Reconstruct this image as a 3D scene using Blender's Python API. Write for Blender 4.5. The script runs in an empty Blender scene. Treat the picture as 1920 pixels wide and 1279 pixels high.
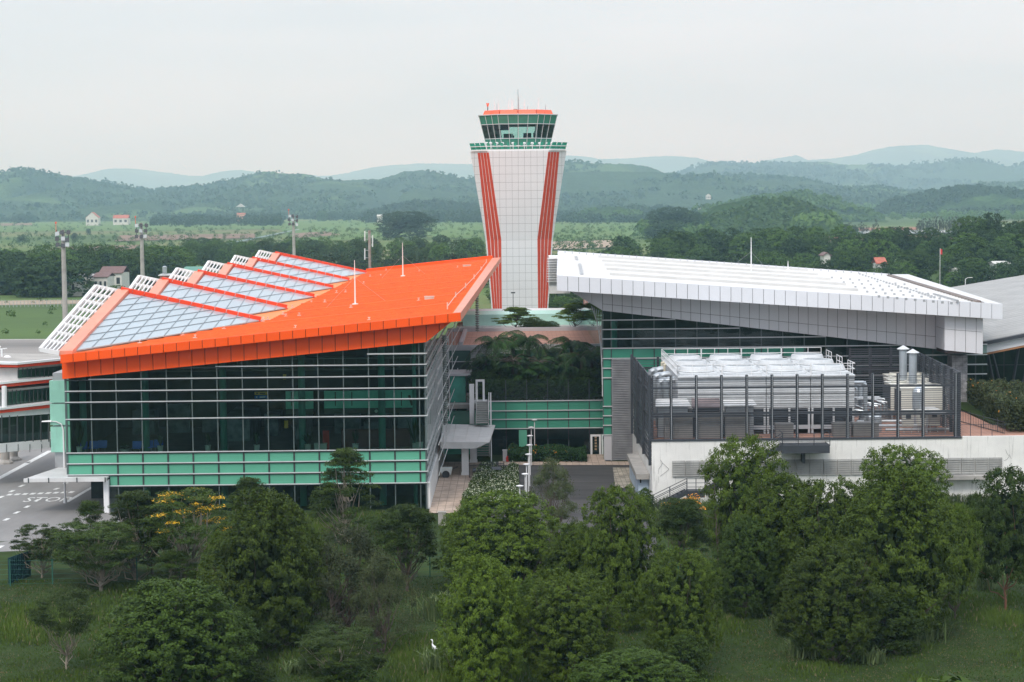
import bpy, math, random
import numpy as np
from mathutils import Vector
sc = bpy.context.scene
COL = sc.collection
R_ = math.radians
# ------------------------------------------------------------------ camera, sky, sun
FPX = 3733.0; CAMH = 30.0
PITCH = math.atan((639.5-378)/FPX); ROLL = 0.0105
cam = bpy.data.objects.new('camera', bpy.data.cameras.new('camera')); COL.objects.link(cam)
cam.data.sensor_width = 36; cam.data.lens = 36*FPX/1920
cam.data.clip_start = 1; cam.data.clip_end = 60000
F = Vector((0, math.cos(PITCH), -math.sin(PITCH)))
U0 = Vector((0, math.sin(PITCH), math.cos(PITCH))); R0 = Vector((1, 0, 0))
CR = R0*math.cos(ROLL)-U0*math.sin(ROLL); CU = U0*math.cos(ROLL)+R0*math.sin(ROLL)
from mathutils import Matrix
cam.matrix_world = Matrix(((CR.x, CU.x, -F.x, 0), (CR.y, CU.y, -F.y, 0), (CR.z, CU.z, -F.z, CAMH), (0, 0, 0, 1)))
sc.camera = cam
SUN_EL, SUN_AZ = R_(46), R_(196)      # azimuth clockwise from +Y
w = bpy.data.worlds.new('World'); sc.world = w; w.use_nodes = True
nt = w.node_tree; N = nt.nodes; L = nt.links; N.clear()
out = N.new('ShaderNodeOutputWorld'); bg = N.new('ShaderNodeBackground')
sky = N.new('ShaderNodeTexSky'); sky.sky_type = 'NISHITA'; sky.sun_disc = False
sky.sun_elevation = SUN_EL; sky.sun_rotation = SUN_AZ; sky.air_density = 1.5; sky.dust_density = 4
tc = N.new('ShaderNodeTexCoord'); sep = N.new('ShaderNodeSeparateXYZ'); L.new(tc.outputs['Generated'], sep.inputs[0])
mp = N.new('ShaderNodeMapping'); mp.inputs['Scale'].default_value = (2.2, 2.2, 12); L.new(tc.outputs['Generated'], mp.inputs[0])
nz = N.new('ShaderNodeTexNoise'); nz.inputs['Scale'].default_value = 2.2; nz.inputs['Detail'].default_value = 5; L.new(mp.outputs[0], nz.inputs[0])
ramp = N.new('ShaderNodeMapRange'); ramp.inputs[1].default_value = 0.38; ramp.inputs[2].default_value = 0.64; ramp.inputs[3].default_value = 0.89; ramp.inputs[4].default_value = 1.10
L.new(nz.outputs['Fac'], ramp.inputs[0])
el = N.new('ShaderNodeMapRange'); el.inputs[1].default_value = 0.0; el.inputs[2].default_value = 1.0; el.inputs[3].default_value = 10.2; el.inputs[4].default_value = 18.0
L.new(sep.outputs['Z'], el.inputs[0])
mul = N.new('ShaderNodeMath'); mul.operation = 'MULTIPLY'; L.new(el.outputs[0], mul.inputs[0]); L.new(ramp.outputs[0], mul.inputs[1])
comb = N.new('ShaderNodeVectorMath'); comb.operation = 'SCALE'; comb.inputs[0].default_value = (0.875, 0.955, 1.085); L.new(mul.outputs[0], comb.inputs['Scale'])
mx = N.new('ShaderNodeMix'); mx.data_type = 'RGBA'; mx.inputs['Factor'].default_value = 0.93
L.new(sky.outputs[0], mx.inputs[6]); L.new(comb.outputs[0], mx.inputs[7])
L.new(mx.outputs[2], bg.inputs[0]); bg.inputs[1].default_value = 0.10; L.new(bg.outputs[0], out.inputs[0])
sl = bpy.data.lights.new('sun', 'SUN'); sl.energy = 1.8; sl.angle = R_(14); sl.color = (1, .96, .9)
sun = bpy.data.objects.new('sun', sl); COL.objects.link(sun)
sd = Vector((math.sin(SUN_AZ)*math.cos(SUN_EL), math.cos(SUN_AZ)*math.cos(SUN_EL), math.sin(SUN_EL)))
sun.rotation_euler = sd.to_track_quat('Z', 'Y').to_euler(); sun.location = (0, -100, 200)
sc.view_settings.view_transform = 'Standard'; sc.view_settings.look = 'None'; sc.view_settings.exposure = 0.0; sc.view_settings.gamma = 1
sc.render.engine = 'CYCLES'
cy = sc.cycles; cy.max_bounces = 8; cy.volume_bounces = 1; cy.transparent_max_bounces = 12; cy.diffuse_bounces = 3; cy.glossy_bounces = 3
cy.use_denoising = True; cy.caustics_reflective = False; cy.caustics_refractive = False

# ------------------------------------------------------------------ pixel measurement -> world
def ray(px, py): return F*FPX + CR*(px-960) - CU*(py-639.5)
def at(px, py, Y=None, z=None, X=None):
    d = ray(px, py)
    t = Y/d.y if Y is not None else ((z-CAMH)/d.z if z is not None else X/d.x)
    return Vector((d.x*t, d.y*t, CAMH+d.z*t))
def gnd(px, py, z=0.0): return at(px, py, z=z)
def proj(p):
    q = Vector(p)-Vector((0, 0, CAMH)); k = FPX/q.dot(F)
    return 960+q.dot(CR)*k, 639.5-q.dot(CU)*k
# ------------------------------------------------------------------ materials
MATS = {}
def mat(name, col, rough=.6, metal=0., var=.12, scale=.8, bump=0., spec=.5, stretch=None, col2=None, streak=0., grid=None, coat=0.):
    if name in MATS: return MATS[name]
    m = bpy.data.materials.new(name); m.use_nodes = True; MATS[name] = m
    n = m.node_tree.nodes; l = m.node_tree.links; b = n['Principled BSDF']
    b.inputs['Roughness'].default_value = rough; b.inputs['Metallic'].default_value = metal
    b.inputs['Specular IOR Level'].default_value = spec; b.inputs['Coat Weight'].default_value = coat
    t = n.new('ShaderNodeTexCoord'); mpn = n.new('ShaderNodeMapping'); l.new(t.outputs['Object'], mpn.inputs[0])
    if stretch: mpn.inputs['Scale'].default_value = stretch
    z = n.new('ShaderNodeTexNoise'); z.inputs['Scale'].default_value = scale; z.inputs['Detail'].default_value = 6; z.inputs['Roughness'].default_value = .62
    l.new(mpn.outputs[0], z.inputs[0])
    mr = n.new('ShaderNodeMapRange'); mr.inputs[1].default_value = .3; mr.inputs[2].default_value = .7; l.new(z.outputs['Fac'], mr.inputs[0])
    c2 = col2 or tuple(c*(1-2*var) for c in col); c1 = col if col2 else tuple(min(1, c*(1+var)) for c in col)
    x = n.new('ShaderNodeMix'); x.data_type = 'RGBA'; x.inputs[6].default_value = (*c2, 1); x.inputs[7].default_value = (*c1, 1)
    l.new(mr.outputs[0], x.inputs['Factor']); last = x.outputs[2]
    if streak:
        m2 = n.new('ShaderNodeMapping'); m2.inputs['Scale'].default_value = (2.2, 2.2, .12); l.new(t.outputs['Object'], m2.inputs[0])
        z2 = n.new('ShaderNodeTexNoise'); z2.inputs['Scale'].default_value = 1.6; z2.inputs['Detail'].default_value = 8; z2.inputs['Roughness'].default_value = .75; l.new(m2.outputs[0], z2.inputs[0])
        r2 = n.new('ShaderNodeMapRange'); r2.inputs[1].default_value = .56 if streak < .7 else .55; r2.inputs[2].default_value = .74; r2.inputs[3].default_value = 0; r2.inputs[4].default_value = streak; l.new(z2.outputs['Fac'], r2.inputs[0])
        y = n.new('ShaderNodeMix'); y.data_type = 'RGBA'; y.inputs[7].default_value = (.10, .095, .075, 1); l.new(last, y.inputs[6]); l.new(r2.outputs[0], y.inputs['Factor']); last = y.outputs[2]
    if grid:   # joints: list of (axis, spacing, width, offset)
        sp = n.new('ShaderNodeSeparateXYZ'); l.new(t.outputs['Object'], sp.inputs[0]); acc = None
        for ax, s_, wd, of in grid:
            a = n.new('ShaderNodeMath'); a.operation = 'ADD'; a.inputs[1].default_value = of+1000*s_; l.new(sp.outputs[ax], a.inputs[0])
            md = n.new('ShaderNodeMath'); md.operation = 'MODULO'; md.inputs[1].default_value = s_; l.new(a.outputs[0], md.inputs[0])
            lt = n.new('ShaderNodeMath'); lt.operation = 'LESS_THAN'; lt.inputs[1].default_value = wd; l.new(md.outputs[0], lt.inputs[0])
            if acc is None: acc = lt
            else:
                mm = n.new('ShaderNodeMath'); mm.operation = 'MAXIMUM'; l.new(acc.outputs[0], mm.inputs[0]); l.new(lt.outputs[0], mm.inputs[1]); acc = mm
        y = n.new('ShaderNodeMix'); y.data_type = 'RGBA'; y.inputs[7].default_value = tuple(c*.45 for c in col)+(1,)
        l.new(last, y.inputs[6]); l.new(acc.outputs[0], y.inputs['Factor']); last = y.outputs[2]
    l.new(last, b.inputs['Base Color'])
    if bump:
        bp = n.new('ShaderNodeBump'); bp.inputs['Strength'].default_value = bump; bp.inputs['Distance'].default_value = .1
        l.new(z.outputs['Fac'], bp.inputs['Height']); l.new(bp.outputs[0], b.inputs['Normal'])
    return m
def glass(name, tint, trans=.3, dark=(.01, .02, .018), ior=1.5):
    """window glass: reflects by fresnel, the rest part see-through tinted, part dark"""
    m = bpy.data.materials.new(name); m.use_nodes = True; n = m.node_tree.nodes; l = m.node_tree.links
    n.remove(n['Principled BSDF']); o = n['Material Output']
    tr = n.new('ShaderNodeBsdfTransparent'); tr.inputs[0].default_value = (*tint, 1)
    df = n.new('ShaderNodeBsdfDiffuse'); df.inputs[0].default_value = (*dark, 1)
    gl = n.new('ShaderNodeBsdfGlossy'); gl.inputs['Roughness'].default_value = .02; gl.inputs['Color'].default_value = (.85, .95, .92, 1)
    fr = n.new('ShaderNodeFresnel'); fr.inputs[0].default_value = ior
    t = n.new('ShaderNodeTexCoord'); z = n.new('ShaderNodeTexNoise'); z.inputs['Scale'].default_value = .25; l.new(t.outputs['Object'], z.inputs[0])
    bp = n.new('ShaderNodeBump'); bp.inputs['Strength'].default_value = .12; bp.inputs['Distance'].default_value = .4; l.new(z.outputs['Fac'], bp.inputs['Height']); l.new(bp.outputs[0], gl.inputs['Normal'])
    a = n.new('ShaderNodeMixShader'); a.inputs[0].default_value = trans; l.new(df.outputs[0], a.inputs[1]); l.new(tr.outputs[0], a.inputs[2])
    b = n.new('ShaderNodeMixShader'); l.new(fr.outputs[0], b.inputs[0]); l.new(a.outputs[0], b.inputs[1]); l.new(gl.outputs[0], b.inputs[2])
    l.new(b.outputs[0], o.inputs[0]); MATS[name] = m; return m
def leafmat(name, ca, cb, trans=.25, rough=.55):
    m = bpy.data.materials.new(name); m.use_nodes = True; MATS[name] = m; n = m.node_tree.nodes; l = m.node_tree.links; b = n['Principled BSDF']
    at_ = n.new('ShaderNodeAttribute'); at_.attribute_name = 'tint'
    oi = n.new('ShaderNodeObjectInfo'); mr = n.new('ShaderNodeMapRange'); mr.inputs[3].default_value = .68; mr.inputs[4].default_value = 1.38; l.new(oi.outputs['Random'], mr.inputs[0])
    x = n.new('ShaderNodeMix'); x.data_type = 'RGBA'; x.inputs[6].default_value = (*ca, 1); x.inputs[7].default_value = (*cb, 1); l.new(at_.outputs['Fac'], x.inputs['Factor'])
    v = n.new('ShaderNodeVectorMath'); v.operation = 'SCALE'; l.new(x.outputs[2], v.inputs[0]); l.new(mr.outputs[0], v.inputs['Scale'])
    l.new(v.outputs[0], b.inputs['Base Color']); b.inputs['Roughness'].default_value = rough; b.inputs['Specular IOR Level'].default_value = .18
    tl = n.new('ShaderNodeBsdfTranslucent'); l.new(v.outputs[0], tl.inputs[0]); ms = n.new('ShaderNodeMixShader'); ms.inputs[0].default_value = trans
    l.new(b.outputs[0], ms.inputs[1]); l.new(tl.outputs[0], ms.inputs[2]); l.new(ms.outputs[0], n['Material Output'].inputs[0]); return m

# ------------------------------------------------------------------ object helpers
def tag(o, label=None, cat=None, group=None, kind=None):
    if label: o['label'] = label
    if cat: o['category'] = cat
    if group: o['group'] = group
    if kind: o['kind'] = kind
    return o
def thing(name, label, cat, loc=(0, 0, 0), group=None):
    o = bpy.data.objects.new(name, None); COL.objects.link(o); o.location = loc; o.empty_display_size = .3
    return tag(o, label, cat, group)
def wloc(p):
    v = Vector((0, 0, 0))
    while p is not None: v = v+Vector(p.location); p = p.parent
    return v
class MB:
    def __init__(s): s.v = []; s.f = []; s.mi = []
    def poly(s, pts, m=0):
        k = len(s.v); s.v += [tuple(p) for p in pts]; s.f.append(tuple(range(k, k+len(pts)))); s.mi.append(m); return s
    def hexa(s, p, m=0):   # 8 points: bottom 4 ccw, top 4
        k = len(s.v); s.v += [tuple(q) for q in p]
        for q in ((0, 3, 2, 1), (4, 5, 6, 7), (0, 1, 5, 4), (1, 2, 6, 5), (2, 3, 7, 6), (3, 0, 4, 7)): s.f.append(tuple(k+i for i in q)); s.mi.append(m)
        return s
    def box(s, x0, x1, y0, y1, z0, z1, m=0):
        return s.hexa([(x0, y0, z0), (x1, y0, z0), (x1, y1, z0), (x0, y1, z0), (x0, y0, z1), (x1, y0, z1), (x1, y1, z1), (x0, y1, z1)], m)
    def slab(s, pts, dz, m=0):   # polygon top pts extruded down by dz
        n = len(pts); k = len(s.v); s.v += [tuple(p) for p in pts]+[(p[0], p[1], p[2]-dz) for p in pts]
        s.f.append(tuple(range(k, k+n))); s.f.append(tuple(range(k+2*n-1, k+n-1, -1))); s.mi += [m, m]
        for i in range(n): j = (i+1) % n; s.f.append((k+i, k+n+i, k+n+j, k+j)); s.mi.append(m)
        return s
    def bar(s, a, b, w_, h_=None, m=0):
        a = Vector(a); b = Vector(b); d = b-a
        if d.length < 1e-6: return s
        d.normalize(); up = Vector((0, 0, 1)) if abs(d.z) < .95 else Vector((0, 1, 0))
        sx = d.cross(up).normalized()*w_*.5; sy = sx.normalized().cross(d).normalized()*(h_ or w_)*.5
        return s.hexa([a-sx-sy, a+sx-sy, a+sx+sy, a-sx+sy, b-sx-sy, b+sx-sy, b+sx+sy, b-sx+sy], m)
    def tube(s, pts, r, n=8, m=0, cap=True):
        pts = [Vector(p) for p in pts]; rr = r if isinstance(r, (list, tuple)) else [r]*len(pts); k0 = len(s.v); px = None
        for i, p in enumerate(pts):
            d = (pts[min(i+1, len(pts)-1)]-pts[max(i-1, 0)]).normalized()
            if px is None:
                up = Vector((0, 0, 1)) if abs(d.z) < .9 else Vector((1, 0, 0)); px = d.cross(up).normalized()
            px = (px-d*px.dot(d)).normalized(); py = d.cross(px)
            for j in range(n):
                a = 2*math.pi*j/n; s.v.append(tuple(p+(px*math.cos(a)+py*math.sin(a))*rr[i]))
        for i in range(len(pts)-1):
            for j in range(n):
                a = k0+i*n+j; b = k0+i*n+(j+1) % n; s.f.append((a, b, b+n, a+n)); s.mi.append(m)
        if cap:
            s.f.append(tuple(range(k0+n-1, k0-1, -1))); s.f.append(tuple(range(k0+(len(pts)-1)*n, k0+len(pts)*n))); s.mi += [m, m]
        return s
    def lathe(s, c, prof, n=16, m=0):   # prof: (r,z) list
        k0 = len(s.v); c = Vector(c)
        for r, z in prof:
            for j in range(n): a = 2*math.pi*j/n; s.v.append((c.x+r*math.cos(a), c.y+r*math.sin(a), c.z+z))
        for i in range(len(prof)-1):
            for j in range(n): a = k0+i*n+j; b = k0+i*n+(j+1) % n; s.f.append((a, b, b+n, a+n)); s.mi.append(m)
        s.f.append(tuple(range(k0+n-1, k0-1, -1))); s.f.append(tuple(range(k0+(len(prof)-1)*n, k0+len(prof)*n))); s.mi += [m, m]
        return s
    def build(s, name, mats, parent=None, smooth=False, base=None):
        me = bpy.data.meshes.new(name); o = wloc(parent) if parent is not None else Vector(base or (0, 0, 0))
        me.from_pydata([(x-o.x, y-o.y, z-o.z) for x, y, z in s.v], [], s.f)
        mats = mats if isinstance(mats, (list, tuple)) else [mats]
        for m_ in mats: me.materials.append(MATS[m_] if isinstance(m_, str) else m_)
        if len(mats) > 1: me.polygons.foreach_set('material_index', s.mi)
        if smooth: me.polygons.foreach_set('use_smooth', [True]*len(me.polygons))
        me.update(); ob = bpy.data.objects.new(name, me); COL.objects.link(ob)
        if parent is not None: ob.parent = parent
        else: ob.location = o
        return ob
def quads_mesh(name, V, mats, tint=None, mi=None):
    """V (n,4,3) quads"""
    n = len(V); me = bpy.data.meshes.new(name); me.vertices.add(n*4); me.vertices.foreach_set('co', V.reshape(-1).astype(np.float32))
    me.loops.add(n*4); me.loops.foreach_set('vertex_index', np.arange(n*4, dtype=np.int32))
    me.polygons.add(n); me.polygons.foreach_set('loop_start', np.arange(0, n*4, 4, dtype=np.int32))
    try: me.polygons.foreach_set('loop_total', np.full(n, 4, dtype=np.int32))
    except Exception: pass
    for m_ in (mats if isinstance(mats, (list, tuple)) else [mats]): me.materials.append(MATS[m_])
    if mi is not None: me.polygons.foreach_set('material_index', mi.astype(np.int32))
    if tint is not None:
        a = me.attributes.new('tint', 'FLOAT', 'POINT'); a.data.foreach_set('value', np.repeat(tint, 4).astype(np.float32))
    me.update(calc_edges=True); return me
def grid_mesh(name, P, mats, smooth=True, attr=None):
    """P (ny,nx,3) points"""
    ny, nx = P.shape[:2]; me = bpy.data.meshes.new(name); idx = np.arange(ny*nx).reshape(ny, nx)
    q = np.stack([idx[:-1, :-1], idx[:-1, 1:], idx[1:, 1:], idx[1:, :-1]], -1).reshape(-1, 4); n = len(q)
    me.vertices.add(ny*nx); me.vertices.foreach_set('co', P.reshape(-1).astype(np.float32))
    me.loops.add(n*4); me.loops.foreach_set('vertex_index', q.reshape(-1).astype(np.int32))
    me.polygons.add(n); me.polygons.foreach_set('loop_start', np.arange(0, n*4, 4, dtype=np.int32))
    try: me.polygons.foreach_set('loop_total', np.full(n, 4, dtype=np.int32))
    except Exception: pass
    me.polygons.foreach_set('use_smooth', [smooth]*n); me.materials.append(MATS[mats]); me.update(calc_edges=True)
    ob = bpy.data.objects.new(name, me); COL.objects.link(ob); return ob
_rs = np.random.RandomState(5); _LAT = _rs.rand(256, 256)
def vnoise(x, y):
    xi = np.floor(x).astype(int); yi = np.floor(y).astype(int); fx = x-xi; fy = y-yi; fx = fx*fx*(3-2*fx); fy = fy*fy*(3-2*fy)
    a = _LAT[xi % 256, yi % 256]; b = _LAT[(xi+1) % 256, yi % 256]; c = _LAT[xi % 256, (yi+1) % 256]; d = _LAT[(xi+1) % 256, (yi+1) % 256]
    return (a*(1-fx)+b*fx)*(1-fy)+(c*(1-fx)+d*fx)*fy
def fbm(x, y, o=4):
    s = 0; a = .5; t = 0
    for i in range(o): s = s+a*vnoise(x*2**i+17*i, y*2**i+31*i); t += a; a *= .5
    return s/t
def structure(o, label=None, cat=None):
    o['kind'] = 'structure'
    if label: o['label'] = label
    if cat: o['category'] = cat
    return o
# ------------------------------------------------------------------ ground, fields, hills, haze
mat('grass_ground', (.040, .068, .017), .95, var=.3, scale=.35, bump=.6, col2=(.024, .036, .012), spec=.1)
mat('meadow', (.10, .16, .045), .95, scale=.012, col2=(.065, .105, .04), spec=.1)
mat('field_green', (.09, .19, .05), .95, scale=.02, col2=(.13, .17, .06), spec=.1)
mat('field_bright', (.16, .27, .06), .95, scale=.02, col2=(.11, .2, .06), spec=.1)
mat('scrubland', (.15, .16, .07), .95, scale=.02, col2=(.07, .10, .04), spec=.1)
mat('bare_soil', (.28, .19, .14), .95, scale=.02, col2=(.16, .12, .09), spec=.1)
mat('red_soil', (.33, .14, .09), .95, scale=.03, col2=(.25, .13, .09), spec=.1)
mat('sand', (.42, .34, .26), .95, scale=.05, col2=(.30, .24, .18), spec=.1)
mat('asphalt', (.30, .29, .28), .85, scale=.16, bump=.1, stretch=(1, .3, 1), col2=(.17, .165, .16))
mat('asphalt_dark', (.062, .057, .055), .8, var=.3, scale=.25, stretch=(.3, 1, 1))
mat('runway_concrete', (.26, .24, .22), .9, var=.25, scale=.03, stretch=(.3, 1.5, 1))
mat('concrete', (.40, .38, .35), .85, var=.15, scale=.4)
mat('road_paint', (.75, .75, .73), .7, var=.12, scale=3)
mat('yellow_paint', (.70, .50, .10), .7, var=.1)
mat('canal_water', (.10, .17, .15), .5)
m = mat('water', (.30, .34, .36), .12, spec=.8)
def sheet(name, px, m, z=.03, label=None):
    pts = [gnd(x, y, z) for x, y in px]; b = MB().poly(pts, 0)
    return structure(b.build(name, m))
# the base: gently uneven near, flat far
xs = np.concatenate([-np.geomspace(14000, 90, 36), np.linspace(-85, 85, 86), np.geomspace(90, 14000, 36)])
ys = np.concatenate([np.linspace(-400, 95, 12), np.linspace(98, 190, 60), np.geomspace(194, 23500, 72)])
GX, GY = np.meshgrid(xs, ys); GZ = np.zeros_like(GX)
nearm = np.clip((186-GY)/12, 0, 1)*np.clip((GY-60)/30, 0, 1)
GZ += nearm*(fbm(GX/9, GY/9, 3)-.6)*.55
farm = np.clip((GY-500)/400, 0, 1); GZ -= .35*farm
g = grid_mesh('ground', np.stack([GX, GY, GZ], -1), 'grass_ground'); structure(g)
# ground material: grass near, patchwork of scrub, meadow and soil further out
gm = MATS['grass_ground']; n = gm.node_tree.nodes; l = gm.node_tree.links; b = n['Principled BSDF']
src = b.inputs['Base Color'].links[0].from_socket
t = n.new('ShaderNodeTexCoord'); mpn = n.new('ShaderNodeMapping'); mpn.inputs['Scale'].default_value = (.0028, .0016, 1); l.new(t.outputs['Object'], mpn.inputs[0])
z1 = n.new('ShaderNodeTexNoise'); z1.inputs['Scale'].default_value = 1.0; z1.inputs['Detail'].default_value = 7; z1.inputs['Roughness'].default_value = .65; l.new(mpn.outputs[0], z1.inputs[0])
cr = n.new('ShaderNodeValToRGB'); e = cr.color_ramp.elements
e[0].position = .33; e[0].color = (.06, .095, .035, 1); e[1].position = .70; e[1].color = (.15, .10, .075, 1)
for p_, c_ in ((.42, (.085, .14, .04)), (.5, (.12, .17, .055)), (.58, (.17, .17, .075)), (.64, (.10, .13, .05))):
    q = e.new(p_); q.color = (*c_, 1)
l.new(z1.outputs['Fac'], cr.inputs[0])
sp = n.new('ShaderNodeSeparateXYZ'); l.new(t.outputs['Object'], sp.inputs[0])
mr = n.new('ShaderNodeMapRange'); mr.inputs[1].default_value = 230; mr.inputs[2].default_value = 600; l.new(sp.outputs['Y'], mr.inputs[0])
xm = n.new('ShaderNodeMix'); xm.data_type = 'RGBA'; l.new(mr.outputs[0], xm.inputs['Factor']); l.new(src, xm.inputs[6]); l.new(cr.outputs[0], xm.inputs[7])
l.new(xm.outputs[2], b.inputs['Base Color'])

sheet('field', [(-60, 436), (900, 425), (900, 412), (-60, 418)], 'field_green', .1)
sheet('field', [(560, 452), (905, 446), (905, 424), (520, 428)], 'field_green', .2)
sheet('field', [(1040, 452), (1215, 446), (1230, 418), (1040, 420)], 'field_green', .2)
sheet('field', [(1592, 406), (1690, 405), (1680, 384), (1585, 386)], 'field_bright', .3)
sheet('field', [(1560, 420), (1990, 408), (1990, 396), (1690, 400)], 'meadow', .3)
sheet('field', [(-60, 640), (140, 640), (620, 575), (300, 560), (-60, 566)], 'meadow', .05)
for q in ([(215, 452), (480, 446), (478, 438), (225, 441)], [(90, 474), (270, 468), (262, 459), (100, 464)], [(560, 446), (640, 440), (610, 434), (540, 438)], [(-60, 425), (60, 422), (60, 418), (-60, 420)]):
    sheet('soil_field', q, 'bare_soil', .4)
sheet('river_bank', [(1035, 468), (1180, 462), (1160, 450), (1035, 453)], 'sand', .4)
sheet('river_bank', [(1440, 458), (1880, 448), (1880, 438), (1440, 446)], 'red_soil', .4)
sheet('river_bank', [(1430, 462), (1720, 455), (1720, 449), (1430, 457)], 'sand', .5)
sheet('river_bank', [(1600, 470), (1820, 462), (1820, 456), (1600, 463)], 'sand', .6)
sheet('river', [(1545, 440.5), (1890, 434.5), (1890, 429.5), (1560, 434)], 'water', .7)
sheet('river_bank', [(1580, 432.5), (1720, 430.5), (1720, 426), (1590, 428)], 'red_soil', .6)
sheet('track', [(-60, 573), (330, 566), (330, 563), (60, 563), (-60, 566)], 'sand', .12)
sheet('track', [(-60, 553), (45, 551), (60, 546), (-60, 543)], 'bare_soil', .1)
sheet('canal', [(268, 479), (420, 460), (562, 430.5), (560, 429), (420, 457), (266, 476)], 'canal_water', .5)
sheet('runway', [(-500, 672), (150, 668), (150, 637), (-500, 640)], 'runway_concrete', .06)
sheet('runway_edge', [(-500, 676), (150, 672), (150, 668), (-500, 672)], 'concrete', .09)
sheet('runway_edge', [(-500, 640), (150, 637), (150, 635.5), (-500, 638)], 'concrete', .09)
# road and apron at the left of the orange wing, courtyard behind
sheet('road', [(-420, 1052), (60, 1032), (135, 1000), (300, 965), (300, 842), (60, 838), (-420, 1010)], 'asphalt', .05)
sheet('forecourt', [(-420, 985), (-10, 905), (170, 836), (60, 838), (-420, 900)], 'sand', .02)

COVER = []
def canopy_ridge(name, pts, D, front, back, seed, base=0., spur=.3, rough=4., m='hill_forest', nx=620, ny=110, label=None, cover=None, lm='leaf_hill'):
    """a hill range whose crest is traced from the photo's skyline and stands at distance D, with real depth front and back"""
    P = np.array([(at(x, y, Y=D).x, at(x, y, Y=D).z) for x, y in pts]); x0, x1 = P[0, 0], P[-1, 0]
    X = np.linspace(x0, x1, nx); crest = np.interp(X, P[:, 0], P[:, 1])
    k = np.hanning(9); k /= k.sum(); crest = np.convolve(np.pad(crest, 4, mode='edge'), k, 'valid')
    t = np.concatenate([np.linspace(-1, 0, int(ny*.7)), np.linspace(0, 1, int(ny*.3))[1:]])
    XX, TT = np.meshgrid(X, t); YY = D+np.where(TT < 0, TT*front, TT*back)
    s_ = np.where(TT < 0, front, back); prof = np.clip(1-np.abs(TT)**1.25, 0, 1)
    sz = front*.38; nse = fbm(XX/sz+seed*7.3, YY/(sz*1.2)+seed*3.1, 4)-.5
    warp = (fbm(XX/sz*.7+seed, YY/sz*.7+9, 3)-.5)*sz*1.6*np.sin(np.pi*np.clip(np.abs(TT), 0, 1))
    cr_ = np.interp(XX+warp, X, crest)
    H = (cr_-base)*prof*(1+spur*3.0*nse*np.sin(np.pi*np.clip(np.abs(TT)*.92+.02, 0, 1)))
    rid = np.abs(fbm(XX/sz*1.7+seed*2, YY/sz*.5+4, 3)-.5)*2
    H -= (cr_-base)*.55*np.exp(-(rid/.11)**2)*np.sin(np.pi*np.clip(np.abs(TT), 0, 1))*spur*2
    H += (fbm(XX/rough/2.2, YY/rough/2.2+seed, 2)-.5)*rough*np.clip((1-np.abs(TT))*8, 0, 1)*1.5
    o = grid_mesh(name, np.stack([XX, YY, np.maximum(base+H, base-8)], -1), m); structure(o)
    if label: o['label'] = label
    if cover: COVER.append((XX, YY, base+H, TT, cover, lm, seed))
    return o
def hillmat(name, ca, cb, cc, sc1, sc2):
    m = mat(name, ca, .95, scale=sc1, col2=cb, spec=.05); n = m.node_tree.nodes; l = m.node_tree.links; b = n['Principled BSDF']
    src = b.inputs['Base Color'].links[0].from_socket; t = n.new('ShaderNodeTexCoord')
    z = n.new('ShaderNodeTexNoise'); z.inputs['Scale'].default_value = sc2; z.inputs['Detail'].default_value = 3; l.new(t.outputs['Object'], z.inputs[0])
    mr = n.new('ShaderNodeMapRange'); mr.inputs[1].default_value = .56; mr.inputs[2].default_value = .62; l.new(z.outputs['Fac'], mr.inputs[0])
    x = n.new('ShaderNodeMix'); x.data_type = 'RGBA'; l.new(mr.outputs[0], x.inputs['Factor']); l.new(src, x.inputs[6]); x.inputs[7].default_value = (*cc, 1); l.new(x.outputs[2], b.inputs['Base Color'])
    v = n.new('ShaderNodeTexVoronoi'); v.inputs['Scale'].default_value = .12; l.new(t.outputs['Object'], v.inputs[0])
    bp = n.new('ShaderNodeBump'); bp.inputs['Strength'].default_value = .9; bp.inputs['Distance'].default_value = 5; bp.invert = True
    l.new(v.outputs['Distance'], bp.inputs['Height']); l.new(bp.outputs[0], b.inputs['Normal'])
hillmat('hill_forest', (.050, .088, .034), (.028, .050, .022), (.085, .14, .05), .012, .0024)
hillmat('hill_near', (.045, .085, .024), (.024, .048, .016), (.060, .11, .03), .05, .012)
LEFT = [(-420, 345), (-250, 330), (-120, 340), (-40, 324), (0, 327), (20, 331), (43, 327), (83, 322), (110, 324), (133, 335), (152, 343), (170, 337), (200, 342), (247, 351), (307, 360), (347, 354), (400, 347), (433, 337), (480, 323), (510, 320), (540, 325), (567, 323), (600, 332), (640, 338), (716, 335), (752, 323), (792, 319.5), (835, 328), (869, 340), (893, 331), (930, 318), (970, 309), (1020, 303), (1059, 304), (1078, 303), (1112, 305.5), (1184, 307), (1220, 314), (1251, 329), (1304, 330), (1351, 329), (1399, 327), (1440, 331), (1459, 337), (1475, 346), (1492, 362), (1520, 385), (1560, 400)]
canopy_ridge('hills', LEFT, 5800, 1900, 1000, 3, spur=.42, label='forested hill range behind the fields, crossing behind the control tower', nx=1100, ny=200, cover=(15000, 15, 9))
RIGHT = [(1180, 400), (1230, 370), (1268, 331), (1310, 318), (1356, 309), (1395, 313), (1420, 310), (1435, 307), (1495, 305), (1551, 304), (1587, 309), (1628, 309), (1664, 311), (1724, 316), (1748, 315), (1784, 303), (1812, 299.5), (1843, 302), (1879, 310), (1906, 314), (1920, 309), (2000, 300), (2150, 320), (2350, 310)]
canopy_ridge('hills', RIGHT, 9500, 3000, 1500, 8, spur=.42, label='bluish forested hills at the right horizon', nx=800, ny=160, rough=6, cover=(7000, 26, 7))
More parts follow.
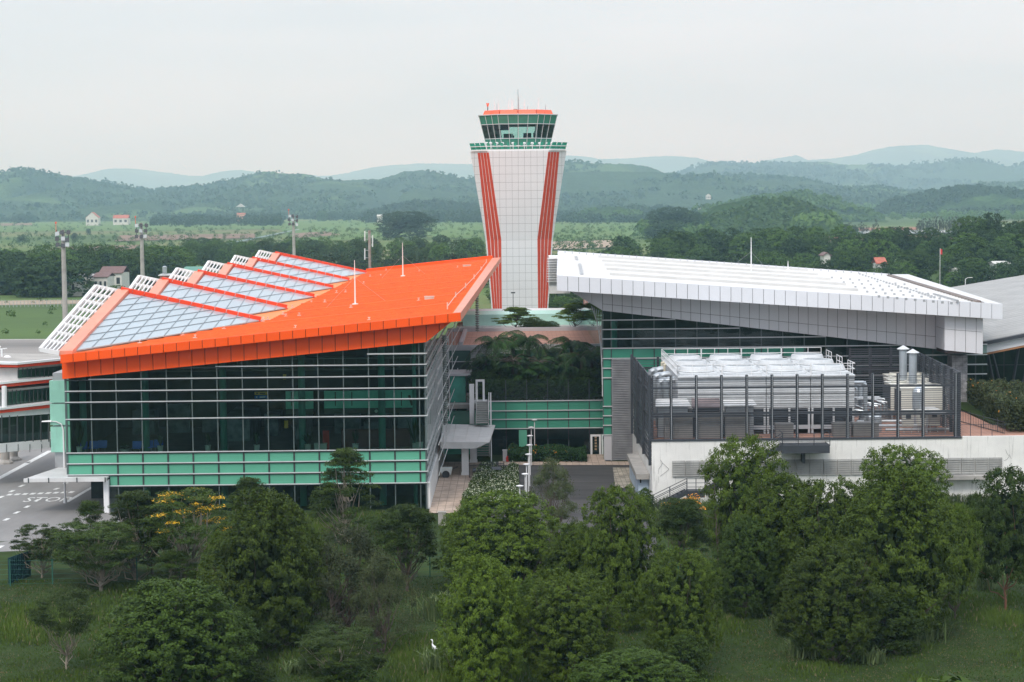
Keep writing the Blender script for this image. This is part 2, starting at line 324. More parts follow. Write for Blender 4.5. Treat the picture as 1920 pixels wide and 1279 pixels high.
canopy_ridge('hills', [(-200, 360), (138, 332), (200, 318.6), (260, 319), (290, 329), (340, 331), (380, 331), (407, 337), (430, 327), (470, 322), (560, 329), (620, 331), (700, 315), (780, 308), (880, 310), (960, 300), (1059, 292), (1100, 294), (1130, 299), (1180, 298), (1230, 294), (1280, 294), (1320, 308), (1380, 325), (1480, 345)], 20000, 4000, 2000, 5, label='pale distant hills left and right of the tower', nx=600, ny=60, rough=9)
canopy_ridge('hills', [(1300, 345), (1384, 313), (1447, 300), (1495, 291), (1515, 300), (1560, 297), (1600, 291), (1640, 279), (1680, 272), (1740, 270), (1790, 284), (1810, 290), (1840, 283), (1870, 279), (1920, 284), (2000, 290), (2200, 320)], 19000, 4000, 2000, 6, label='pale distant mountain at the far right', nx=600, ny=60, rough=9)
canopy_ridge('hills', [(1640, 398), (1665, 380), (1700, 372), (1740, 362), (1790, 355), (1830, 352), (1880, 358), (1940, 366), (2050, 372), (2200, 395)], 3300, 420, 350, 11, m='hill_near', label='low rounded wooded hill at the right edge', nx=420, ny=90, spur=.12, rough=5, cover=(5000, 9, 16))
canopy_ridge('hills', [(1540, 398), (1570, 366), (1610, 354), (1650, 350), (1690, 357), (1760, 360), (1850, 345), (1960, 350), (2200, 380)], 5600, 900, 600, 12, label='dim wooded foothill behind the low rounded hill', nx=420, ny=80, spur=.2, rough=5, cover=(3000, 13, 9))
canopy_ridge('hills', [(1300, 400), (1400, 378), (1460, 368), (1510, 366), (1560, 372), (1590, 390), (1600, 402)], 2700, 260, 300, 13, m='hill_near', label='green wooded hillock right of centre', nx=300, ny=70, spur=.12, rough=5, cover=(2600, 9, 16), lm='leaf_wood')
canopy_ridge('hills', [(1270, 432), (1316, 404), (1337, 389), (1375, 377), (1411, 373), (1447, 377), (1489, 389), (1527, 396), (1551, 412), (1575, 436)], 1750, 130, 220, 14, m='hill_near', label='bright green wooded hill between the fields', nx=420, ny=110, spur=.1, rough=5, cover=(3000, 6.5, 34), lm='leaf_wood')
canopy_ridge('hills', [(1075, 412), (1100, 397), (1140, 387), (1170, 390), (1195, 404), (1215, 412)], 2900, 150, 150, 15, m='hill_near', label='small green mound beside the tower', nx=200, ny=60, spur=.05, rough=4, cover=(1500, 7, 12), lm='leaf_wood')
canopy_ridge('hills', [(690, 402), (740, 388), (790, 380), (830, 379), (880, 388), (930, 402)], 3600, 250, 250, 16, label='wooded knoll in front of the hills left of the tower', nx=260, ny=60, spur=.1, rough=5, cover=(2200, 10, 12))
# knolls that carry the nearer wood on the right
KN = [(at(1900, 500, Y=700).x, 705, 48, 55, 11.), (at(1390, 500, Y=850).x, 850, 80, 70, 6.), (at(1700, 500, Y=760).x, 780, 70, 60, 3.)]
def kz(x, y): return sum(h*math.exp(-((x-a)/rx)**2-((y-b_)/ry)**2) for a, b_, rx, ry, h in KN)
kx, ky = np.meshgrid(np.linspace(20, 330, 70), np.linspace(560, 1060, 70))
kzz = sum(h*np.exp(-((kx-a)/rx)**2-((ky-b_)/ry)**2) for a, b_, rx, ry, h in KN)
structure(grid_mesh('hillside', np.stack([kx, ky, kzz-.45], -1), 'meadow'))
# haze: one closed box round camera and scene
hz = bpy.data.materials.new('haze'); hz.use_nodes = True; hn = hz.node_tree.nodes; hn.remove(hn['Principled BSDF'])
pv = hn.new('ShaderNodeVolumePrincipled'); pv.inputs['Color'].default_value = (.50, .80, 1, 1); pv.inputs['Absorption Color'].default_value = (1, 1, 1, 1); pv.inputs['Density'].default_value = .000118; pv.inputs['Anisotropy'].default_value = .15
hz.node_tree.links.new(pv.outputs[0], hn['Material Output'].inputs['Volume']); MATS['haze'] = hz
hb = MB().box(-15000, 15000, -420, 24000, -20, 1500).build('haze', 'haze'); hb['kind'] = 'stuff'

# ------------------------------------------------------------------ shared building materials
mat('orange_panel', (.95, .10, .006), .38, var=.04, scale=.15, spec=.3)
mat('orange_roof', (.92, .225, .030), .5, scale=.15, stretch=(.5, 1.6, 1), col2=(.87, .235, .055), spec=.25, streak=.08)
mat('orange_edge_lit', (.78, .27, .17), .42, var=.08, scale=.6, spec=.5)  # paler than the panels: light on the metal put into the colour
mat('red_band', (.62, .055, .02), .45, var=.08)
mat('joint', (.03, .02, .02), .8)
mat('white_metal', (.80, .80, .80), .35, var=.04, scale=.8, spec=.4)
mat('white_mullion', (.56, .58, .58), .4, var=.04)
mat('dark_mullion', (.035, .045, .045), .5)
mat('green_spandrel', (.125, .41, .28), .16, var=.05, scale=.12, spec=.6, coat=.3)
mat('green_spandrel_dull', (.055, .27, .18), .2, var=.08, scale=.2, spec=.5, coat=.3)
mat('mint_panel', (.33, .66, .53), .3, var=.08, scale=.5, spec=.4, streak=.25)
mat('white_paint', (.78, .78, .77), .6, var=.05, scale=.5, streak=.35)
mat('grey_panel', (.48, .48, .50), .45, var=.04, scale=.3)
mat('panel_grey_light', (.68, .68, .70), .45, var=.03, scale=.3)
mat('steel', (.45, .46, .47), .45, metal=.6, var=.1)
mat('steel_dark', (.05, .056, .066), .5, metal=.2, var=.1)
mat('slat_dark', (.085, .09, .105), .5, metal=.2, var=.1)
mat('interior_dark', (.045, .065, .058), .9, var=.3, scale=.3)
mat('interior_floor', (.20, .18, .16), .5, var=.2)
mat('interior_teal', (.08, .30, .25), .5, var=.1)
mat('skylight_glass', (.36, .43, .465), .25, var=.04, scale=.15, spec=.7, coat=.4)
mat('glazing_grey', (.25, .30, .32), .6)
mat('terracotta', (.52, .27, .19), .85, var=.2, scale=.35, stretch=(.35, 1.6, 1), col2=(.30, .17, .13), grid=[(0, .6, .03, 0), (1, .6, .03, 0)])
mat('canopy_metal', (.66, .66, .65), .5, var=.08, scale=.5, streak=.3)
mat('pot_white', (.75, .80, .78), .4)
mat('seat_blue', (.07, .20, .85), .5)
mat('black_plastic', (.02, .02, .022), .5)
mat('yellow_sign', (.75, .45, .03), .5); mat('blue_sign', (.03, .18, .60), .5); mat('banner_red', (.65, .03, .02), .6)
glass('facade_glass', (.58, .80, .71), .80, (.002, .007, .006), 1.55)
glass('side_glass', (.45, .58, .54), .5, (.006, .012, .012), 1.16)
glass('clear_screen', (.75, .86, .82), .9, (.05, .08, .07), 1.35)
leafmat('leaf_pot', (.02, .06, .015), (.05, .13, .03))

# ================================================================== orange terminal wing
YF = 193.7
P0 = at(126.3, 846, Y=YF); P1 = at(798.5, 841, Y=YF); XL, XR = P0.x, P1.x
hz_ = lambda px, py, Y=YF: at(px, py, Y=Y).z
ZT = [hz_(455, v) for v in (686.4, 708, 730, 750.7, 782.7, 845.7, 866, 886.9, 908.2)]
ZTOP = hz_(745, 663)
# roof plane from the front fascia
RY = 191.6
A = at(112.5, 666.5, Y=RY); B = at(850, 588.6, Y=RY); C = at(864, 587, Y=RY)
SL = (C.z-A.z)/(C.x-A.x); RZ = lambda x: A.z+SL*(x-A.x)
def on_roof(px, py, dz=0):
    d = ray(px, py); t = (A.z+dz-SL*A.x-CAMH)/(d.z-SL*d.x); return Vector((d.x*t, d.y*t, CAMH+d.z*t))
def xg(px): return at(px, 760, Y=YF).x
MX = [XL, xg(171.1)]+[xg(171.1+47.35*k) for k in range(1, 14)]
LB = thing('terminal_building', 'glass fronted terminal wing with sloping orange roof and sawtooth skylights', 'building', ((XL+XR)/2, YF, 0))
h1 = RZ(C.x)-hz_(864, 602, RY); h2z = lambda x: RZ(x)-1.95
# deck
YB = 371.0
deckL = -43.2; e_in_f = at(850, 588.6, Y=RY); bk = on_roof(922, 489); eo = on_roof(938, 487)
E_in = Vector((bk.x, YB, RZ(bk.x))); E_out = Vector((eo.x, YB, RZ(eo.x)))
d = MB()
d.slab([(A.x+.3, RY+.25, RZ(A.x+.3)-.02), (e_in_f.x, RY+.25, RZ(e_in_f.x)-.02), (E_in.x, YB, E_in.z), (-26.5, YB+.5, RZ(-26.5)), (-43.2, YB, RZ(-43.2))], .55)
d.build('roof_deck', 'orange_roof', LB)
# seams: fine ribs and bolder steps
s = MB(); yy = RY+1.2; k = 0
while yy < YB-1:
    tF = (yy-RY)/(YB-RY); xr = e_in_f.x+(E_in.x-e_in_f.x)*tF; xl = -26.6 if yy > 219 else (A.x+.8)
    if yy < 219: xl = -43+(yy-RY)/(219-RY)*16.0
    big = (k % 9 == 8)
    s.bar((xl, yy, RZ(xl)+.01), (xr-.1, yy, RZ(xr)+.01), .10 if not big else .34, .14 if not big else .34)
    yy += 2.25; k += 1
s.build('roof_seams', mat('seam_orange', (.72, .15, .025), .55), LB)
# front fascia: upper band, recessed lower band, in panels with open joints
up = MB(); nb = 31; wx = (C.x-A.x)/nb
for i in range(nb):
    a = A.x+i*wx+.03; b = A.x+(i+1)*wx-.03
    up.hexa([(a, RY, RZ(a)-h1), (b, RY, RZ(b)-h1), (b, RY+.3, RZ(b)-h1), (a, RY+.3, RZ(a)-h1), (a, RY, RZ(a)+.05), (b, RY, RZ(b)+.05), (b, RY+.3, RZ(b)+.05), (a, RY+.3, RZ(a)+.05)])
up.build('fascia_panels', 'orange_panel', LB)
bk_ = MB(); bk_.hexa([(A.x+.1, RY+.12, RZ(A.x)-h1+.05), (C.x-.1, RY+.12, RZ(C.x)-h1+.05), (C.x-.1, RY+.4, RZ(C.x)-h1+.05), (A.x+.1, RY+.4, RZ(A.x)-h1+.05), (A.x+.1, RY+.12, RZ(A.x)), (C.x-.1, RY+.12, RZ(C.x)), (C.x-.1, RY+.4, RZ(C.x)), (A.x+.1, RY+.4, RZ(A.x))])
LY = 193.0; xl0 = at(116, 700, Y=LY).x; xr0 = at(799.5, 641, Y=LY).x; xr1 = at(848, 604, Y=LY).x
zb = lambda x: at(116, 711, Y=LY).z+(at(799, 641.5, Y=LY).z-at(116, 711, Y=LY).z)*(x-xl0)/(xr0-xl0)
lo = MB(); nb2 = 30; wx2 = (xr1-xl0)/nb2
for i in range(nb2):
    a = xl0+i*wx2+.03; b = xl0+(i+1)*wx2-.03
    za, zb_ = zb(a), zb(b)
    if a > xr0-.3: za = zb(xr0)+(a-xr0)/(xr1-xr0)*(RZ(xr1)-h1-zb(xr0))
    if b > xr0+.01: zb_ = zb(xr0)+(b-xr0)/(xr1-xr0)*(RZ(xr1)-h1-zb(xr0))
    lo.hexa([(a, LY, za), (b, LY, zb_), (b, LY+.3, zb_), (a, LY+.3, za), (a, LY, RZ(a)-h1+.1), (b, LY, RZ(b)-h1+.1), (b, LY+.3, RZ(b)-h1+.1), (a, LY+.3, RZ(a)-h1+.1)])
lo.build('lower_fascia', 'orange_panel', LB)
bk_.hexa([(xl0+.05, LY+.1, zb(xl0)+.05), (xr0, LY+.1, zb(xr0)+.05), (xr0, LY+.5, zb(xr0)+.05), (xl0+.05, LY+.5, zb(xl0)+.05), (xl0+.05, LY+.1, RZ(xl0)-h1), (xr0, LY+.1, RZ(xr0)-h1), (xr0, LY+.5, RZ(xr0)-h1), (xl0+.05, LY+.5, RZ(xl0)-h1)])
# overhang underside between lower band and front, and along the right side
bk_.build('fascia_backing', 'joint', LB)
so = MB()
so.hexa([(A.x+.2, RY+.3, RZ(A.x)-h1-.02), (C.x-.2, RY+.3, RZ(C.x)-h1-.02), (C.x-.2, LY+.1, RZ(C.x)-h1-.02), (A.x+.2, LY+.1, RZ(A.x)-h1-.02), (A.x+.2, RY+.3, RZ(A.x)-h1+.1), (C.x-.2, RY+.3, RZ(C.x)-h1+.1), (C.x-.2, LY+.1, RZ(C.x)-h1+.1), (A.x+.2, LY+.1, RZ(A.x)-h1+.1)])
# sloping soffit under the right overhang
zs0 = zb(xr0)
so.hexa([(xr0, LY+.3, zs0), (xr1, LY+.3, RZ(xr1)-h1), (E_out.x-.6, YB, E_out.z-1.1), (XR+.2, YB, E_out.z-3.2), (xr0, LY+.3, zs0+.2), (xr1, LY+.3, RZ(xr1)-h1+.1), (E_out.x-.6, YB, E_out.z-.9), (XR+.2, YB, E_out.z-3.)])
so.build('soffit', 'orange_panel', LB)
# right edge band, panelled, its lit paleness put into the colour
ed = MB(); ne = 44
for i in range(ne):
    t0 = i/ne; t1 = (i+1)/ne-.0006
    q = []
    for t_ in (t0, t1):
        y = RY+(YB-RY)*t_; xi = e_in_f.x+(E_in.x-e_in_f.x)*t_; xo = C.x+(E_out.x-C.x)*t_
        q.append((xi, xo, y))
    (xi, xo, y0), (xi2, xo2, y1) = q; y0 += .02 if i else .31
    ed.hexa([(xi, y0, RZ(xi)-h1), (xo, y0, RZ(xo)-h1-.05), (xo2, y1, RZ(xo2)-h1-.05), (xi2, y1, RZ(xi2)-h1), (xi, y0, RZ(xi)+.1), (xo, y0, RZ(xo)+.04), (xo2, y1, RZ(xo2)+.04), (xi2, y1, RZ(xi2)+.1)])
ed.build('roof_edge', 'orange_edge_lit', LB)
# back parapet and left rim
rm = MB(); rm.bar((-27, YB, RZ(-27)+.2), (E_in.x, YB, E_in.z+.2), .4, .7); rm.build('roof_rim', 'orange_panel', LB)
# sawtooth skylights
EPX = [(485.6, 602.8), (540, 577), (586.7, 558), (623, 540.6), (655, 525.5), (689, 511)]
APX = [(228, 544), (305, 525), (372, 510), (428, 496), (475, 485), (518, 475)]
XA = -42.3; DK = [FPX*(-XA)/(960-x)*1.0 for x, y in APX]
mat('ridge_red', (.80, .055, .01), .4, var=.05)
Ends = [on_roof(x, y, .15) for x, y in EPX]
for k in range(6):
    D = DK[k]; R = Vector((XA, D, at(APX[k][0], APX[k][1], Y=D).z)); E = Ends[k]; E = Vector((E.x, D+1.5, RZ(E.x)+.15))
    yv = (RY+1.0) if k == 0 else DK[k-1]+.8; V = Vector((-43.4 if k == 0 else XA-.4, yv, RZ(-43.2)+.12))
    gl = MB(); nrm = (E-V).cross(R-V).normalized(); nrm = nrm if nrm.z > 0 else -nrm
    G = [V+Vector((.9, .4, 0))+nrm*.05, E+nrm*.05, R+nrm*.05-Vector((0, .5, .1))]
    G[0] = V+(E-V)*.035+(R-V)*.01+nrm*.05; G[2] = R+(E-R)*.07-(R-V)*.03+nrm*.05
    gl.slab(G, .12); sk = gl.build('skylight', 'skylight_glass', LB)
    # glazing grid: lines parallel to the bottom edge and to the left edge
    ln = MB(); u = (G[1]-G[0]); v = (G[2]-G[0])
    def seg(p, q, w_=.06): ln.bar(p+nrm*.04, q+nrm*.04, w_, .05)
    nl = 8 if k == 0 else 5
    for i in range(1, nl):
        f_ = i/nl; seg(G[0]+v*f_, G[1]+(G[2]-G[1])*f_, .045)
    e2 = G[2]-G[1]
    for i in range(1, 11):
        f_ = i/11; p = G[0]+u*f_
        # direction slanted: towards the ridge, leaning left
        q = G[1]+e2*(1-f_)*1.0 if False else G[2]+(G[1]-G[2])*min(1, f_*1.0+.0)
        seg(p, p+(q-p), .045)
    ln.build('glazing_bar', 'glazing_grey', sk)
    # left edge band, ridge beam, closing wall behind
    bd = MB(); w1 = Vector((1.15, 0, -.12))
    bd.hexa([V-Vector((.55, 0, .3)), V+Vector((.75, 0, -.3)), R+Vector((.9, -.5, -.55)), R-Vector((.35, 0, .45)), V-Vector((.55, 0, -.2)), V+Vector((.75, 0, .2)), R+Vector((.9, -.5, .05)), R-Vector((.35, 0, -.15))])
    bd.build('edge_band', 'orange_edge_lit', sk)
    rb = MB(); n_ = 12
    for i in range(n_):
        p = R+(E-R)*(i/n_); q = R+(E-R)*((i+1)/n_-.004)
        rb.bar(p+Vector((0, 0, .12)), q+Vector((0, 0, .12)), .75, .5)
    rb.build('ridge_beam', 'ridge_red', sk)
    cl = MB(); cl.hexa([R+Vector((0, .2, -5.2)), E+Vector((0, .2, -.5)), E+Vector((0, .45, -.5)), R+Vector((0, .45, -5.2)), R+Vector((0, .2, 0)), E+Vector((0, .2, 0)), E+Vector((0, .45, 0)), R+Vector((0, .45, 0))])
    cl.build('gable', 'orange_panel', sk)
    # open lattice of white bars reaching out to the left
    lt = MB(); V2 = V+Vector((-2.35, 0, .35)); R2 = R+Vector((-2.75, 0, .45)); Vs = V-Vector((.5, 0, 0)); Rs = R-Vector((.3, 0, .1))
    for i in range(5):
        f_ = i/5; lt.bar(V2+(Vs-V2)*f_, R2+(Rs-R2)*f_, .34 if i == 0 else .13, .34 if i == 0 else .16)
    nc = 8 if k == 0 else 7
    for i in range(nc+1):
        f_ = i/nc; a = V2+(R2-V2)*f_; b = Vs+(Rs-Vs)*f_; lt.bar(a, b, .10 if 0 < i < nc else .22, .40)
    lt.build('lattice', 'white_paint', LB)
# roof anchors
rng = random.Random(4); mat('anchor_grey', (.62, .50, .44), .6)
anch = [(158.8, 645), (262, 643.5), (343, 629.5), (366, 634), (420, 617), (493, 603), (494, 600), (536, 594), (561, 592), (531, 590), (548, 577), (584, 569), (609, 567), (594, 557), (631, 549), (648, 548), (658, 577), (694, 519), (714, 518), (724, 507.5), (682, 531.7), (785, 564), (786, 510), (858, 502), (554, 616), (692, 601), (420, 613), (502, 600)]
for x, y in anch[:28]:
    p = on_roof(x, y); b = MB(); b.box(p.x-.2, p.x+.2, p.y-.2, p.y+.2, p.z+.01, p.z+.08); b.tube([(p.x, p.y, p.z+.08), (p.x, p.y, p.z+.30)], .045, 6); b.tube([(p.x-.12, p.y, p.z+.3), (p.x+.12, p.y, p.z+.3)], .045, 6)
    b.build('roof_anchor', 'anchor_grey', LB)
for x, y, w_ in ((805, 562, .8), (875.5, 501, 1.0)):
    p = on_roof(x, y); b = MB(); b.box(p.x-w_/1.5, p.x+w_/1.5, p.y-.5, p.y+.5, p.z, p.z+.35); b.box(p.x-w_/1.5-.05, p.x+w_/1.5+.05, p.y-.55, p.y+.55, p.z+.35, p.z+.4); b.build('roof_vent', 'anchor_grey', LB)
# safety line near the right edge
sf = MB(); pts = [on_roof(x, y, .75) for x, y in ((838, 579), (855, 557), (873, 521), (888, 521-13), (901, 506-11), (911, 492))]
pp = [(839, 580), (854.5, 559), (873, 541), (889, 524), (902, 508), (912, 494)]
last = None
for x, y in pp:
    p = on_roof(x, y); sf.bar(p, p+Vector((0, 0, .7)), .12)
    if last: sf.bar(last+Vector((0, 0, .3)), p+Vector((0, 0, .3)), .05)
    last = p
sf.build('safety_line', 'anchor_grey', LB)
# curtain wall: glass per zone, spandrels, mullions, transoms
def ztopg(x): return zb(x)+.15
gl = MB()
prg = random.Random(9); MXX = MX+[XR]; ZLV = [ZT[5], ZT[4], ZT[3], ZT[2], ZT[1], ZT[0], ZTOP, ZTOP+2.2]
for xa, xb in zip(MXX, MXX[1:]):
    for za, zb_ in zip(ZLV, ZLV[1:]):
        ta, tb = min(zb_, ztopg(xa)), min(zb_, ztopg(xb))
        if tb <= za: continue
        ta = max(ta, za+.01); j = [prg.gauss(0, .009) for _ in range(2)]; gl.poly([(xa, YF, za), (xb, YF+j[0]*1.4, za), (xb, YF+j[0]*1.4+j[1], tb), (xa, YF+j[1], ta)])
x205 = xg(203.5)
gl.poly([(x205, YF, 0), (XR, YF, 0), (XR, YF, ZT[8]), (x205, YF, ZT[8])])
gl.build('front_glass', 'facade_glass', LB)
sp_ = MB()
sp_.box(XL, XR, YF-.02, YF+.12, ZT[7], ZT[5]); sp_.box(x205, XR, YF-.02, YF+.12, ZT[8], ZT[7]-.005)
sp_.build('green_panels', 'green_spandrel', LB)
mu = MB()
for x in MX[1:]: mu.box(x-.05, x+.05, YF-.10, YF+.05, ZT[5], ztopg(x))
mu.box(XL-.1, XL+.08, YF-.12, YF+.1, ZT[7], ztopg(XL)); mu.box(XR-.06, XR+.08, YF-.12, YF+.1, 0, ztopg(XR))
for x in MX[2:]: mu.box(x-.05, x+.05, YF-.09, YF+.05, 0, ZT[8])
mat('mullion_grey', (.09, .12, .115), .45)
mu.build('mullion', 'mullion_grey', LB)
mv = MB()
for x in MX[1:]: mv.box(x-.085, x+.085, YF-.07, YF+.02, ZT[8] if x > x205 else ZT[7], ZT[5]-.02)
mv.box(XR-.03, XR+.1, YF-.07, YF+.1, ZT[8], ZT[5])
mv.build('mullion', 'dark_mullion', LB)  # these strips are the dark joints between the green panels
tr = MB()
for i, z in enumerate(ZT):
    xa = XL if i < 8 else x205
    if i == 0: xa = xg(407)
    if i == 1: xa = xg(169)
    tr.box(xa-.05, XR+.12, YF-.26, YF-.08, z-.042, z+.042)
    mu2 = None
tr.box(xg(690), XR+.12, YF-.26, YF-.08, ZTOP-.06, ZTOP+.06)
tr.build('transom', 'white_mullion', LB)
dk = MB()
for i, z in enumerate(ZT): dk.box((XL if i < 8 else x205), XR, YF-.08, YF-.03, z-.17, z-.045)  # dark strips paint the shadow below each transom
dk.build('transom_shadow_strip', 'dark_mullion', LB)
# inside
fl = MB(); ZF = ZT[5]-.35
fl.box(XL+.3, XR-.3, YF+.4, 236, ZF-.3, ZF); fl.box(XL+.3, XR-.3, YF+8, 236, ZT[2]+1.1, ZT[2]+1.3)
fl.build('floor_slab', 'interior_floor', LB)
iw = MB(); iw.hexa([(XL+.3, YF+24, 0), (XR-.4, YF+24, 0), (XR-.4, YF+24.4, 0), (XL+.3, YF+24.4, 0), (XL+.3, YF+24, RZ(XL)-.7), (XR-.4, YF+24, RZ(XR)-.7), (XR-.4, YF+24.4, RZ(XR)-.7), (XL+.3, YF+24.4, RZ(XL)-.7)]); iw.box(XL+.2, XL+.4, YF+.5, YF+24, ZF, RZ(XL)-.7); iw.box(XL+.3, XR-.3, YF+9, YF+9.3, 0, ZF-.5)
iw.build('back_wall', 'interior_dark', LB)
ic = MB()
for px in (143, 262, 410, 560, 712): x = xg(px); ic.tube([(x, YF+3, 0 if px > 205 else ZF), (x, YF+3, ztopg(x)-.2)], .35, 12)
x = xg(776); ic.tube([(x, YF+1.2, 0), (x, YF+1.2, ztopg(x)-.2)], .2, 10)
ic.build('interior_column', 'interior_teal', LB)
mat('shop_panel', (.25, .80, .66), .5); mat('shop_fascia', (.10, .12, .09), .6)
mat('shop_light', (.75, .85, .80), .5)
def yi(px, py, Y): return at(px, py, Y=Y)
sh = MB(); Y2 = YF+6
for x0, x1, y0, y1 in ((536, 587, 733.5, 767), (608, 776, 731.5, 766)):
    a = yi(x0, y1, Y2); b = yi(x1, y0, Y2); sh.box(a.x, b.x, Y2, Y2+.2, a.z, b.z)
sh.build('shop_panel', 'shop_panel', LB)
sh2 = MB()
for x0, x1, y0, y1 in ((536, 587, 767, 777), (608, 776, 766, 776)):
    a = yi(x0, y1, Y2); b = yi(x1, y0, Y2); sh2.box(a.x, b.x, Y2-.05, Y2+.25, a.z, b.z)
for px in (546, 567, 628, 659, 721, 752): a = yi(px, 761, Y2-.1); b = yi(px+1.2, 735, Y2-.1); sh2.box(a.x, b.x, Y2-.06, Y2-.01, a.z, b.z)
a = yi(767, 741, Y2-.2); b = yi(773, 760, Y2-.2); sh2.bar(a, b, .25, .1)
sh2.build('shop_fascia', 'shop_fascia', LB)
ctr = MB()
a = yi(640, 838, YF+5); b = yi(768, 805, YF+5); ctr.box(a.x, b.x, YF+5, YF+6, ZF, b.z); ctr.build('shop_counter', mat('counter_red', (.16, .05, .04), .5), LB)
def text_mesh(name, txt, loc, size, m, parent=None, rot=(math.pi/2, 0, 0), sx=1., sy=1., ext=.01):
    cu = bpy.data.curves.new('t', 'FONT'); cu.body = txt; cu.size = size; cu.extrude = ext; cu.align_x = 'CENTER'; cu.resolution_u = 2
    tmp = bpy.data.objects.new('t', cu); COL.objects.link(tmp); bpy.context.view_layer.update()
    me = bpy.data.meshes.new_from_object(tmp.evaluated_get(bpy.context.evaluated_depsgraph_get())); bpy.data.objects.remove(tmp); bpy.data.curves.remove(cu)
    co = np.zeros(len(me.vertices)*3, np.float32); me.vertices.foreach_get('co', co); co = co.reshape(-1, 3)*np.array([sx, sy, 1]); R3 = np.array(__import__('mathutils').Euler(rot).to_matrix()); co = co@R3.T
    o_ = wloc(parent) if parent is not None else Vector((0, 0, 0)); off = Vector(loc)-o_
    me.materials.clear(); me.materials.append(MATS[m]); me.name = name
    if parent is not None: co = co+np.array(off)
    me.vertices.foreach_set('co', co.astype(np.float32).reshape(-1)); me.update()
    ob = bpy.data.objects.new(name, me); COL.objects.link(ob)
    if parent is not None: ob.parent = parent
    else: ob.location = loc
    return ob
a = yi(673, 773.5, Y2-.1); text_mesh('lettering', 'LUCKY CAFE', (a.x, Y2-.08, a.z), .40, 'counter_red', LB)
a = yi(731, 773.5, Y2-.1); text_mesh('lettering', 'FAST FOOD', (a.x, Y2-.08, a.z), .40, 'counter_red', LB)
lg = MB(); a = yi(705.5, 771, Y2-.1); lg.tube([(a.x, Y2-.12, a.z), (a.x, Y2-.06, a.z)], .17, 14); a = yi(568.5, 771.5, Y2-.1); lg.tube([(a.x, Y2-.12, a.z), (a.x, Y2-.06, a.z)], .2, 16)
lg.build('round_logo', 'shop_light', LB)
# roof trusses, downlights and a gallery rail inside
it = MB()
for x in MX[1:]:
    it.bar((x, YF+.6, zb(x)+.2), (x, YF+23, zb(x)+.9), .12, .5)
for yy in (YF+4, YF+10, YF+16): it.bar((XL+.5, yy, RZ(XL)-1.6), (XR-.5, yy, RZ(XR)-2.6), .15, .25)
it.build('roof_truss', 'steel', LB)
gr = MB(); zg = ZT[2]+1.3; gr.bar((XL+8, YF+7.9, zg+1.0), (XR-1, YF+7.9, zg+1.0), .08)
for i in range(24): gr.bar((XL+8+i*1.1, YF+7.9, zg), (XL+8+i*1.1, YF+7.9, zg+1), .04)
gr.build('gallery_rail', 'steel', LB)
pn = MB(); prn = random.Random(5)
for i in range(9): x = XL+3+i*3.6; hh_ = prn.uniform(1.5, 3.2); pn.box(x, x+prn.uniform(1, 2.8), YF+prn.uniform(10, 20), YF+20.4, ZF, ZF+hh_)
pn.build('partition', mat('partition', (.26, .30, .34), .7, var=.3), LB)
# hanging wayfinding signs
def hsign(px, py, w_, h_, m, Y=YF+4, cable=True):
    a = yi(px, py, Y); b = MB(); b.box(a.x-w_/2, a.x+w_/2, Y, Y+.12, a.z-h_/2, a.z+h_/2); o = b.build('hanging_sign', m, None, base=(a.x, Y, a.z)); return o, a
o, a = hsign(489, 737.5, 1.25, .28, 'yellow_sign'); tag(o, 'yellow wayfinding board with arrow hanging over the blue one behind the facade glass', 'sign', 'hanging wayfinding signs')
b = MB(); b.poly([(a.x-.5, YF+3.97, a.z), (a.x-.36, YF+3.97, a.z+.1), (a.x-.36, YF+3.97, a.z-.1)]); b.box(a.x-.36, a.x-.25, YF+3.96, YF+3.98, a.z-.04, a.z+.04); b.box(a.x-.1, a.x+.45, YF+3.96, YF+3.98, a.z-.05, a.z+.05); b.build('arrow', 'black_plastic', o)
o, a = hsign(489, 744.5, 1.25, .28, 'blue_sign'); tag(o, 'blue wayfinding board with arrow hanging just under the yellow one behind the facade glass', 'sign', 'hanging wayfinding signs')
b = MB(); b.poly([(a.x-.5, YF+3.97, a.z), (a.x-.36, YF+3.97, a.z+.1), (a.x-.36, YF+3.97, a.z-.1)]); b.box(a.x-.1, a.x+.45, YF+3.96, YF+3.98, a.z-.05, a.z+.05); b.build('arrow', 'shop_light', o)
o, a = hsign(533.5, 706.5, .32, .5, 'yellow_sign'); tag(o, 'small square yellow sign high behind the facade glass under the orange eave', 'sign', 'hanging wayfinding signs')
o, a = hsign(536.5, 796, .38, .75, 'yellow_sign'); tag(o, 'upright yellow sign behind the lowest tall panes of the facade', 'sign', 'hanging wayfinding signs')
# red banner stand
a = yi(611.5, 838, YF+1.6); b = MB(); b.box(a.x-.32, a.x+.32, YF+1.6, YF+1.65, ZF+.05, ZF+2.1); b.box(a.x-.4, a.x+.4, YF+1.4, YF+1.85, ZF, ZF+.06)
tag(b.build('banner_stand', 'banner_red', None, base=(a.x, YF+1.6, ZF)), 'tall red roll-up banner standing inside the facade glass', 'banner')
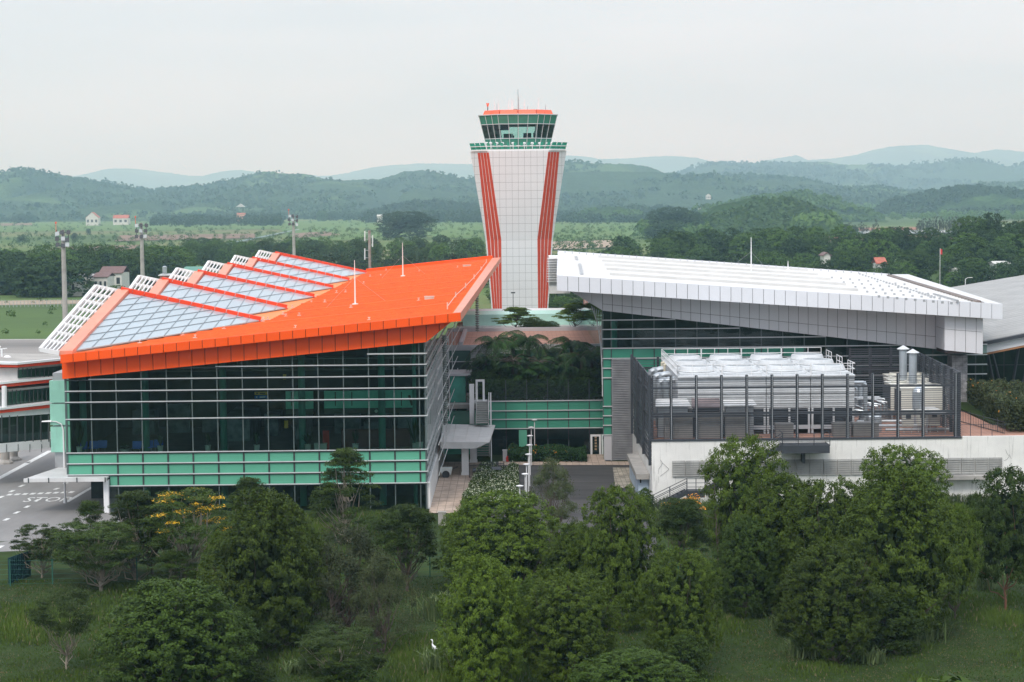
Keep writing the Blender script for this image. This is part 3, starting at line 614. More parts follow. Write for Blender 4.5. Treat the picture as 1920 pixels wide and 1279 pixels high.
# planters on the window ledge
def leaf_blades(cx, cy, cz, n, h, spread, seed):
    r = np.random.RandomState(seed); V = []
    for i in range(n):
        a = r.rand()*6.28; l_ = h*(.5+.5*r.rand()); p0 = np.array([cx, cy, cz]); tip = p0+np.array([math.cos(a)*spread*r.rand(), math.sin(a)*spread*r.rand(), l_]); wv = np.array([-math.sin(a), math.cos(a), 0])*.06; md = (p0+tip)/2+np.array([0, 0, .05])
        V.append([p0-wv*.4, md-wv, tip, md+wv])
    return np.array(V), r.rand(n)
desc = ['tall leafy plant in a white pot at the left end of the window ledge', 'wide white pot box with low plant, second from the left end of the ledge', 'upright snake plant in white pot, third on the window ledge', 'snake plant in white pot on the ledge, left of the one below the hanging signs', 'snake plant in white pot on the ledge, below the yellow and blue signs', 'bushy plant in white pot on the ledge left of the red banner', 'tall slim plant in white pot on the ledge right of the red banner', 'tall dark bush in white pot at the right corner of the window ledge']
for i, (px, hh, spd) in enumerate(((143, 2.9, .5), (228, .5, .5), (295.6, 1.3, .3), (385.5, 1.3, .3), (477.6, 1.3, .3), (573.9, 1.3, .5), (664, 1.5, .3), (776.5, 3., .7))):
    x = xg(px); y = YF+.9; t_ = thing('potted_plant', desc[i], 'potted plant', (x, y, ZF), 'potted plants along the window ledge')
    b = MB(); k_ = 1.5 if i == 1 else 1
    b.lathe((x, y, ZF), [(.20*k_, 0), (.23*k_, .1), (.30*k_, .78/k_), (.33*k_, .85/k_), (.26*k_, .82/k_)], 12); b.build('pot', 'pot_white', t_, smooth=False)
    V, tt = leaf_blades(0, 0, .8/k_, 90, hh, spd*1.6, i); me = quads_mesh('leaves', V, 'leaf_pot', tt); lo_ = bpy.data.objects.new('leaves', me); COL.objects.link(lo_); lo_.parent = t_
for i, (px, lab) in enumerate(((592.5, 'white bin left of the mullion beside the red banner'), (603.5, 'white bin between the mullion and the red banner'), (785, 'low white box beside the corner plant pot'))):
    x = xg(px); b = MB(); b.hexa([(x-.26, YF+.7, ZF), (x+.26, YF+.7, ZF), (x+.26, YF+1.2, ZF), (x-.26, YF+1.2, ZF), (x-.32, YF+.66, ZF+.85), (x+.32, YF+.66, ZF+.85), (x+.32, YF+1.25, ZF+.85), (x-.32, YF+1.25, ZF+.85)]); b.box(x-.35, x+.35, YF+.62, YF+1.28, ZF+.85, ZF+.92)
    tag(b.build('litter_bin', 'pot_white', None, base=(x, YF+1, ZF)), lab, 'bin', 'white bins on the window ledge')
# blue waiting seats behind the left bays
k = 0
pos = ['leftmost', 'second from the left', 'third from the left', 'fourth from the left', 'fifth from the left', 'rightmost']
for px, py in ((153, 832), (172, 828), (186, 828), (255, 832), (275, 829), (292, 829)):
    x = at(px, py, Y=YF+2.2).x; y = YF+2.2+(k % 3)*.5
    t_ = thing('waiting_seat', 'blue waiting seat behind the left panes, %s of six' % pos[k], 'seat', (x, y, ZF), 'blue waiting seats'); k += 1
    b = MB(); b.box(x-.45, x+.45, y, y+.5, ZF+.4, ZF+.5); b.build('seat', 'seat_blue', t_)
    b = MB(); b.hexa([(x-.45, y+.45, ZF+.5), (x+.45, y+.45, ZF+.5), (x+.45, y+.53, ZF+.5), (x-.45, y+.53, ZF+.5), (x-.45, y+.6, ZF+1.1), (x+.45, y+.6, ZF+1.1), (x+.45, y+.68, ZF+1.1), (x-.45, y+.68, ZF+1.1)]); b.build('backrest', 'seat_blue', t_)
    b = MB(); b.bar((x-.3, y+.25, ZF), (x-.3, y+.25, ZF+.4), .06); b.bar((x+.3, y+.25, ZF), (x+.3, y+.25, ZF+.4), .06); b.build('leg', 'steel', t_)
# right side wall of the wing, receding
sw = MB(); YS1 = 262
sw.poly([(XR, YF, 0), (XR, YS1, 0), (XR, YS1, 12.5), (XR, YF, zs0-.05)][::-1])
sw.build('side_glass', 'side_glass', LB)
sm = MB()
for i, z in enumerate(ZT+[ZTOP]):
    sm.box(XR+.06, XR+.22, YF-.2, YS1, z-.06, z+.06)
for j in range(1, 18):
    y = YF+j*3.9; sm.box(XR+.02, XR+.14, y-.05, y+.05, 0, 12.5)
sm.build('side_transom', 'white_mullion', LB)
sb = MB(); sb.box(XR-.05, XR+.35, YF+.2, YS1, 0, 2.6); sb.build('side_plinth', 'white_paint', LB)
# cable screen with thin posts and a ribbed pillar beside the overhang
cs = MB(); xs_ = XR+1.2
for i in range(9):
    z0 = ZTOP-.2-i*1.5; cs.bar((xs_, YF+1.5, z0), (xs_+.6, 262, z0), .07)
for y in (205, 216, 227, 240, 252): cs.bar((xs_+.1, y, 5), (xs_+.1, y, ZTOP-.4), .09)
cs.build('cable_screen', 'white_mullion', LB)
pl = MB(); a = at(834, 700, Y=214); 
z = 6.0
while z < 15.6: pl.lathe((a.x, 214, z), [(.16, 0), (.30, .09), (.30, .16), (.16, .25)], 10); z += .25
pl.build('ribbed_pillar', mat('pillar_grey', (.22, .25, .23), .6), LB)
# left flank: mint panels behind the corner
mp_ = MB()
for (y0, y1) in ((714, 755), (757.5, 797), (800.5, 848)):
    z1 = at(108, y0, Y=200).z; z0 = at(108, y1, Y=200).z
    mp_.box(at(94, 780, Y=200).x, XL-.15, 200, 214, z0, z1)
mp_.build('mint_panels', 'mint_panel', LB)
mk_ = MB(); mk_.box(at(99, 780, Y=200).x, XL-.1, 200.4, 213.5, 3.6, 13.2); mk_.build('flank_bracket', 'steel', LB)
# entrance canopy at left
cz = hz_(150, 893); zc0 = hz_(150, 899)
cc = MB(); a = at(45, 893, Y=YF-1.5); 
cc.slab([(a.x, YF-1.5, cz), (x205-.1, YF-1.5, cz), (x205-.1, YF+18, cz), (XL, YF+18, cz), (a.x+2, YF+10, cz)], .15)
cc.box(a.x, x205-.05, YF-1.7, YF-1.5, zc0, cz+.05); cc.build('canopy_roof', 'canopy_metal', LB)
cj = MB()
for px in (53, 91, 144, 197): x = at(px, 896, Y=YF-1.75).x; cj.box(x-.05, x+.05, YF-1.76, YF-1.7, zc0-.05, cz+.1)
cj.build('canopy_joint', 'dark_mullion', LB)
b = MB(); x = at(201, 915, Y=YF).x; b.box(x-.25, x+.25, YF-.6, YF-.1, 0, zc0); b.build('canopy_column', 'white_metal', LB)
# lightning masts on the roof
def roof_mast(px, pyt, pyb, lab, finder=on_roof, mast_m='white_metal', stays=True, name='lightning_mast'):
    p = finder(px, pyb); top = at(px-.5, pyt, Y=p.y); t_ = thing(name, lab, 'mast', (p.x, p.y, p.z))
    b = MB(); b.tube([p, (p.x, p.y, p.z+.25)], .35, 8); b.tube([p, (p.x, p.y, p.z+(top.z-p.z)*.5), (p.x, p.y, top.z)], [.11, .08, .035], 6); b.build('pole', mast_m, t_)
    if stays:
        b = MB()
        for dx, dy in ((3.4, 3), (-3.6, 2)):
            q = (p.x+dx, p.y+dy, p.z+SL*dx if finder is on_roof else p.z-.07*dx); b.bar((p.x, p.y, p.z+(top.z-p.z)*.62), q, .02)
        b.build('stay_wire', 'steel', t_)
roof_mast(666, 488, 573, 'pale lightning mast standing on the middle of the orange roof')
roof_mast(755.5, 455, 519, 'pale lightning mast near the back edge of the orange roof')
# ================================================================== white terminal wing
RB = thing('white_terminal', 'terminal wing with long white sloping roof, deep white fascia and dark glazing', 'building', (30, 229, 0))
WY = 222.0; WA = at(1044, 517.6, Y=WY); WB = at(1880, 571.6, Y=WY)
WSL = (WB.z-WA.z)/(WB.x-WA.x); WZ = lambda x: WA.z+WSL*(x-WA.x)
def on_white(px, py, dz=0):
    d = ray(px, py); t = (WA.z+dz-WSL*WA.x-CAMH)/(d.z-WSL*d.x); return Vector((d.x*t, d.y*t, CAMH+d.z*t))
wh = WA.z-at(1044, 545, Y=WY).z
bl = on_white(1046, 474); br_ = on_white(1665, 517.5); fr_ = on_white(1838, 569)
mat('white_roof', (.72, .72, .71), .6, var=.02, scale=.15, streak=0)
d = MB(); d.slab([(WA.x+.1, WY+.25, WZ(WA.x)-.02), (fr_.x, WY+.25, WZ(fr_.x)-.02), (br_.x, br_.y, WZ(br_.x)), (bl.x, bl.y, WZ(bl.x))], .6); d.build('roof_deck', 'white_roof', RB)
mat('fascia_white', (.74, .75, .78), .4, var=.02, scale=.2)
up = MB(); nb = 41; wx = (WB.x-WA.x)/nb
for i in range(nb):
    a = WA.x+i*wx+.025; b = WA.x+(i+1)*wx-.025
    up.hexa([(a, WY, WZ(a)-wh), (b, WY, WZ(b)-wh), (b, WY+.3, WZ(b)-wh), (a, WY+.3, WZ(a)-wh), (a, WY-.05, WZ(a)+.08), (b, WY-.05, WZ(b)+.08), (b, WY+.3, WZ(b)+.08), (a, WY+.3, WZ(a)+.08)])
up.build('fascia_panels', 'fascia_white', RB)
bk_ = MB(); bk_.hexa([(WA.x+.05, WY+.1, WZ(WA.x)-wh+.05), (WB.x-.05, WY+.1, WZ(WB.x)-wh+.05), (WB.x-.05, WY+.35, WZ(WB.x)-wh+.05), (WA.x+.05, WY+.35, WZ(WA.x)-wh+.05), (WA.x+.05, WY+.1, WZ(WA.x)), (WB.x-.05, WY+.1, WZ(WB.x)), (WB.x-.05, WY+.35, WZ(WB.x)), (WA.x+.05, WY+.35, WZ(WA.x))])
bk_.build('fascia_backing', 'joint', RB)
# left edge parapet of the roof and back edge
b = MB(); b.hexa([(WA.x, WY+.3, WZ(WA.x)-wh), (WA.x+.7, WY+.3, WZ(WA.x)-wh), (bl.x+.9, bl.y, WZ(bl.x)-wh), (bl.x, bl.y, WZ(bl.x)-wh), (WA.x, WY+.3, WZ(WA.x)+.1), (WA.x+.7, WY+.3, WZ(WA.x)+.1), (bl.x+.9, bl.y, WZ(bl.x)+.1), (bl.x, bl.y, WZ(bl.x)+.1)])
b.bar((bl.x, bl.y, WZ(bl.x)+.1), (br_.x, br_.y, WZ(br_.x)+.1), .5, .5); b.build('roof_rim', 'fascia_white', RB)
# stepped roof ribs
rb = MB()
starts = [(1120, 482), (1127, 489.5), (1131, 497), (1136, 506), (1141, 515), (1146, 520)]
ends = [(1521, 510), (1541, 519), (1565, 528), (1590, 537), (1617, 549), (1480, 545)]
mat('white_rib_shaded', (.60, .59, .57), .6, var=.05, scale=.5, streak=.1)  # darker than the roof: the ribs' grey shading put into the colour
for (x0, y0), (x1, y1) in list(zip(starts, ends))[:5]:
    rb = MB()
    p = on_white(x0, y0); q = on_white(x1, y1); y_ = (p.y+q.y)/2
    rb.hexa([(p.x, y_-.35, WZ(p.x)-.05), (q.x, y_-.35, WZ(q.x)-.05), (q.x, y_+.5, WZ(q.x)-.05), (p.x, y_+.5, WZ(p.x)-.05), (p.x, y_-.35, WZ(p.x)+.36), (q.x, y_-.35, WZ(q.x)+.36), (q.x, y_+.5, WZ(q.x)+.36), (p.x, y_+.5, WZ(p.x)+.36)])
    rb.box(p.x, q.x, y_-.42, y_-.36, min(WZ(p.x), WZ(q.x))-.4, min(WZ(p.x), WZ(q.x))-.38); rb.build('roof_upstand', 'white_rib_shaded', RB)
sm = MB(); yy = WY+1.8
while yy < 318:
    t_ = (yy-WY)/(325-WY); xl = WA.x+.9+(bl.x-WA.x)*t_; xr = fr_.x+(br_.x-fr_.x)*t_-.2; sm.bar((xl, yy, WZ(xl)+.01), (xr, yy, WZ(xr)+.01), .05, .10); yy += 2.6
sm.build('roof_seams', 'white_roof', RB)
# hooks along the back edge, dotted snow guards on the right part, dark gutter at the right edge
def copies(name, m, pts, hx, hz, par):
    me = None
    for p in pts:
        if me is None: b = MB(); b.box(-hx, hx, -hx, hx, 0, hz); o = b.build(name, m, None); me = o.data
        else: o = bpy.data.objects.new(name, me); COL.objects.link(o)
        o.parent = par; o.location = Vector(p)-wloc(par)
HK = []
for i in range(46):
    f_ = i/45; x = bl.x+(br_.x-bl.x)*f_; y = bl.y+(br_.y-bl.y)*f_-1; HK.append((x, y, WZ(x)))
copies('edge_hook', 'steel', HK, .06, .5, RB)
DT = []
for r_ in range(5):
    for i in range(9):
        px = 1560+i*17+r_*22; py = 522+r_*9+i*1.6
        if px < 1800-r_*0: p = on_white(px, py); DT.append((p.x, p.y, WZ(p.x)))
for i in range(26): p = on_white(1612+i*5.6, 515.5+i*1.75); DT.append((p.x, p.y, WZ(p.x)))
for i in range(18): p = on_white(1751+i*2.6, 553.5+i*.75); DT.append((p.x, p.y, WZ(p.x)))
copies('roof_fixing', 'steel', DT, .12, .25, RB)
gt = MB(); gt.bar((br_.x+.2, br_.y, WZ(br_.x)+.05), (fr_.x+.2, WY+2, WZ(fr_.x)+.05), .8, .3); gt.build('gutter', mat('gutter_brown', (.20, .16, .14), .7, var=.3), RB)
gs = MB(); gs.hexa([(fr_.x+.6, WY+.3, WZ(fr_.x)-.5), (WB.x, WY+.3, WZ(WB.x)-.5), (br_.x+3.2, br_.y, WZ(br_.x)-.6), (br_.x+.6, br_.y, WZ(br_.x)-.6), (fr_.x+.6, WY+.3, WZ(fr_.x)+.1), (WB.x, WY+.3, WZ(WB.x)+.1), (br_.x+3.2, br_.y, WZ(br_.x)+.25), (br_.x+.6, br_.y, WZ(br_.x)+.25)]); gs.build('roof_side_strip', 'canopy_metal', RB)
tr_ = MB(); p0 = on_white(1086, 479); p1 = on_white(1091, 517)
for (a_, c_) in (((1080, 482), (1082, 489)), ((1087, 496), (1091, 516))):
    p = on_white(*a_); q = on_white(*c_); tr_.bar(p+Vector((0, 0, .1)), q+Vector((0, 0, .1)), .35, .12)
tr_.build('roof_crack_strip', 'steel', RB)
# recessed soffit band
SY = 228.2; sx0 = at(1130, 582, Y=SY).x; sx1 = at(1772, 655.7, Y=SY).x; sxd = at(1068, 548, Y=SY).x
zbt = lambda x: at(1130, 582.5, Y=SY).z+(at(1772, 656.5, Y=SY).z-at(1130, 582.5, Y=SY).z)*(x-sx0)/(sx1-sx0)
ztp = lambda x: WZ(x)-wh+.1
so = MB(); n1 = 35; wx = (sx1-sx0)/n1; jx = []
bands = [(sx0+i*wx, sx0+(i+1)*wx) for i in range(n1)]
for a, b in bands:
    a += .025; b -= .025; ma = zbt(a)+(ztp(a)-zbt(a))*.33; mb = zbt(b)+(ztp(b)-zbt(b))*.33
    so.hexa([(a, SY, zbt(a)), (b, SY, zbt(b)), (b, SY+.3, zbt(b)), (a, SY+.3, zbt(a)), (a, SY, ma-.02), (b, SY, mb-.02), (b, SY+.3, mb-.02), (a, SY+.3, ma-.02)])
    so.hexa([(a, SY, ma+.02), (b, SY, mb+.02), (b, SY+.3, mb+.02), (a, SY+.3, ma+.02), (a, SY, ztp(a)), (b, SY, ztp(b)), (b, SY+.3, ztp(b)), (a, SY+.3, ztp(a))])
i = 0; wd = (sx0-sxd)/3
while i < 3:
    a = sxd+i*wd+.025; b = sxd+(i+1)*wd-.025; za = ztp(sxd)+(zbt(sx0)-ztp(sxd))*(a-sxd)/(sx0-sxd); zb_ = ztp(sxd)+(zbt(sx0)-ztp(sxd))*(b-sxd)/(sx0-sxd)
    so.hexa([(a, SY, za), (b, SY, zb_), (b, SY+.3, zb_), (a, SY+.3, za), (a, SY, ztp(a)), (b, SY, ztp(b)), (b, SY+.3, ztp(b)), (a, SY+.3, ztp(a))]); i += 1
# end block at the right, standing forward
EY = 223.5; ex0 = at(1771, 600, Y=EY).x; ex1 = at(1843.5, 600, Y=EY).x; wx = (ex1-ex0)/3.65
ez = lambda x: at(1771, 656.5, Y=EY).z+(at(1843, 664, Y=EY).z-at(1771, 656.5, Y=EY).z)*(x-ex0)/(ex1-ex0)
for i in range(4):
    a = ex0+i*wx+.025; b = min(ex1, ex0+(i+1)*wx)-.025
    za = ez(a); zb_ = ez(b); m_ = .58
    for lo_, hi_ in ((0, m_), (m_+.01, 1)):
        so.hexa([(a, EY, za+(ztp(a)-za)*lo_), (b, EY, zb_+(ztp(b)-zb_)*lo_), (b, EY+5.2, zb_+(ztp(b)-zb_)*lo_), (a, EY+5.2, za+(ztp(a)-za)*lo_), (a, EY, za+(ztp(a)-za)*hi_), (b, EY, zb_+(ztp(b)-zb_)*hi_), (b, EY+5.2, zb_+(ztp(b)-zb_)*hi_), (a, EY+5.2, za+(ztp(a)-za)*hi_)])
so.build('soffit_panels', 'panel_grey_light', RB)
bk_ = MB(); bk_.hexa([(sx0, SY+.1, zbt(sx0)+.04), (sx1, SY+.1, zbt(sx1)+.04), (sx1, SY+.5, zbt(sx1)+.04), (sx0, SY+.5, zbt(sx0)+.04), (sx0, SY+.1, ztp(sx0)), (sx1, SY+.1, ztp(sx1)), (sx1, SY+.5, ztp(sx1)), (sx0, SY+.5, ztp(sx0))])
bk_.box(ex0+.1, ex1-.1, EY+.1, EY+5, ez(ex1)+.1, ztp(ex1)-.05); bk_.build('soffit_backing', 'joint', RB)
un = MB(); un.hexa([(WA.x+.1, WY+.3, WZ(WA.x)-wh-.02), (WB.x-.1, WY+.3, WZ(WB.x)-wh-.02), (WB.x-.1, SY+.2, WZ(WB.x)-wh-.02), (WA.x+.1, SY+.2, WZ(WA.x)-wh-.02), (WA.x+.1, WY+.3, WZ(WA.x)-wh+.12), (WB.x-.1, WY+.3, WZ(WB.x)-wh+.12), (WB.x-.1, SY+.2, WZ(WB.x)-wh+.12), (WA.x+.1, SY+.2, WZ(WA.x)-wh+.12)])
un.hexa([(sxd, SY+.3, ztp(sxd)-.3), (sx0, SY+.3, zbt(sx0)), (sx0+1.6, 322, zbt(sx0)-.5), (bl.x+.4, 324, WZ(bl.x)-wh-.2), (sxd, SY+.3, ztp(sxd)-.1), (sx0, SY+.3, zbt(sx0)+.2), (sx0+1.6, 322, zbt(sx0)-.3), (bl.x+.4, 324, WZ(bl.x)-wh)])
un.build('eave_underside', 'panel_grey_light', RB)
# glazed wall below
GY_ = 229.0; gx0 = at(1130.5, 700, Y=GY_).x; gz = lambda px, py: at(px, py, Y=GY_).z
GZT = [gz(1160, v) for v in (600, 617.5, 635.2, 652.8, 671.8, 690, 708, 761.5, 779, 797, 815)]
gx1 = at(1850, 700, Y=GY_).x
g_ = MB(); g_.poly([(gx0, GY_, GZT[3]), (gx1, GY_, GZT[3]), (gx1, GY_, zbt(gx1)+1.2), (gx0, GY_, zbt(gx0)+.2)])
xq = at(1510, 700, Y=GY_).x; g_.poly([(xq, GY_, 0), (gx1, GY_, 0), (gx1, GY_, GZT[3]-.03), (xq, GY_, GZT[3]-.03)])
g_.poly([(gx0, GY_, 0), (gx0, GY_+60, 0), (gx0, GY_+60, zbt(gx0)), (gx0, GY_, zbt(gx0)+.1)])
g_.build('dark_glazing', 'facade_glass', RB)
s_ = MB(); s_.box(gx0, xq, GY_-.03, GY_+.15, GZT[10], GZT[3]); s_.build('green_panels', 'green_spandrel_dull', RB)
mu = MB(); jm = MB(); mxs = [at(v, 640, Y=GY_).x for v in [1146, 1186.3]+[1186.3+40.2*k for k in range(1, 17)]]
for x in mxs: mu.box(x-.05, x+.05, GY_-.1, GY_+.03, GZT[3], zbt(x)+.1); jm.box(x-.06, x+.06, GY_-.08, GY_, GZT[10] if x < xq else 0, GZT[3])
mu.box(gx0-.05, gx0+.06, GY_-.1, GY_+.05, GZT[10], zbt(gx0)); mu.build('mullion', 'mullion_grey', RB); jm.build('mullion', 'dark_mullion', RB)
t_ = MB(); xe = [at(v, 640, Y=GY_).x for v in (1266, 1386, 1548, 1670)]
for i, z in enumerate(GZT): t_.box(gx0-.05, xe[i] if i < 3 else gx1, GY_-.25, GY_-.08, z-.055, z+.055)
t_.build('transom', 'white_mullion', RB)
lv = MB(); la, lb = at(1147, 700, Y=GY_-.4).x, at(1187.5, 700, Y=GY_-.4).x; lz0 = 0; lz1 = gz(1160, 673)
z = .1
while z < lz1:
    lv.hexa([(la, GY_-.55, z), (lb, GY_-.55, z), (lb, GY_-.3, z+.14), (la, GY_-.3, z+.14), (la, GY_-.55, z+.03), (lb, GY_-.55, z+.03), (lb, GY_-.3, z+.17), (la, GY_-.3, z+.17)]); z += .2
lv.box(la, lb, GY_-.28, GY_-.1, 0, lz1); lv.build('louvre_panel', mat('louvre_grey', (.33, .33, .34), .5), RB)
wp = MB(); wp.box(gx0+.05, la-.05, GY_-.35, GY_+.1, 0, GZT[10]-.15); wp.box(lb+.05, at(1200, 800, Y=GY_).x, GY_-.35, GY_+.1, 0, GZT[10]-.15); wp.build('base_panel', 'grey_panel', RB)
st = MB(); a = at(1785, 740, Y=226.5); b = at(1814, 666, Y=226.5); st.box(a.x, b.x, 226.5, 229.3, 2, b.z); 
st.build('stone_wall', mat('stone_grey', (.34, .34, .35), .85, var=.3, scale=1.5, grid=[(2, .45, .03, 0), (0, .8, .03, .2)]), RB)
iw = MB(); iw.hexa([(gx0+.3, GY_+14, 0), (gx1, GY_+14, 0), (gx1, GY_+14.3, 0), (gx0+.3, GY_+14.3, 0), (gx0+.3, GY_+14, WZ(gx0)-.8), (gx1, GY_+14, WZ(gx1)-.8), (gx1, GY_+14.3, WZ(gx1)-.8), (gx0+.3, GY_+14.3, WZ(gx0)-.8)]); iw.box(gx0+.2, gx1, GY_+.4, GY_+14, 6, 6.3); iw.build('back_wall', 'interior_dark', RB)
ic = MB(); x = at(1152, 640, Y=GY_+1.5).x; ic.tube([(x, GY_+1.6, 6), (x, GY_+1.6, 16)], .35, 10); ic.build('interior_column', 'interior_teal', RB)
# cable screen on its left flank
cs = MB()
for k in range(6):
    p = at(1110+k*3.6, 575+k*2, Y=232+k*1.0); cs.bar((p.x, 233, p.z), (gx0-.1, 229-.2, 15.2-k*1.35-1), .06)
cs.build('cable_screen', 'white_mullion', RB)
roof_mast(1408.5, 445, 516, 'thin lightning mast on the white roof', on_white)
roof_mast(1477.5, 489, 508, 'short thin rod on the white roof right of the taller mast', on_white, stays=False)
# white ribbed unit between the tower and the white roof
vu = MB(); a = at(1030, 528, Y=330); b = at(1046, 481, Y=330); vu.box(a.x, b.x+2, 330, 338, a.z-2, b.z)
for i in range(10): z = a.z+(b.z-a.z)*i/10; vu.box(a.x-.35, b.x, 329.3, 330, z, z+.12)
tag(vu.build('ventilation_unit', 'white_paint', None, base=(a.x, 330, 8)), 'white ribbed ventilation block between the control tower and the white roof', 'ventilation unit')
# ================================================================== concourse with metal roof at far right
CN = thing('concourse', 'low concourse with grey metal roof on slanting dark columns at the right edge', 'building', (62, 245, 0))
mat('metal_roof', (.34, .335, .32), .45, var=.12, scale=.3, grid=[(0, .62, .05, 0), (1, 2.4, .10, 0)], streak=.2)
c0 = at(1842, 640, Y=232); c1 = at(2010, 606, Y=232); c2 = at(2060, 492, Y=325); c3 = at(1757, 543, Y=303)
r_ = MB(); r_.slab([c0, c1, c2, c3], .35); r_.build('metal_roof', 'metal_roof', CN)
r_ = MB(); r_.hexa([c0+Vector((0, -.3, -1.4)), c1+Vector((0, -.3, -1.4)), c1+Vector((0, .5, -1.4)), c0+Vector((0, .5, -1.4)), c0+Vector((0, -.3, -.5)), c1+Vector((0, -.3, -.5)), c1+Vector((0, .5, -.5)), c0+Vector((0, .5, -.5))]); r_.build('eave_beam', 'fascia_white', CN)
r_ = MB(); r_.bar(c0+Vector((0, -.7, -.2)), c1+Vector((0, -.7, -.2)), .6, .4); r_.build('gutter', 'steel_dark', CN)
r_ = MB(); r_.bar(c0+Vector((0, 0, -1.55)), c1+Vector((0, 0, -1.55)), .5, .2); r_.build('eave_trim', mat('wood_trim', (.42, .20, .09), .6), CN)
g_ = MB(); gy = 243; g_.poly([(ex1+1, gy, 0), (90, gy, 0), (90, gy, 14), (ex1+1, gy, 13.2)]); g_.build('glazing', 'facade_glass', CN)
t_ = MB()
for x in range(0, 12): t_.box(ex1+2+x*2.6-.04, ex1+2+x*2.6+.04, gy-.1, gy, 0, 13)
for z in (4.4, 6.6, 9.4): t_.box(ex1+1, 90, gy-.12, gy-.02, z-.04, z+.04)
t_.build('glazing_frame', 'steel_dark', CN)
t_ = MB(); t_.box(ex1+1.2, 90, gy+8, gy+8.3, 0, 13); t_.build('back_wall', 'interior_dark', CN)
for (xa, ya, xb, yb) in ((1851, 660, 1874, 742), (1857, 650, 1884, 722), (1910, 652, 1893, 722), (1930, 668, 1907, 735), (1951, 650, 1965, 735)):
    p = at(xa, ya, Y=236); q = at(xb, yb+30, Y=236); t_ = MB(); t_.tube([p, q], .17, 8); t_.build('slanting_column', 'steel_dark', CN)
# ================================================================== link building between the wings
LK = thing('link_building', 'low link building with green glass bands, garden terrace and tiled flat roof between the wings', 'building', (0, 240, 0))
KY = 235.0; kz_ = lambda v: at(1000, v, Y=KY).z; kxl = at(917, 780, Y=KY).x; kxr = gx0-.02
ZTER = kz_(751.5)
k_ = MB(); k_.box(kxl, kxr, KY-.02, KY+.15, kz_(803), ZTER); k_.build('green_panels', 'green_spandrel_dull', LK)
k_ = MB(); k_.poly([(kxl, KY, 0), (kxr, KY, 0), (kxr, KY, kz_(804)), (kxl, KY, kz_(804))])
k_.build('ground_glazing', 'facade_glass', LK)
k_ = MB(); k_.poly([(kxl, KY, ZTER), (kxr, KY, ZTER), (kxr, KY, kz_(712)), (kxl, KY, kz_(712))]); k_.build('terrace_screen', 'clear_screen', LK)
t_ = MB()
for v in (751.5, 769.5, 785.5, 803): t_.box(kxl, kxr, KY-.22, KY-.06, kz_(v)-.05, kz_(v)+.05)
t_.build('transom', 'white_mullion', LK)
j_ = MB()
for px in (948.8, 988, 1027, 1066, 1105): x = at(px, 780, Y=KY).x; j_.box(x-.05, x+.05, KY-.1, KY+.02, .2, kz_(712))
j_.build('mullion', 'dark_mullion', LK)
k_ = MB(); a = at(973, 830, Y=KY-.1).x; b = at(988, 830, Y=KY-.1).x; k_.box(a, b, KY-.12, KY-.05, 0, kz_(806)); k_.build('green_pier', 'green_spandrel', LK)
k_ = MB(); k_.box(at(835, 700, Y=KY).x, kxr, KY+.3, 250, ZTER-.9, ZTER-.4); k_.build('terrace_floor', 'concrete', LK)
BY = 250.0; zr = at(980, 646, Y=BY).z; x0 = at(826, 640, Y=BY).x; x1 = at(1132, 640, Y=BY).x
k_ = MB(); k_.box(x0, x1+6, BY+.3, 277, zr-.5, zr-.06); k_.build('tiled_roof', 'terracotta', LK)
k_ = MB(); k_.box(x0, x1+6, BY, BY+.32, zr-.65, zr); k_.box(x0, x1+6, 277, 277.5, zr-.1, zr+.42); xx = at(868, 632, Y=262).x; k_.box(xx-.25, xx+.25, BY+.4, 277, zr-.04, zr+.35); k_.build('parapet', 'grey_panel', LK)
k_ = MB(); k_.box(x0, x1+5, BY+.1, BY+.5, 0, zr-.7); k_.build('rear_wall', mat('wall_dark', (.03, .10, .075), .3), LK)  # plain dark green base colour
k_ = MB(); a = at(882, 650, Y=BY-.1); b = at(960, 676, Y=BY-.1); z = a.z
while z > b.z: k_.box(a.x, b.x, BY-.12, BY+.05, z-.30, z-.02); z -= .32
k_.box(x0, at(838, 700, Y=BY).x+.2, BY-.12, BY+.05, b.z, a.z); k_.build('grey_cladding', 'grey_panel', LK)
k_ = MB(); a = at(856, 677, Y=BY-.2); b = at(880, 716, Y=BY-.2); k_.box(a.x-1.5, b.x+8, BY-.16, BY-.03, ZTER-.3, a.z); k_.build('dark_opening', 'interior_dark', LK)
k_ = MB(); a = at(880.5, 680, Y=BY-1); k_.box(a.x, a.x+.3, BY-1, BY-.7, ZTER-.4, zr-2.2); k_.box(x0, a.x+.4, BY-.2, BY+.02, at(860, 678, Y=BY).z-.06, at(860, 678, Y=BY).z+.06); k_.build('frame_post', 'grey_panel', LK)
# projecting teal bay and stair on the left
k_ = MB(); a = at(844, 705, Y=238); b = at(873, 705, Y=238); k_.box(a.x, b.x, 238, 243, at(850, 764, Y=238).z, a.z); k_.build('teal_bay', mat('teal_glass', (.06, .33, .25), .15, var=.1, spec=.7), LK)
k_ = MB(); k_.box(a.x-.3, b.x+.6, 237.5, 243.5, a.z+.02, a.z+.3); k_.box(b.x+.1, at(881, 705, Y=238).x, 238.1, 238.4, at(850, 796, Y=238).z, at(850, 754, Y=238).z); k_.build('bay_cap', 'grey_panel', LK)
k_ = MB(); k_.box(x0, kxl, KY+1, KY+1.3, 0, ZTER-1.2); k_.build('lower_wall', 'green_spandrel_dull', LK)
tr_ = MB(); tr_.box(x0, kxl, KY+.8, KY+.98, at(860, 757, Y=236).z-.05, at(860, 757, Y=236).z+.05); tr_.build('transom', 'white_mullion', LK)
df = MB(); a = at(891.5, 712, Y=233.5); b = at(909, 751.5, Y=233.5)
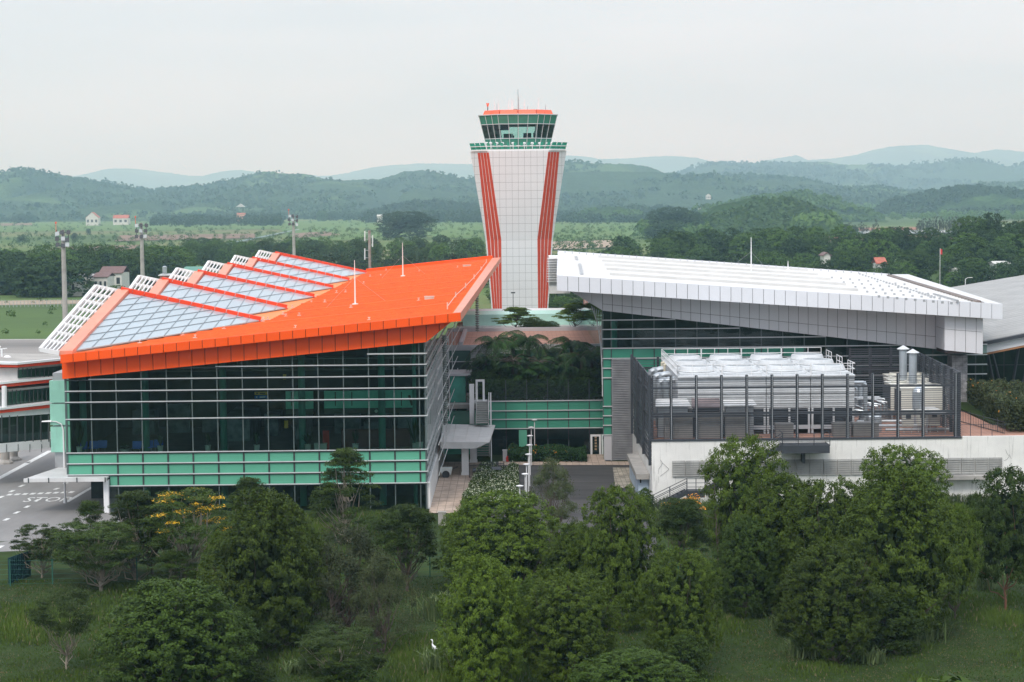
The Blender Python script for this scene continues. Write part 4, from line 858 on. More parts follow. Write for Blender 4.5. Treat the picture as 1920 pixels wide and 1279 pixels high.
df.box(a.x, a.x+.25, 233.5, 233.8, b.z, a.z); df.box(b.x-.25, b.x, 233.5, 233.8, b.z, a.z); df.box(a.x+.25, b.x-.25, 233.5, 233.8, a.z-.25, a.z); df.box(a.x-.7, b.x+.3, 233.2, 235, b.z-.2, b.z); df.build('door_frame', 'white_metal', LK)
pr = MB(); p = at(884, 720, Y=232.5); pr.box(p.x-.25, p.x+.3, 232, 232.6, at(884, 795, Y=232).z, p.z); pr.build('stair_pier', 'white_metal', LK)
stt = thing('outdoor_stair', 'white stair in two flights from terrace door down behind the canopy', 'stair', (at(904, 860, Y=232).x, 230, 0))
for (ax, ay, bx, by, Ya, Yb, nm) in ((891, 752, 917, 794, 233, 229, 'flight'), (914, 800, 890, 862, 229, 233, 'flight')):
    q = MB(); z0 = at(900, ay, Y=Ya).z; z1 = max(.1, at(900, by, Y=Yb).z); xa = at(893, 780, Y=231).x; xb = at(916, 780, Y=231).x; n_ = 12
    for i in range(n_):
        f_ = (i+.5)/n_; y = Ya+(Yb-Ya)*f_; z = z0+(z1-z0)*f_; q.box(xa, xb, y-.3, y+.3, z-.07, z+.04)
    q.bar((xa, Ya, z0+.05), (xa, Yb, z1), .08, .35); q.bar((xb, Ya, z0+.05), (xb, Yb, z1), .08, .35); q.build('flight', mat('tread_grey', (.40, .40, .38), .7), stt)
    q = MB(); q.bar((xb+.05, Ya, z0+1), (xb+.05, Yb, z1+1), .06)
    for i in range(6): f_ = i/5; q.bar((xb+.05, Ya+(Yb-Ya)*f_, z0+(z1-z0)*f_), (xb+.05, Ya+(Yb-Ya)*f_, z0+(z1-z0)*f_+1), .05)
    q.build('handrail', 'white_metal', stt)
k_ = MB(); k_.bar((xb+.3, 229, 0), (xb+.3, 229, ZTER+1.6), .14); k_.build('post', 'white_metal', stt)
# ground door on the right
k_ = MB(); a = at(1107, 815, Y=KY-.4); b = at(1127, 851, Y=KY-.4); k_.box(a.x, a.x+.22, KY-.5, KY-.2, 0, a.z); k_.box(b.x-.22, b.x, KY-.5, KY-.2, 0, a.z); k_.box(a.x+.22, b.x-.22, KY-.5, KY-.2, a.z-.22, a.z)
dr = k_.build('glass_door', 'white_metal', LK); k_ = MB(); k_.box(a.x+.22, b.x-.22, KY-.4, KY-.3, .05, a.z-.22); k_.build('pane', 'facade_glass', dr)
k_ = MB()
for i in range(5): k_.box(a.x+.5, b.x-.5, KY-.44, KY-.41, .5+i*.35, .72+i*.35)
k_.build('notices', mat('notice_paper', (.35, .25, .15), .8), dr)
# entrance canopy left of the courtyard
CP = thing('entrance_canopy', 'white metal canopy on square columns between the orange wing and the stair', 'canopy', (-5, 224, 0))
f0 = at(826, 829, Y=216); f1 = at(918, 829, Y=216); b0 = at(830, 795, Y=231); b1 = at(929, 797, Y=231)
k_ = MB(); n_ = 4
for i in range(n_):
    a = f0.lerp(f1, i/n_); b = f0.lerp(f1, (i+1)/n_-.004); c = b0.lerp(b1, (i+1)/n_-.004); d = b0.lerp(b1, i/n_); k_.slab([a+Vector((0, 0, 0)), b, c, d], .12)
k_.build('canopy_roof', 'canopy_metal', CP)
k_ = MB(); k_.hexa([f0+Vector((0, -.15, -.7)), f1+Vector((-1.6, -.15, -.7)), f1+Vector((-1.2, .3, -.7)), f0+Vector((0, .3, -.7)), f0+Vector((0, -.15, .02)), f1+Vector((0, -.15, .02)), f1+Vector((0, .3, .02)), f0+Vector((0, .3, .02))]); k_.build('canopy_fascia', 'canopy_metal', CP)
for px, Y in ((872.5, 217.5), (888, 228)):
    x = at(px, 880, Y=Y).x; k_ = MB(); k_.box(x-.38, x+.38, Y-.38, Y+.38, 0, 3.4); k_.box(x-.45, x+.45, Y-.45, Y+.45, 0, .35); k_.build('column', 'white_metal', CP)
# mint coloured low building before the tower
MY = 300.0; a = at(868, 611, Y=MY); b = at(1112, 589, Y=MY)
t_ = thing('mint_annex', 'low annex with pale mint wall and white base in front of the tower', 'building', ((a.x+b.x)/2, MY, 0))
k_ = MB(); k_.box(a.x, b.x, MY, MY+10, a.z, at(990, 589, Y=MY).z); k_.build('mint_wall', mat('mint_pale', (.50, .78, .68), .5, var=.05), t_)
k_ = MB(); k_.box(a.x-1, b.x+1, MY-1, MY+10, at(990, 628, Y=MY).z-4, a.z-.02); k_.build('white_base', 'white_paint', t_)
a2 = at(905, 588, Y=MY+6); k_ = MB(); k_.box(a.x-3, at(1110, 583, Y=MY+8).x, MY+11, MY+18, a.z, at(960, 583, Y=MY+11).z); k_.build('rear_block', 'white_paint', t_)
t_ = MB(); a = at(903, 607, Y=262); p = at(894.5, 560, Y=262); z = a.z-1
while z < at(894, 545, Y=262).z: t_.lathe((p.x, 262, z), [(.1, 0), (.28, .1), (.28, .16), (.1, .26)], 8); z += .3
tag(t_.build('ribbed_column', 'pillar_grey', None, base=(p.x, 262, 0)), 'second ribbed pillar beside the right edge of the orange roof', 'pillar')
# ================================================================== control tower
TY = 400.0
TW = thing('control_tower', 'white flared control tower with red stripes and green glass cab', 'tower', (at(975, 600, Y=TY).x, TY, 0))
TCX = TW.location.x
mat('tower_tile', (.76, .77, .78), .35, var=.03, scale=.1, grid=[(2, 1.62, .055, .3), (0, 1.23, .05, .1)])
mat('tower_stripe', (.62, .06, .02), .4, var=.06)
lv_ = [(0, 3.62, 5.0), (22.5, 3.56, 6.7), (39.9, 5.84, 9.5)]   # z, inner half width, full half width
def ring(z, a, w_, c=.0): 
    return [(TCX-a, TY-w_, z), (TCX+a, TY-w_, z), (TCX+w_, TY-a, z), (TCX+w_, TY+a, z), (TCX+a, TY+w_, z), (TCX-a, TY+w_, z), (TCX-w_, TY+a, z), (TCX-w_, TY-a, z)]
def lerpL(z):
    for (z0, a0, w0), (z1, a1, w1) in zip(lv_, lv_[1:]):
        if z <= z1: f_ = (z-z0)/(z1-z0); return a0+(a1-a0)*f_, w0+(w1-w0)*f_
sh = MB()
for (z0, a0, w0), (z1, a1, w1) in zip(lv_, lv_[1:]):
    r0 = ring(z0, a0, w0); r1 = ring(z1, a1, w1)
    for i in range(8): j = (i+1) % 8; sh.poly([r0[i], r0[j], r1[j], r1[i]])
sh.poly(ring(39.9, 5.84, 9.5)); sh.build('shaft', 'tower_tile', TW)
rings = {z: ring(z, *lerpL(z)) for z in (0, 22.5, 39.6)}
def frac(z): return .0, (.80 if z < 1 else (.90 if z < 30 else .60))
for side in range(4):
    s_ = MB(); i = 1+2*side; j = (i+1) % 8
    for k in range(4):
        for z0, z1 in ((0, 22.5), (22.5, 39.6)):
            q = []
            for z in (z0, z1):
                p0 = Vector(rings[z][i]); p1 = Vector(rings[z][j]); lo_, hi_ = frac(z); 
                for e_ in ((k, k+.80) if True else 0):
                    f_ = lo_+(hi_-lo_)*e_/3.8
                    if side % 2: f_ = 1-f_ if side == 3 else f_
                    if side == 3: pass
                    q.append(p0+(p1-p0)*f_)
            n_ = (Vector(rings[z0][j])-Vector(rings[z0][i])).cross(Vector((0, 0, 1))).normalized()*.05
            s_.hexa([q[0]-n_, q[1]-n_, q[1]+n_, q[0]+n_, q[2]-n_, q[3]-n_, q[3]+n_, q[2]+n_])
    s_.build('stripes', 'tower_stripe', TW)
# balcony
def oct_(w_, a): return [(-a, -w_), (a, -w_), (w_, -a), (w_, a), (a, w_), (-a, w_), (-w_, a), (-w_, -a)]
def prism(b, w0, a0, z0, w1, a1, z1, m=0, thick=0):
    r0 = [(TCX+x, TY+y, z0) for x, y in oct_(w0, a0)]; r1 = [(TCX+x, TY+y, z1) for x, y in oct_(w1, a1)]
    for i in range(8): j = (i+1) % 8; b.poly([r0[i], r0[j], r1[j], r1[i]], m)
    return r0, r1
k_ = MB(); prism(k_, 9.3, 6.4, 39.9, 9.3, 6.4, 40.2); k_.poly([(TCX+x, TY+y, 40.2) for x, y in oct_(9.3, 6.4)]); k_.build('balcony_floor', 'white_paint', TW)
mat('balcony_green', (.03, .36, .24), .25, var=.1, spec=.6)
k_ = MB(); n_ = 26
def seg_ring(w0, a0, z0, w1, a1, z1, gap, count, b):
    r0 = [Vector((TCX+x, TY+y, z0)) for x, y in oct_(w0, a0)]; r1 = [Vector((TCX+x, TY+y, z1)) for x, y in oct_(w1, a1)]
    for i in range(8):
        j = (i+1) % 8; c_ = max(2, int(round((r0[j]-r0[i]).length/count)))
        for q in range(c_):
            f0_ = q/c_+gap; f1_ = (q+1)/c_-gap; nn = (r0[j]-r0[i]).cross(Vector((0, 0, 1))).normalized()*.04
            A_, B_, C_, D_ = r0[i].lerp(r0[j], f0_), r0[i].lerp(r0[j], f1_), r1[i].lerp(r1[j], f1_), r1[i].lerp(r1[j], f0_)
            b.hexa([A_-nn, B_-nn, B_+nn, A_+nn, D_-nn, C_-nn, C_+nn, D_+nn])
seg_ring(9.25, 6.3, 40.25, 9.6, 6.6, 41.5, .03, 1.3, k_); k_.build('balcony_panels', 'balcony_green', TW)
k_ = MB(); r_ = [(TCX+x, TY+y, 40.8) for x, y in oct_(9.5, 6.5)]
for i in range(8): k_.bar(r_[i], r_[(i+1) % 8], .12, .12)
k_.build('balcony_rail', 'white_metal', TW)
# cab: inclined walls; sill band, window band, upper band
cw = lambda z: 6.3+(z-41.0)*(7.75-6.3)/(47.1-41.0)
ca = lambda z: cw(z)*.52
mat('cab_green', (.045, .21, .14), .25, var=.06, spec=.6)
k_ = MB(); prism(k_, cw(40.2), ca(40.2), 40.2, cw(42.4), ca(42.4), 42.4); prism(k_, cw(45.2), ca(45.2), 45.2, cw(47.1), ca(47.1), 47.1); k_.build('cab_wall', 'cab_green', TW)
glass('cab_glass', (.70, .92, .86), .88, (.02, .06, .05), 1.4)
k_ = MB(); prism(k_, cw(42.4), ca(42.4), 42.4, cw(45.2), ca(45.2), 45.2); k_.build('cab_window', 'cab_glass', TW)
k_ = MB(); 
for z in (42.4, 45.2, 47.05, 41.0):
    r_ = [(TCX+x, TY+y, z) for x, y in oct_(cw(z)+.04, ca(z)+.02)]
    for i in range(8): k_.bar(r_[i], r_[(i+1) % 8], .10 if z < 47 else .3, .12 if z < 47 else .16)
r0 = [Vector((TCX+x, TY+y, 40.4)) for x, y in oct_(cw(40.4)+.05, ca(40.4))]; r1 = [Vector((TCX+x, TY+y, 47.1)) for x, y in oct_(cw(47.1)+.05, ca(47.1))]
for i in range(8):
    j = (i+1) % 8; c_ = 4 if i % 2 == 0 else 3
    for q in range(c_): f_ = q/c_; k_.bar(r0[i].lerp(r0[j], f_), r1[i].lerp(r1[j], f_), .10)
k_.build('cab_frame', 'white_mullion', TW)
k_ = MB()
for sx in (-1, 1):
    for sy in (-1, 1):
        k_.bar((TCX+sx*3.4, TY+sy*5.6, 41), (TCX+sx*3.8, TY+sy*6.2, 46.6), .4)
k_.build('cab_column', 'grey_panel', TW)
k_ = MB(); k_.poly([(TCX+x, TY+y, 42.0) for x, y in oct_(6.2, 3.4)]); k_.poly([(TCX+x, TY+y, 46.4) for x, y in oct_(7.3, 3.8)]); k_.build('cab_floor', 'interior_floor', TW)
k_ = MB()
for (x0, x1, y0, z1) in ((-2.9, -1.3, -3.6, 43.4), (1.0, 2.6, -3.6, 43.5), (3.0, 4.8, -3.2, 43.6), (-5.0, -3.6, -3, 43.3)):
    k_.box(TCX+x0, TCX+x1, TY+y0, TY+y0+1, 42.05, z1)
k_.build('control_desk', 'black_plastic', TW)
k_ = MB(); k_.box(TCX-4.6, TCX-1.75, TY-6.15, TY-6.1, 44.0, 45.15); k_.build('sun_blind', mat('blind_grey', (.06, .06, .09), .8), TW)
mat('cab_orange', (.85, .13, .05), .45, var=.03)
k_ = MB(); seg_ring(6.9, 3.7, 47.15, 6.55, 3.5, 48.0, .012, 3.2, k_); prism(k_, 6.6, 3.5, 47.9, 6.5, 3.4, 47.95); k_.poly([(TCX+x, TY+y, 47.9) for x, y in oct_(6.6, 3.5)]); k_.build('cab_roof', 'cab_orange', TW)
k_ = MB(); k_.poly([(TCX+x, TY+y, 47.12) for x, y in oct_(7.8, 4.05)]); k_.build('roof_ledge', 'white_paint', TW)
# balcony lamps
for px in (912.5, 920, 931.5, 942, 962, 983, 998, 1012, 1027, 1035):
    p = at(px, 268.5, Y=TY-7.8); k_ = MB(); k_.tube([(p.x, p.y, 40.3), (p.x, p.y, p.z-.2)], .06, 6); k_.lathe((p.x, p.y, p.z), [(.12, -.28), (.30, -.12), (.32, .08), (.2, .2)], 10); k_.build('balcony_lamp', 'white_metal', TW)
# antennas on the cab roof
def ant(px, yt, yb, r, m, Y=TY): p = at(px, yb, Y=Y); t = at(px-.4, yt, Y=Y); k_ = MB(); k_.tube([(p.x, Y, 47.9), (p.x, Y, p.z+(t.z-p.z)*.5), (p.x, Y, t.z)], [r*1.2, r, r*.7], 6); k_.build('antenna', m, TW)
for px, yt, m_ in ((927.5, 187, 'white_metal'), (934.5, 187, 'white_metal'), (953.8, 187, 'white_metal'), (959, 185, 'white_metal'), (961.8, 187, 'white_metal'), (983.5, 187, 'white_metal'), (1009.5, 183, 'white_metal'), (932, 194, 'steel'), (989.5, 199, 'steel'), (1023, 196, 'steel'), (975, 203, 'steel')):
    ant(px, yt, 210, .08 if m_ == 'white_metal' else .06, m_)
p = at(972, 208, Y=TY); t = at(971, 167.5, Y=TY); k_ = MB(); k_.tube([(p.x, TY, 47.9), (p.x, TY, 49.8), (t.x, TY, t.z)], [.16, .10, .05], 8)
for dz in (1.2, 2.2): k_.bar((p.x-.2, TY, 48+dz), (p.x+.2, TY, 48+dz), .06)
k_.build('tall_mast', 'steel', TW)
p = at(914.5, 205, Y=TY); k_ = MB(); k_.tube([(p.x, TY, 47.9), (p.x, TY, at(914.5, 200, Y=TY).z)], .10, 6); k_.build('warning_light_post', 'steel_dark', TW)
z = at(914.5, 200, Y=TY).z; k_ = MB(); k_.lathe((p.x, TY, z), [(.14, 0), (.22, .3), (.12, .45)], 8); k_.lathe((p.x-.16, TY, z+.4), [(.12, 0), (.14, .3)], 8); k_.lathe((p.x+.16, TY, z+.4), [(.12, 0), (.14, .3)], 8); k_.build('warning_light', 'cab_orange', TW)
p = at(960, 207, Y=TY); k_ = MB(); k_.tube([(p.x, TY, 47.9), (p.x, TY, p.z)], .06, 6); k_.lathe((p.x, TY, p.z-.2), [(.05, -.3), (.3, 0), (.3, .15), (.05, .4)], 10); k_.build('dish', mat('cream', (.75, .70, .55), .5), TW)
k_ = MB(); p = at(966, 209, Y=TY)
for i in range(10):
    a0, a1 = math.pi*i/10, math.pi*(i+1)/10; k_.bar((p.x+.7*math.cos(a0), TY, 47.9+.5*math.sin(a0)), (p.x+.7*math.cos(a1), TY, 47.9+.5*math.sin(a1)), .1)
k_.build('hoop', 'steel_dark', TW)
# people in the cab
mat('dark_clothes', (.02, .02, .025), .9); mat('skin', (.35, .2, .13), .6); mat('hair', (.01, .01, .01), .8)
def person(x, y, z, h, sit, lab, lean=0.):
    s_ = h/1.7; hip = (.5 if sit else .9)*s_
    V = [(0, 0, hip), (0, 0, hip+.28*s_), (lean*.12, 0, hip+.5*s_), (lean*.16, 0, hip+.6*s_), (lean*.2, -.02, hip+.76*s_)]
    E_ = [(0, 1), (1, 2), (2, 3), (3, 4)]; rad = [.16, .15, .19, .07, .10]
    for sx in (-1, 1):
        b0 = len(V)
        V += [(sx*.2*s_+lean*.12, 0, hip+.48*s_), (sx*.26*s_+lean*.1, -.08, hip+.22*s_), (sx*.22*s_, -.34*s_, hip+.18*s_)]; E_ += [(2, b0), (b0, b0+1), (b0+1, b0+2)]; rad += [.075, .055, .04]
        b0 = len(V)
        if sit: V += [(sx*.1*s_, -.02, hip-.03), (sx*.12*s_, -.44*s_, hip), (sx*.12*s_, -.44*s_, .06*s_), (sx*.12*s_, -.6*s_, .04*s_)]
        else: V += [(sx*.1*s_, 0, hip-.05), (sx*.11*s_, -.02, hip*.52), (sx*.11*s_, 0, .07*s_), (sx*.11*s_, -.17*s_, .04*s_)]
        E_ += [(0, b0), (b0, b0+1), (b0+1, b0+2), (b0+2, b0+3)]; rad += [.095, .07, .045, .04]
    me = bpy.data.meshes.new('person'); me.from_pydata(V, E_, []); me.materials.append(MATS['dark_clothes']); o = bpy.data.objects.new('person', me); COL.objects.link(o); o.location = (x, y, z)
    md = o.modifiers.new('s', 'SKIN'); sv = me.skin_vertices[0].data
    for i, r in enumerate(rad): sv[i].radius = (r*s_, r*s_*.85)
    sv[0].use_root = True; sd_ = o.modifiers.new('d', 'SUBSURF'); sd_.levels = 1; sd_.render_levels = 1
    hp = V[4]; k_ = MB(); c = Vector((x+hp[0], y+hp[1]+.01, z+hp[2]+.05*s_)); k_.lathe(c, [(.05, .10*s_), (.115*s_, .04*s_), (.12*s_, -.04*s_), (.09*s_, -.08*s_)][::-1], 10); h_ = k_.build('hair', 'hair', o, smooth=True)
    return tag(o, lab, 'person', 'people working in the tower cab')
person(TCX-1.0, TY-3.2, 42.05, 1.65, True, 'seated person in dark clothes, left of the two behind the front centre cab panes', -.6)
person(TCX+1.6, TY-2.4, 42.05, 1.65, True, 'seated person in dark clothes, right of the two behind the front centre cab panes', .2)
person(TCX+3.3, TY-3.6, 42.05, 1.75, False, 'standing person in dark clothes behind the right part of the cab window')
person(TCX-3.6, TY-3.6, 42.05, 1.65, True, 'person in dark clothes sitting under the blind at the left of the cab', .9)
# ================================================================== plant yard on the white podium
PY = 195.0; PZ = at(1222, 825.5, Y=PY).z; PX0 = at(1222, 850, Y=PY).x
mat('plaster', (.80, .79, .75), .8, var=.06, scale=.35, streak=.75, bump=.1)
mat('louvre_stained', (.31, .31, .29), .7, var=.15, scale=.6, streak=.8)
PB = thing('plant_podium', 'stained white podium building with grey louvre strip carrying the cooling plant', 'building', (30, PY, 0))
k_ = MB(); k_.box(PX0, 66, PY, 226, 0, PZ-.12); k_.box(at(1805, 820, Y=PY).x, 66, PY-.06, PY+.4, 0, PZ+.04); k_.build('podium_wall', 'plaster', PB)
k_ = MB(); k_.box(PX0+.25, at(1803, 820, Y=PY).x+9, PY+.35, 226.2, PZ-.119, PZ-.02); k_.build('tiled_deck', 'terracotta', PB)
k_ = MB(); k_.box(PX0-.15, at(1803, 820, Y=PY).x, PY-.12, PY+.3, PZ-.119, PZ+.02); k_.build('coping', 'steel_dark', PB)
lx0 = at(1260, 880, Y=PY-.2).x; lx1 = at(1880, 870, Y=PY-.2).x; lz1 = at(1260, 864, Y=PY-.2).z; lz0 = at(1260, 893.5, Y=PY-.2).z
n_ = 24; wx = (lx1-lx0)/n_
for i in range(n_):
    k_ = MB(); a = lx0+i*wx+.03; b = lx0+(i+1)*wx-.03
    for j in range(7):
        z = lz0+(lz1-lz0)*j/7; h = (lz1-lz0)/7
        k_.hexa([(a, PY-.22, z), (b, PY-.22, z), (b, PY-.02, z), (a, PY-.02, z), (a, PY-.12, z+h-.02), (b, PY-.12, z+h-.02), (b, PY-.02, z+h-.02), (a, PY-.02, z+h-.02)])
    k_.build('louvre_panel', 'louvre_stained', PB)
k_ = MB(); a = at(1745, 893, Y=PY-1.2).x; b = at(1858, 893, Y=PY-1.2).x; z = at(1800, 893, Y=PY-1.2).z; k_.box(a, b, PY-1.3, PY-.02, z-.35, z); k_.build('ledge', 'concrete', PB)
# cracks on the wall: thin dark irregular strips
k_ = MB(); rng = random.Random(3)
for (pts) in ([(1238, 862), (1242, 868), (1240, 873), (1235, 879), (1234, 889)], [(1242, 868), (1247, 872), (1254, 880), (1250, 884), (1238, 893)], [(1234, 893), (1235, 905)], [(1885, 843), (1888, 850), (1892, 856), (1888, 862), (1882, 864)], [(1892, 852), (1896, 860)]):
    P = [at(x+rng.uniform(-.5, .5), y, Y=PY-.07) for x, y in pts]
    for a, b in zip(P, P[1:]): k_.bar(a, b, .012, .022)
k_.build('plaster_cracks', 'joint', PB)
# small shed at the left foot
SHD = thing('service_shed', 'small pale blue shed with flat concrete roof at the left foot of the white podium', 'shed', (12.5, 200, 0))
a = at(1197, 930, Y=199); b = at(1220, 895, Y=199); zt = at(1205, 897, Y=199).z
k_ = MB(); k_.box(a.x, PX0-.05, 199, 214, 0, zt); k_.build('wall', mat('pale_blue', (.48, .58, .68), .6), SHD)
k_ = MB(); k_.box(a.x-.25, PX0-.05, 198.2, 214.5, zt, zt+.55); k_.build('roof', 'concrete', SHD)
k_ = MB(); k_.box(a.x+.15, a.x+.3, 198.93, 198.99, 1.6, 2.3); k_.build('sign', 'joint', SHD)
# screens
def screen(name_lab, x0, y0, x1, y1, z0, z1, posts, dz=.22, sl=.05, solid=False, rails=(.20, .48, .79)):
    t_ = thing('louvre_screen', name_lab, 'screen', (x0, y0, z0), 'louvre screens round the plant yard'); a = Vector((x0, y0, 0)); b = Vector((x1, y1, 0)); d_ = (b-a)
    m_ = MB(); z = z0+.1
    while z < z1: m_.bar(a+Vector((0, 0, z)), b+Vector((0, 0, z)), .06 if not solid else .12, sl); z += dz
    m_.build('slats', 'slat_dark', t_)
    r = MB()
    for f_ in rails: z = z0+(z1-z0)*(1-f_); nn = d_.cross(Vector((0, 0, 1))).normalized()*(-.12); r.bar(a+nn+Vector((0, 0, z)), b+nn+Vector((0, 0, z)), .14, .14)
    r.build('rail', 'steel_dark', t_)
    for f_ in posts:
        p = a+d_*f_; r = MB(); nn = d_.cross(Vector((0, 0, 1))).normalized()*(-.22); r.bar(p+nn+Vector((0, 0, z0-.05)), p+nn+Vector((0, 0, z1)), .26, .30); r.build('post', 'steel_dark', t_)
    return t_
SZ1 = at(1500, 703.5, Y=PY).z; sx0 = PX0+.05; xp = [at(v, 760, Y=PY).x for v in [1259+47.35*k for k in range(11)]+[1793]]; sx1 = at(1803, 760, Y=PY).x
od0, od1 = at(1497, 800, Y=PY).x, at(1545, 800, Y=PY).x; odz = at(1520, 778, Y=PY).z
W_ = sx1-sx0
fs = screen('front louvre screen of the plant yard, above the white podium wall', sx0, PY+.2, sx1, PY+.2, odz, SZ1, [], rails=(.30, .95), dz=.215)
for x in xp+[sx0+.1, sx1-.1]:
    r = MB(); r.box(x-.13 if x not in (sx0+.1, sx1-.1) else x-.06, x+.13 if x not in (sx0+.1, sx1-.1) else x+.06, PY+.3, PY+.6, PZ-.1, SZ1+.05); r.build('post', 'steel_dark', fs)
r = MB()
for x in xp: r.box(x-.03, x+.03, PY+.08, PY+.14, PZ, SZ1)
r.build('clip_strip', 'steel', fs)
for (a, b) in ((sx0, od0), (od1, sx1)):
    r = MB(); z = PZ+.05
    while z < odz: r.bar((a, PY+.2, z), (b, PY+.2, z), .05, .05); z += .215
    r.build('slats', 'slat_dark', fs)
    r = MB(); r.bar((a, PY+.35, PZ+2.3), (b, PY+.35, PZ+2.3), .14); r.build('rail', 'steel_dark', fs)
screen('left return of the plant yard screen, seen edge on beside the green wall', sx0, PY+.4, sx0-.1, 222.5, PZ-2.5, SZ1+.1, [0, .33, .66, 1], dz=.42, sl=.30, solid=True)
screen('right return of the plant yard screen beside the terrace', sx1, PY+.4, at(1712, 655, Y=226).x, 226, PZ, SZ1+.1, [0, .14, .28, .42, .56, .7, .85, 1], dz=.2, sl=.12)
screen('rear louvre screen of the plant yard in front of the dark glazing', at(1595, 655, Y=226).x, 226.3, at(1712, 655, Y=226).x, 226.3, PZ+1.5, SZ1+.25, [0, .33, .66], dz=.24, sl=.10)
screen('rear left louvre screen of the plant yard in front of the green panels', sx0, 222.5, 19, 222.5, PZ, SZ1-.2, [0, .5], dz=.3, sl=.05)
# cooling towers: four blocks, three fans each
mat('ct_white', (.60, .62, .63), .5, var=.10, scale=.6, streak=.25); mat('ct_grey', (.45, .48, .50), .5, var=.08)
CY0, CY1 = 199.5, 221.0; CX0 = at(1270, 705, Y=CY0).x; CX1 = at(1603, 705, Y=CY0).x; CZ = at(1430, 703, Y=CY0).z; CZb = at(1430, 766, Y=CY0).z
mat('fan_dark', (.05, .05, .05), .6)
cwid = (CX1-CX0)/4; names = ['first', 'second', 'third', 'fourth']
for i in range(4):
    a = CX0+i*cwid+.04; b = CX0+(i+1)*cwid-.04; t_ = thing('cooling_tower', 'white cooling tower block with three round fan hoods, %s from the left' % names[i], 'cooling tower', ((a+b)/2, CY0, PZ), 'cooling towers in the plant yard')
    k_ = MB(); k_.box(a, b, CY0, CY1, CZb, CZ-.25); z = CZb+.15
    while z < CZ-.5: k_.box(a+.05, b-.05, CY0-.05, CY0, z, z+.10); z += .32
    k_.box(a-.02, b+.02, CY0-.35, CY1+.2, CZ-.25, CZ-.05); k_.box(a, b, CY0-.16, CY0-.02, CZb+1.55, CZb+1.8); k_.build('casing', 'ct_white', t_)
    k_ = MB(); z = PZ+.9
    while z < CZb-.1: k_.hexa([(a+.25, CY0-.02, z), (b-.25, CY0-.02, z), (b-.25, CY0+.14, z+.1), (a+.25, CY0+.14, z+.1), (a+.25, CY0-.02, z+.03), (b-.25, CY0-.02, z+.03), (b-.25, CY0+.14, z+.13), (a+.25, CY0+.14, z+.13)]); z += .18
    k_.box(a+.2, b-.2, CY0+.16, CY1, PZ+.5, CZb); k_.build('intake_louvres', 'steel_dark', t_)
    k_ = MB()
    for x in (a+.05, (a+b)/2, b-.22): k_.box(x, x+.2, CY0-.04, CY0+.1, PZ, CZb)
    k_.box(a, b, CY0-.06, CY0+.3, PZ+.45, PZ+.85); k_.build('frame', 'ct_white', t_)
    for j in range(3):
        cy_ = CY0+3.4+j*7.0; cx_ = (a+b)/2; k_ = MB(); k_.box(a+.3, b-.3, cy_-2.6, cy_+2.6, CZ-.06, CZ+.14)
        k_.lathe((cx_, cy_, CZ+.18), [(1.85, 0), (1.78, .2), (1.66, .5), (1.5, .54), (1.46, .38)], 28); hd = k_.build('fan_hood', 'ct_white', t_)
        k_ = MB()
        for q in range(6): an = q*math.pi/3; k_.bar((cx_, cy_, CZ+.7), (cx_+1.5*math.cos(an), cy_+1.5*math.sin(an), CZ+.7), .06)
        k_.lathe((cx_, cy_, CZ+.5), [(.3, 0), (.3, .22)], 10)
        for rr in (.5, .95, 1.4):
            for q in range(14): a0 = q*2*math.pi/14; a1 = (q+1)*2*math.pi/14; k_.bar((cx_+rr*math.cos(a0), cy_+rr*math.sin(a0), CZ+.69), (cx_+rr*math.cos(a1), cy_+rr*math.sin(a1), CZ+.69), .05)
        k_.build('fan_guard', 'ct_grey', hd)
    k_ = MB()
    for (xa, ya, xb, yb) in ([(a, CY0-.25, b, CY0-.25), (a, CY1+.1, b, CY1+.1)]+([(a, CY0-.25, a, CY1)] if i == 0 else [])+([(b, CY0-.25, b, CY0+4), (b, CY0+7.5, b, CY0+11), (b, CY0+14.5, b, CY0+18)] if i == 3 else [])):
        for z in (.55, 1.1): k_.bar((xa, ya, CZ+z), (xb, yb, CZ+z), .055)
        L_ = math.hypot(xb-xa, yb-ya); c_ = max(2, int(L_/1.3))
        for q in range(c_+1): f_ = q/c_; k_.bar((xa+(xb-xa)*f_, ya+(yb-ya)*f_, CZ-.05), (xa+(xb-xa)*f_, ya+(yb-ya)*f_, CZ+1.1), .05)
    k_.build('guard_rail', 'white_metal', t_)
# pipes on the left of the blocks
def pipe(name, lab, pts, r, m, grp, nn=10):
    k_ = MB(); P = []
    pts = [Vector(p) for p in pts]; P.append(pts[0])
    for i in range(1, len(pts)-1):
        a, b, c = pts[i-1], pts[i], pts[i+1]; ra = min(r*2.4, (b-a).length*.45, (c-b).length*.45)
        p0 = b+(a-b).normalized()*ra; p2 = b+(c-b).normalized()*ra
        for q in range(5): t_ = q/4; P.append(p0*(1-t_)**2+b*2*t_*(1-t_)+p2*t_*t_)
    P.append(pts[-1]); k_.tube(P, r, nn)
    for e in (pts[0], pts[-1]): pass
    for i in (len(P)//2,):
        d_ = (P[i]-P[i-1]).normalized(); k_.tube([P[i]-d_*.06, P[i]+d_*.06], r*1.3, nn)
    return tag(k_.build(name, m, None, base=tuple(pts[0])), lab, 'pipe', grp)
mat('pipe_silver', (.48, .52, .55), .35, metal=.6, var=.1); mat('pipe_cream', (.66, .60, .46), .5)
for i in range(6):
    y = 203+i*3.2; x = CX0-.9-(i % 2)*.5; zt = CZ-.7-(i % 2)*.35
    pipe('riser_pipe', 'thick silver riser pipe left of the cooling towers, %s from the front' % ['first', 'second', 'third', 'fourth', 'fifth', 'sixth'][i], [(x, y, PZ), (x, y, zt), (CX0+.2, y, zt)], .34, 'pipe_silver', 'silver risers at the cooling towers')
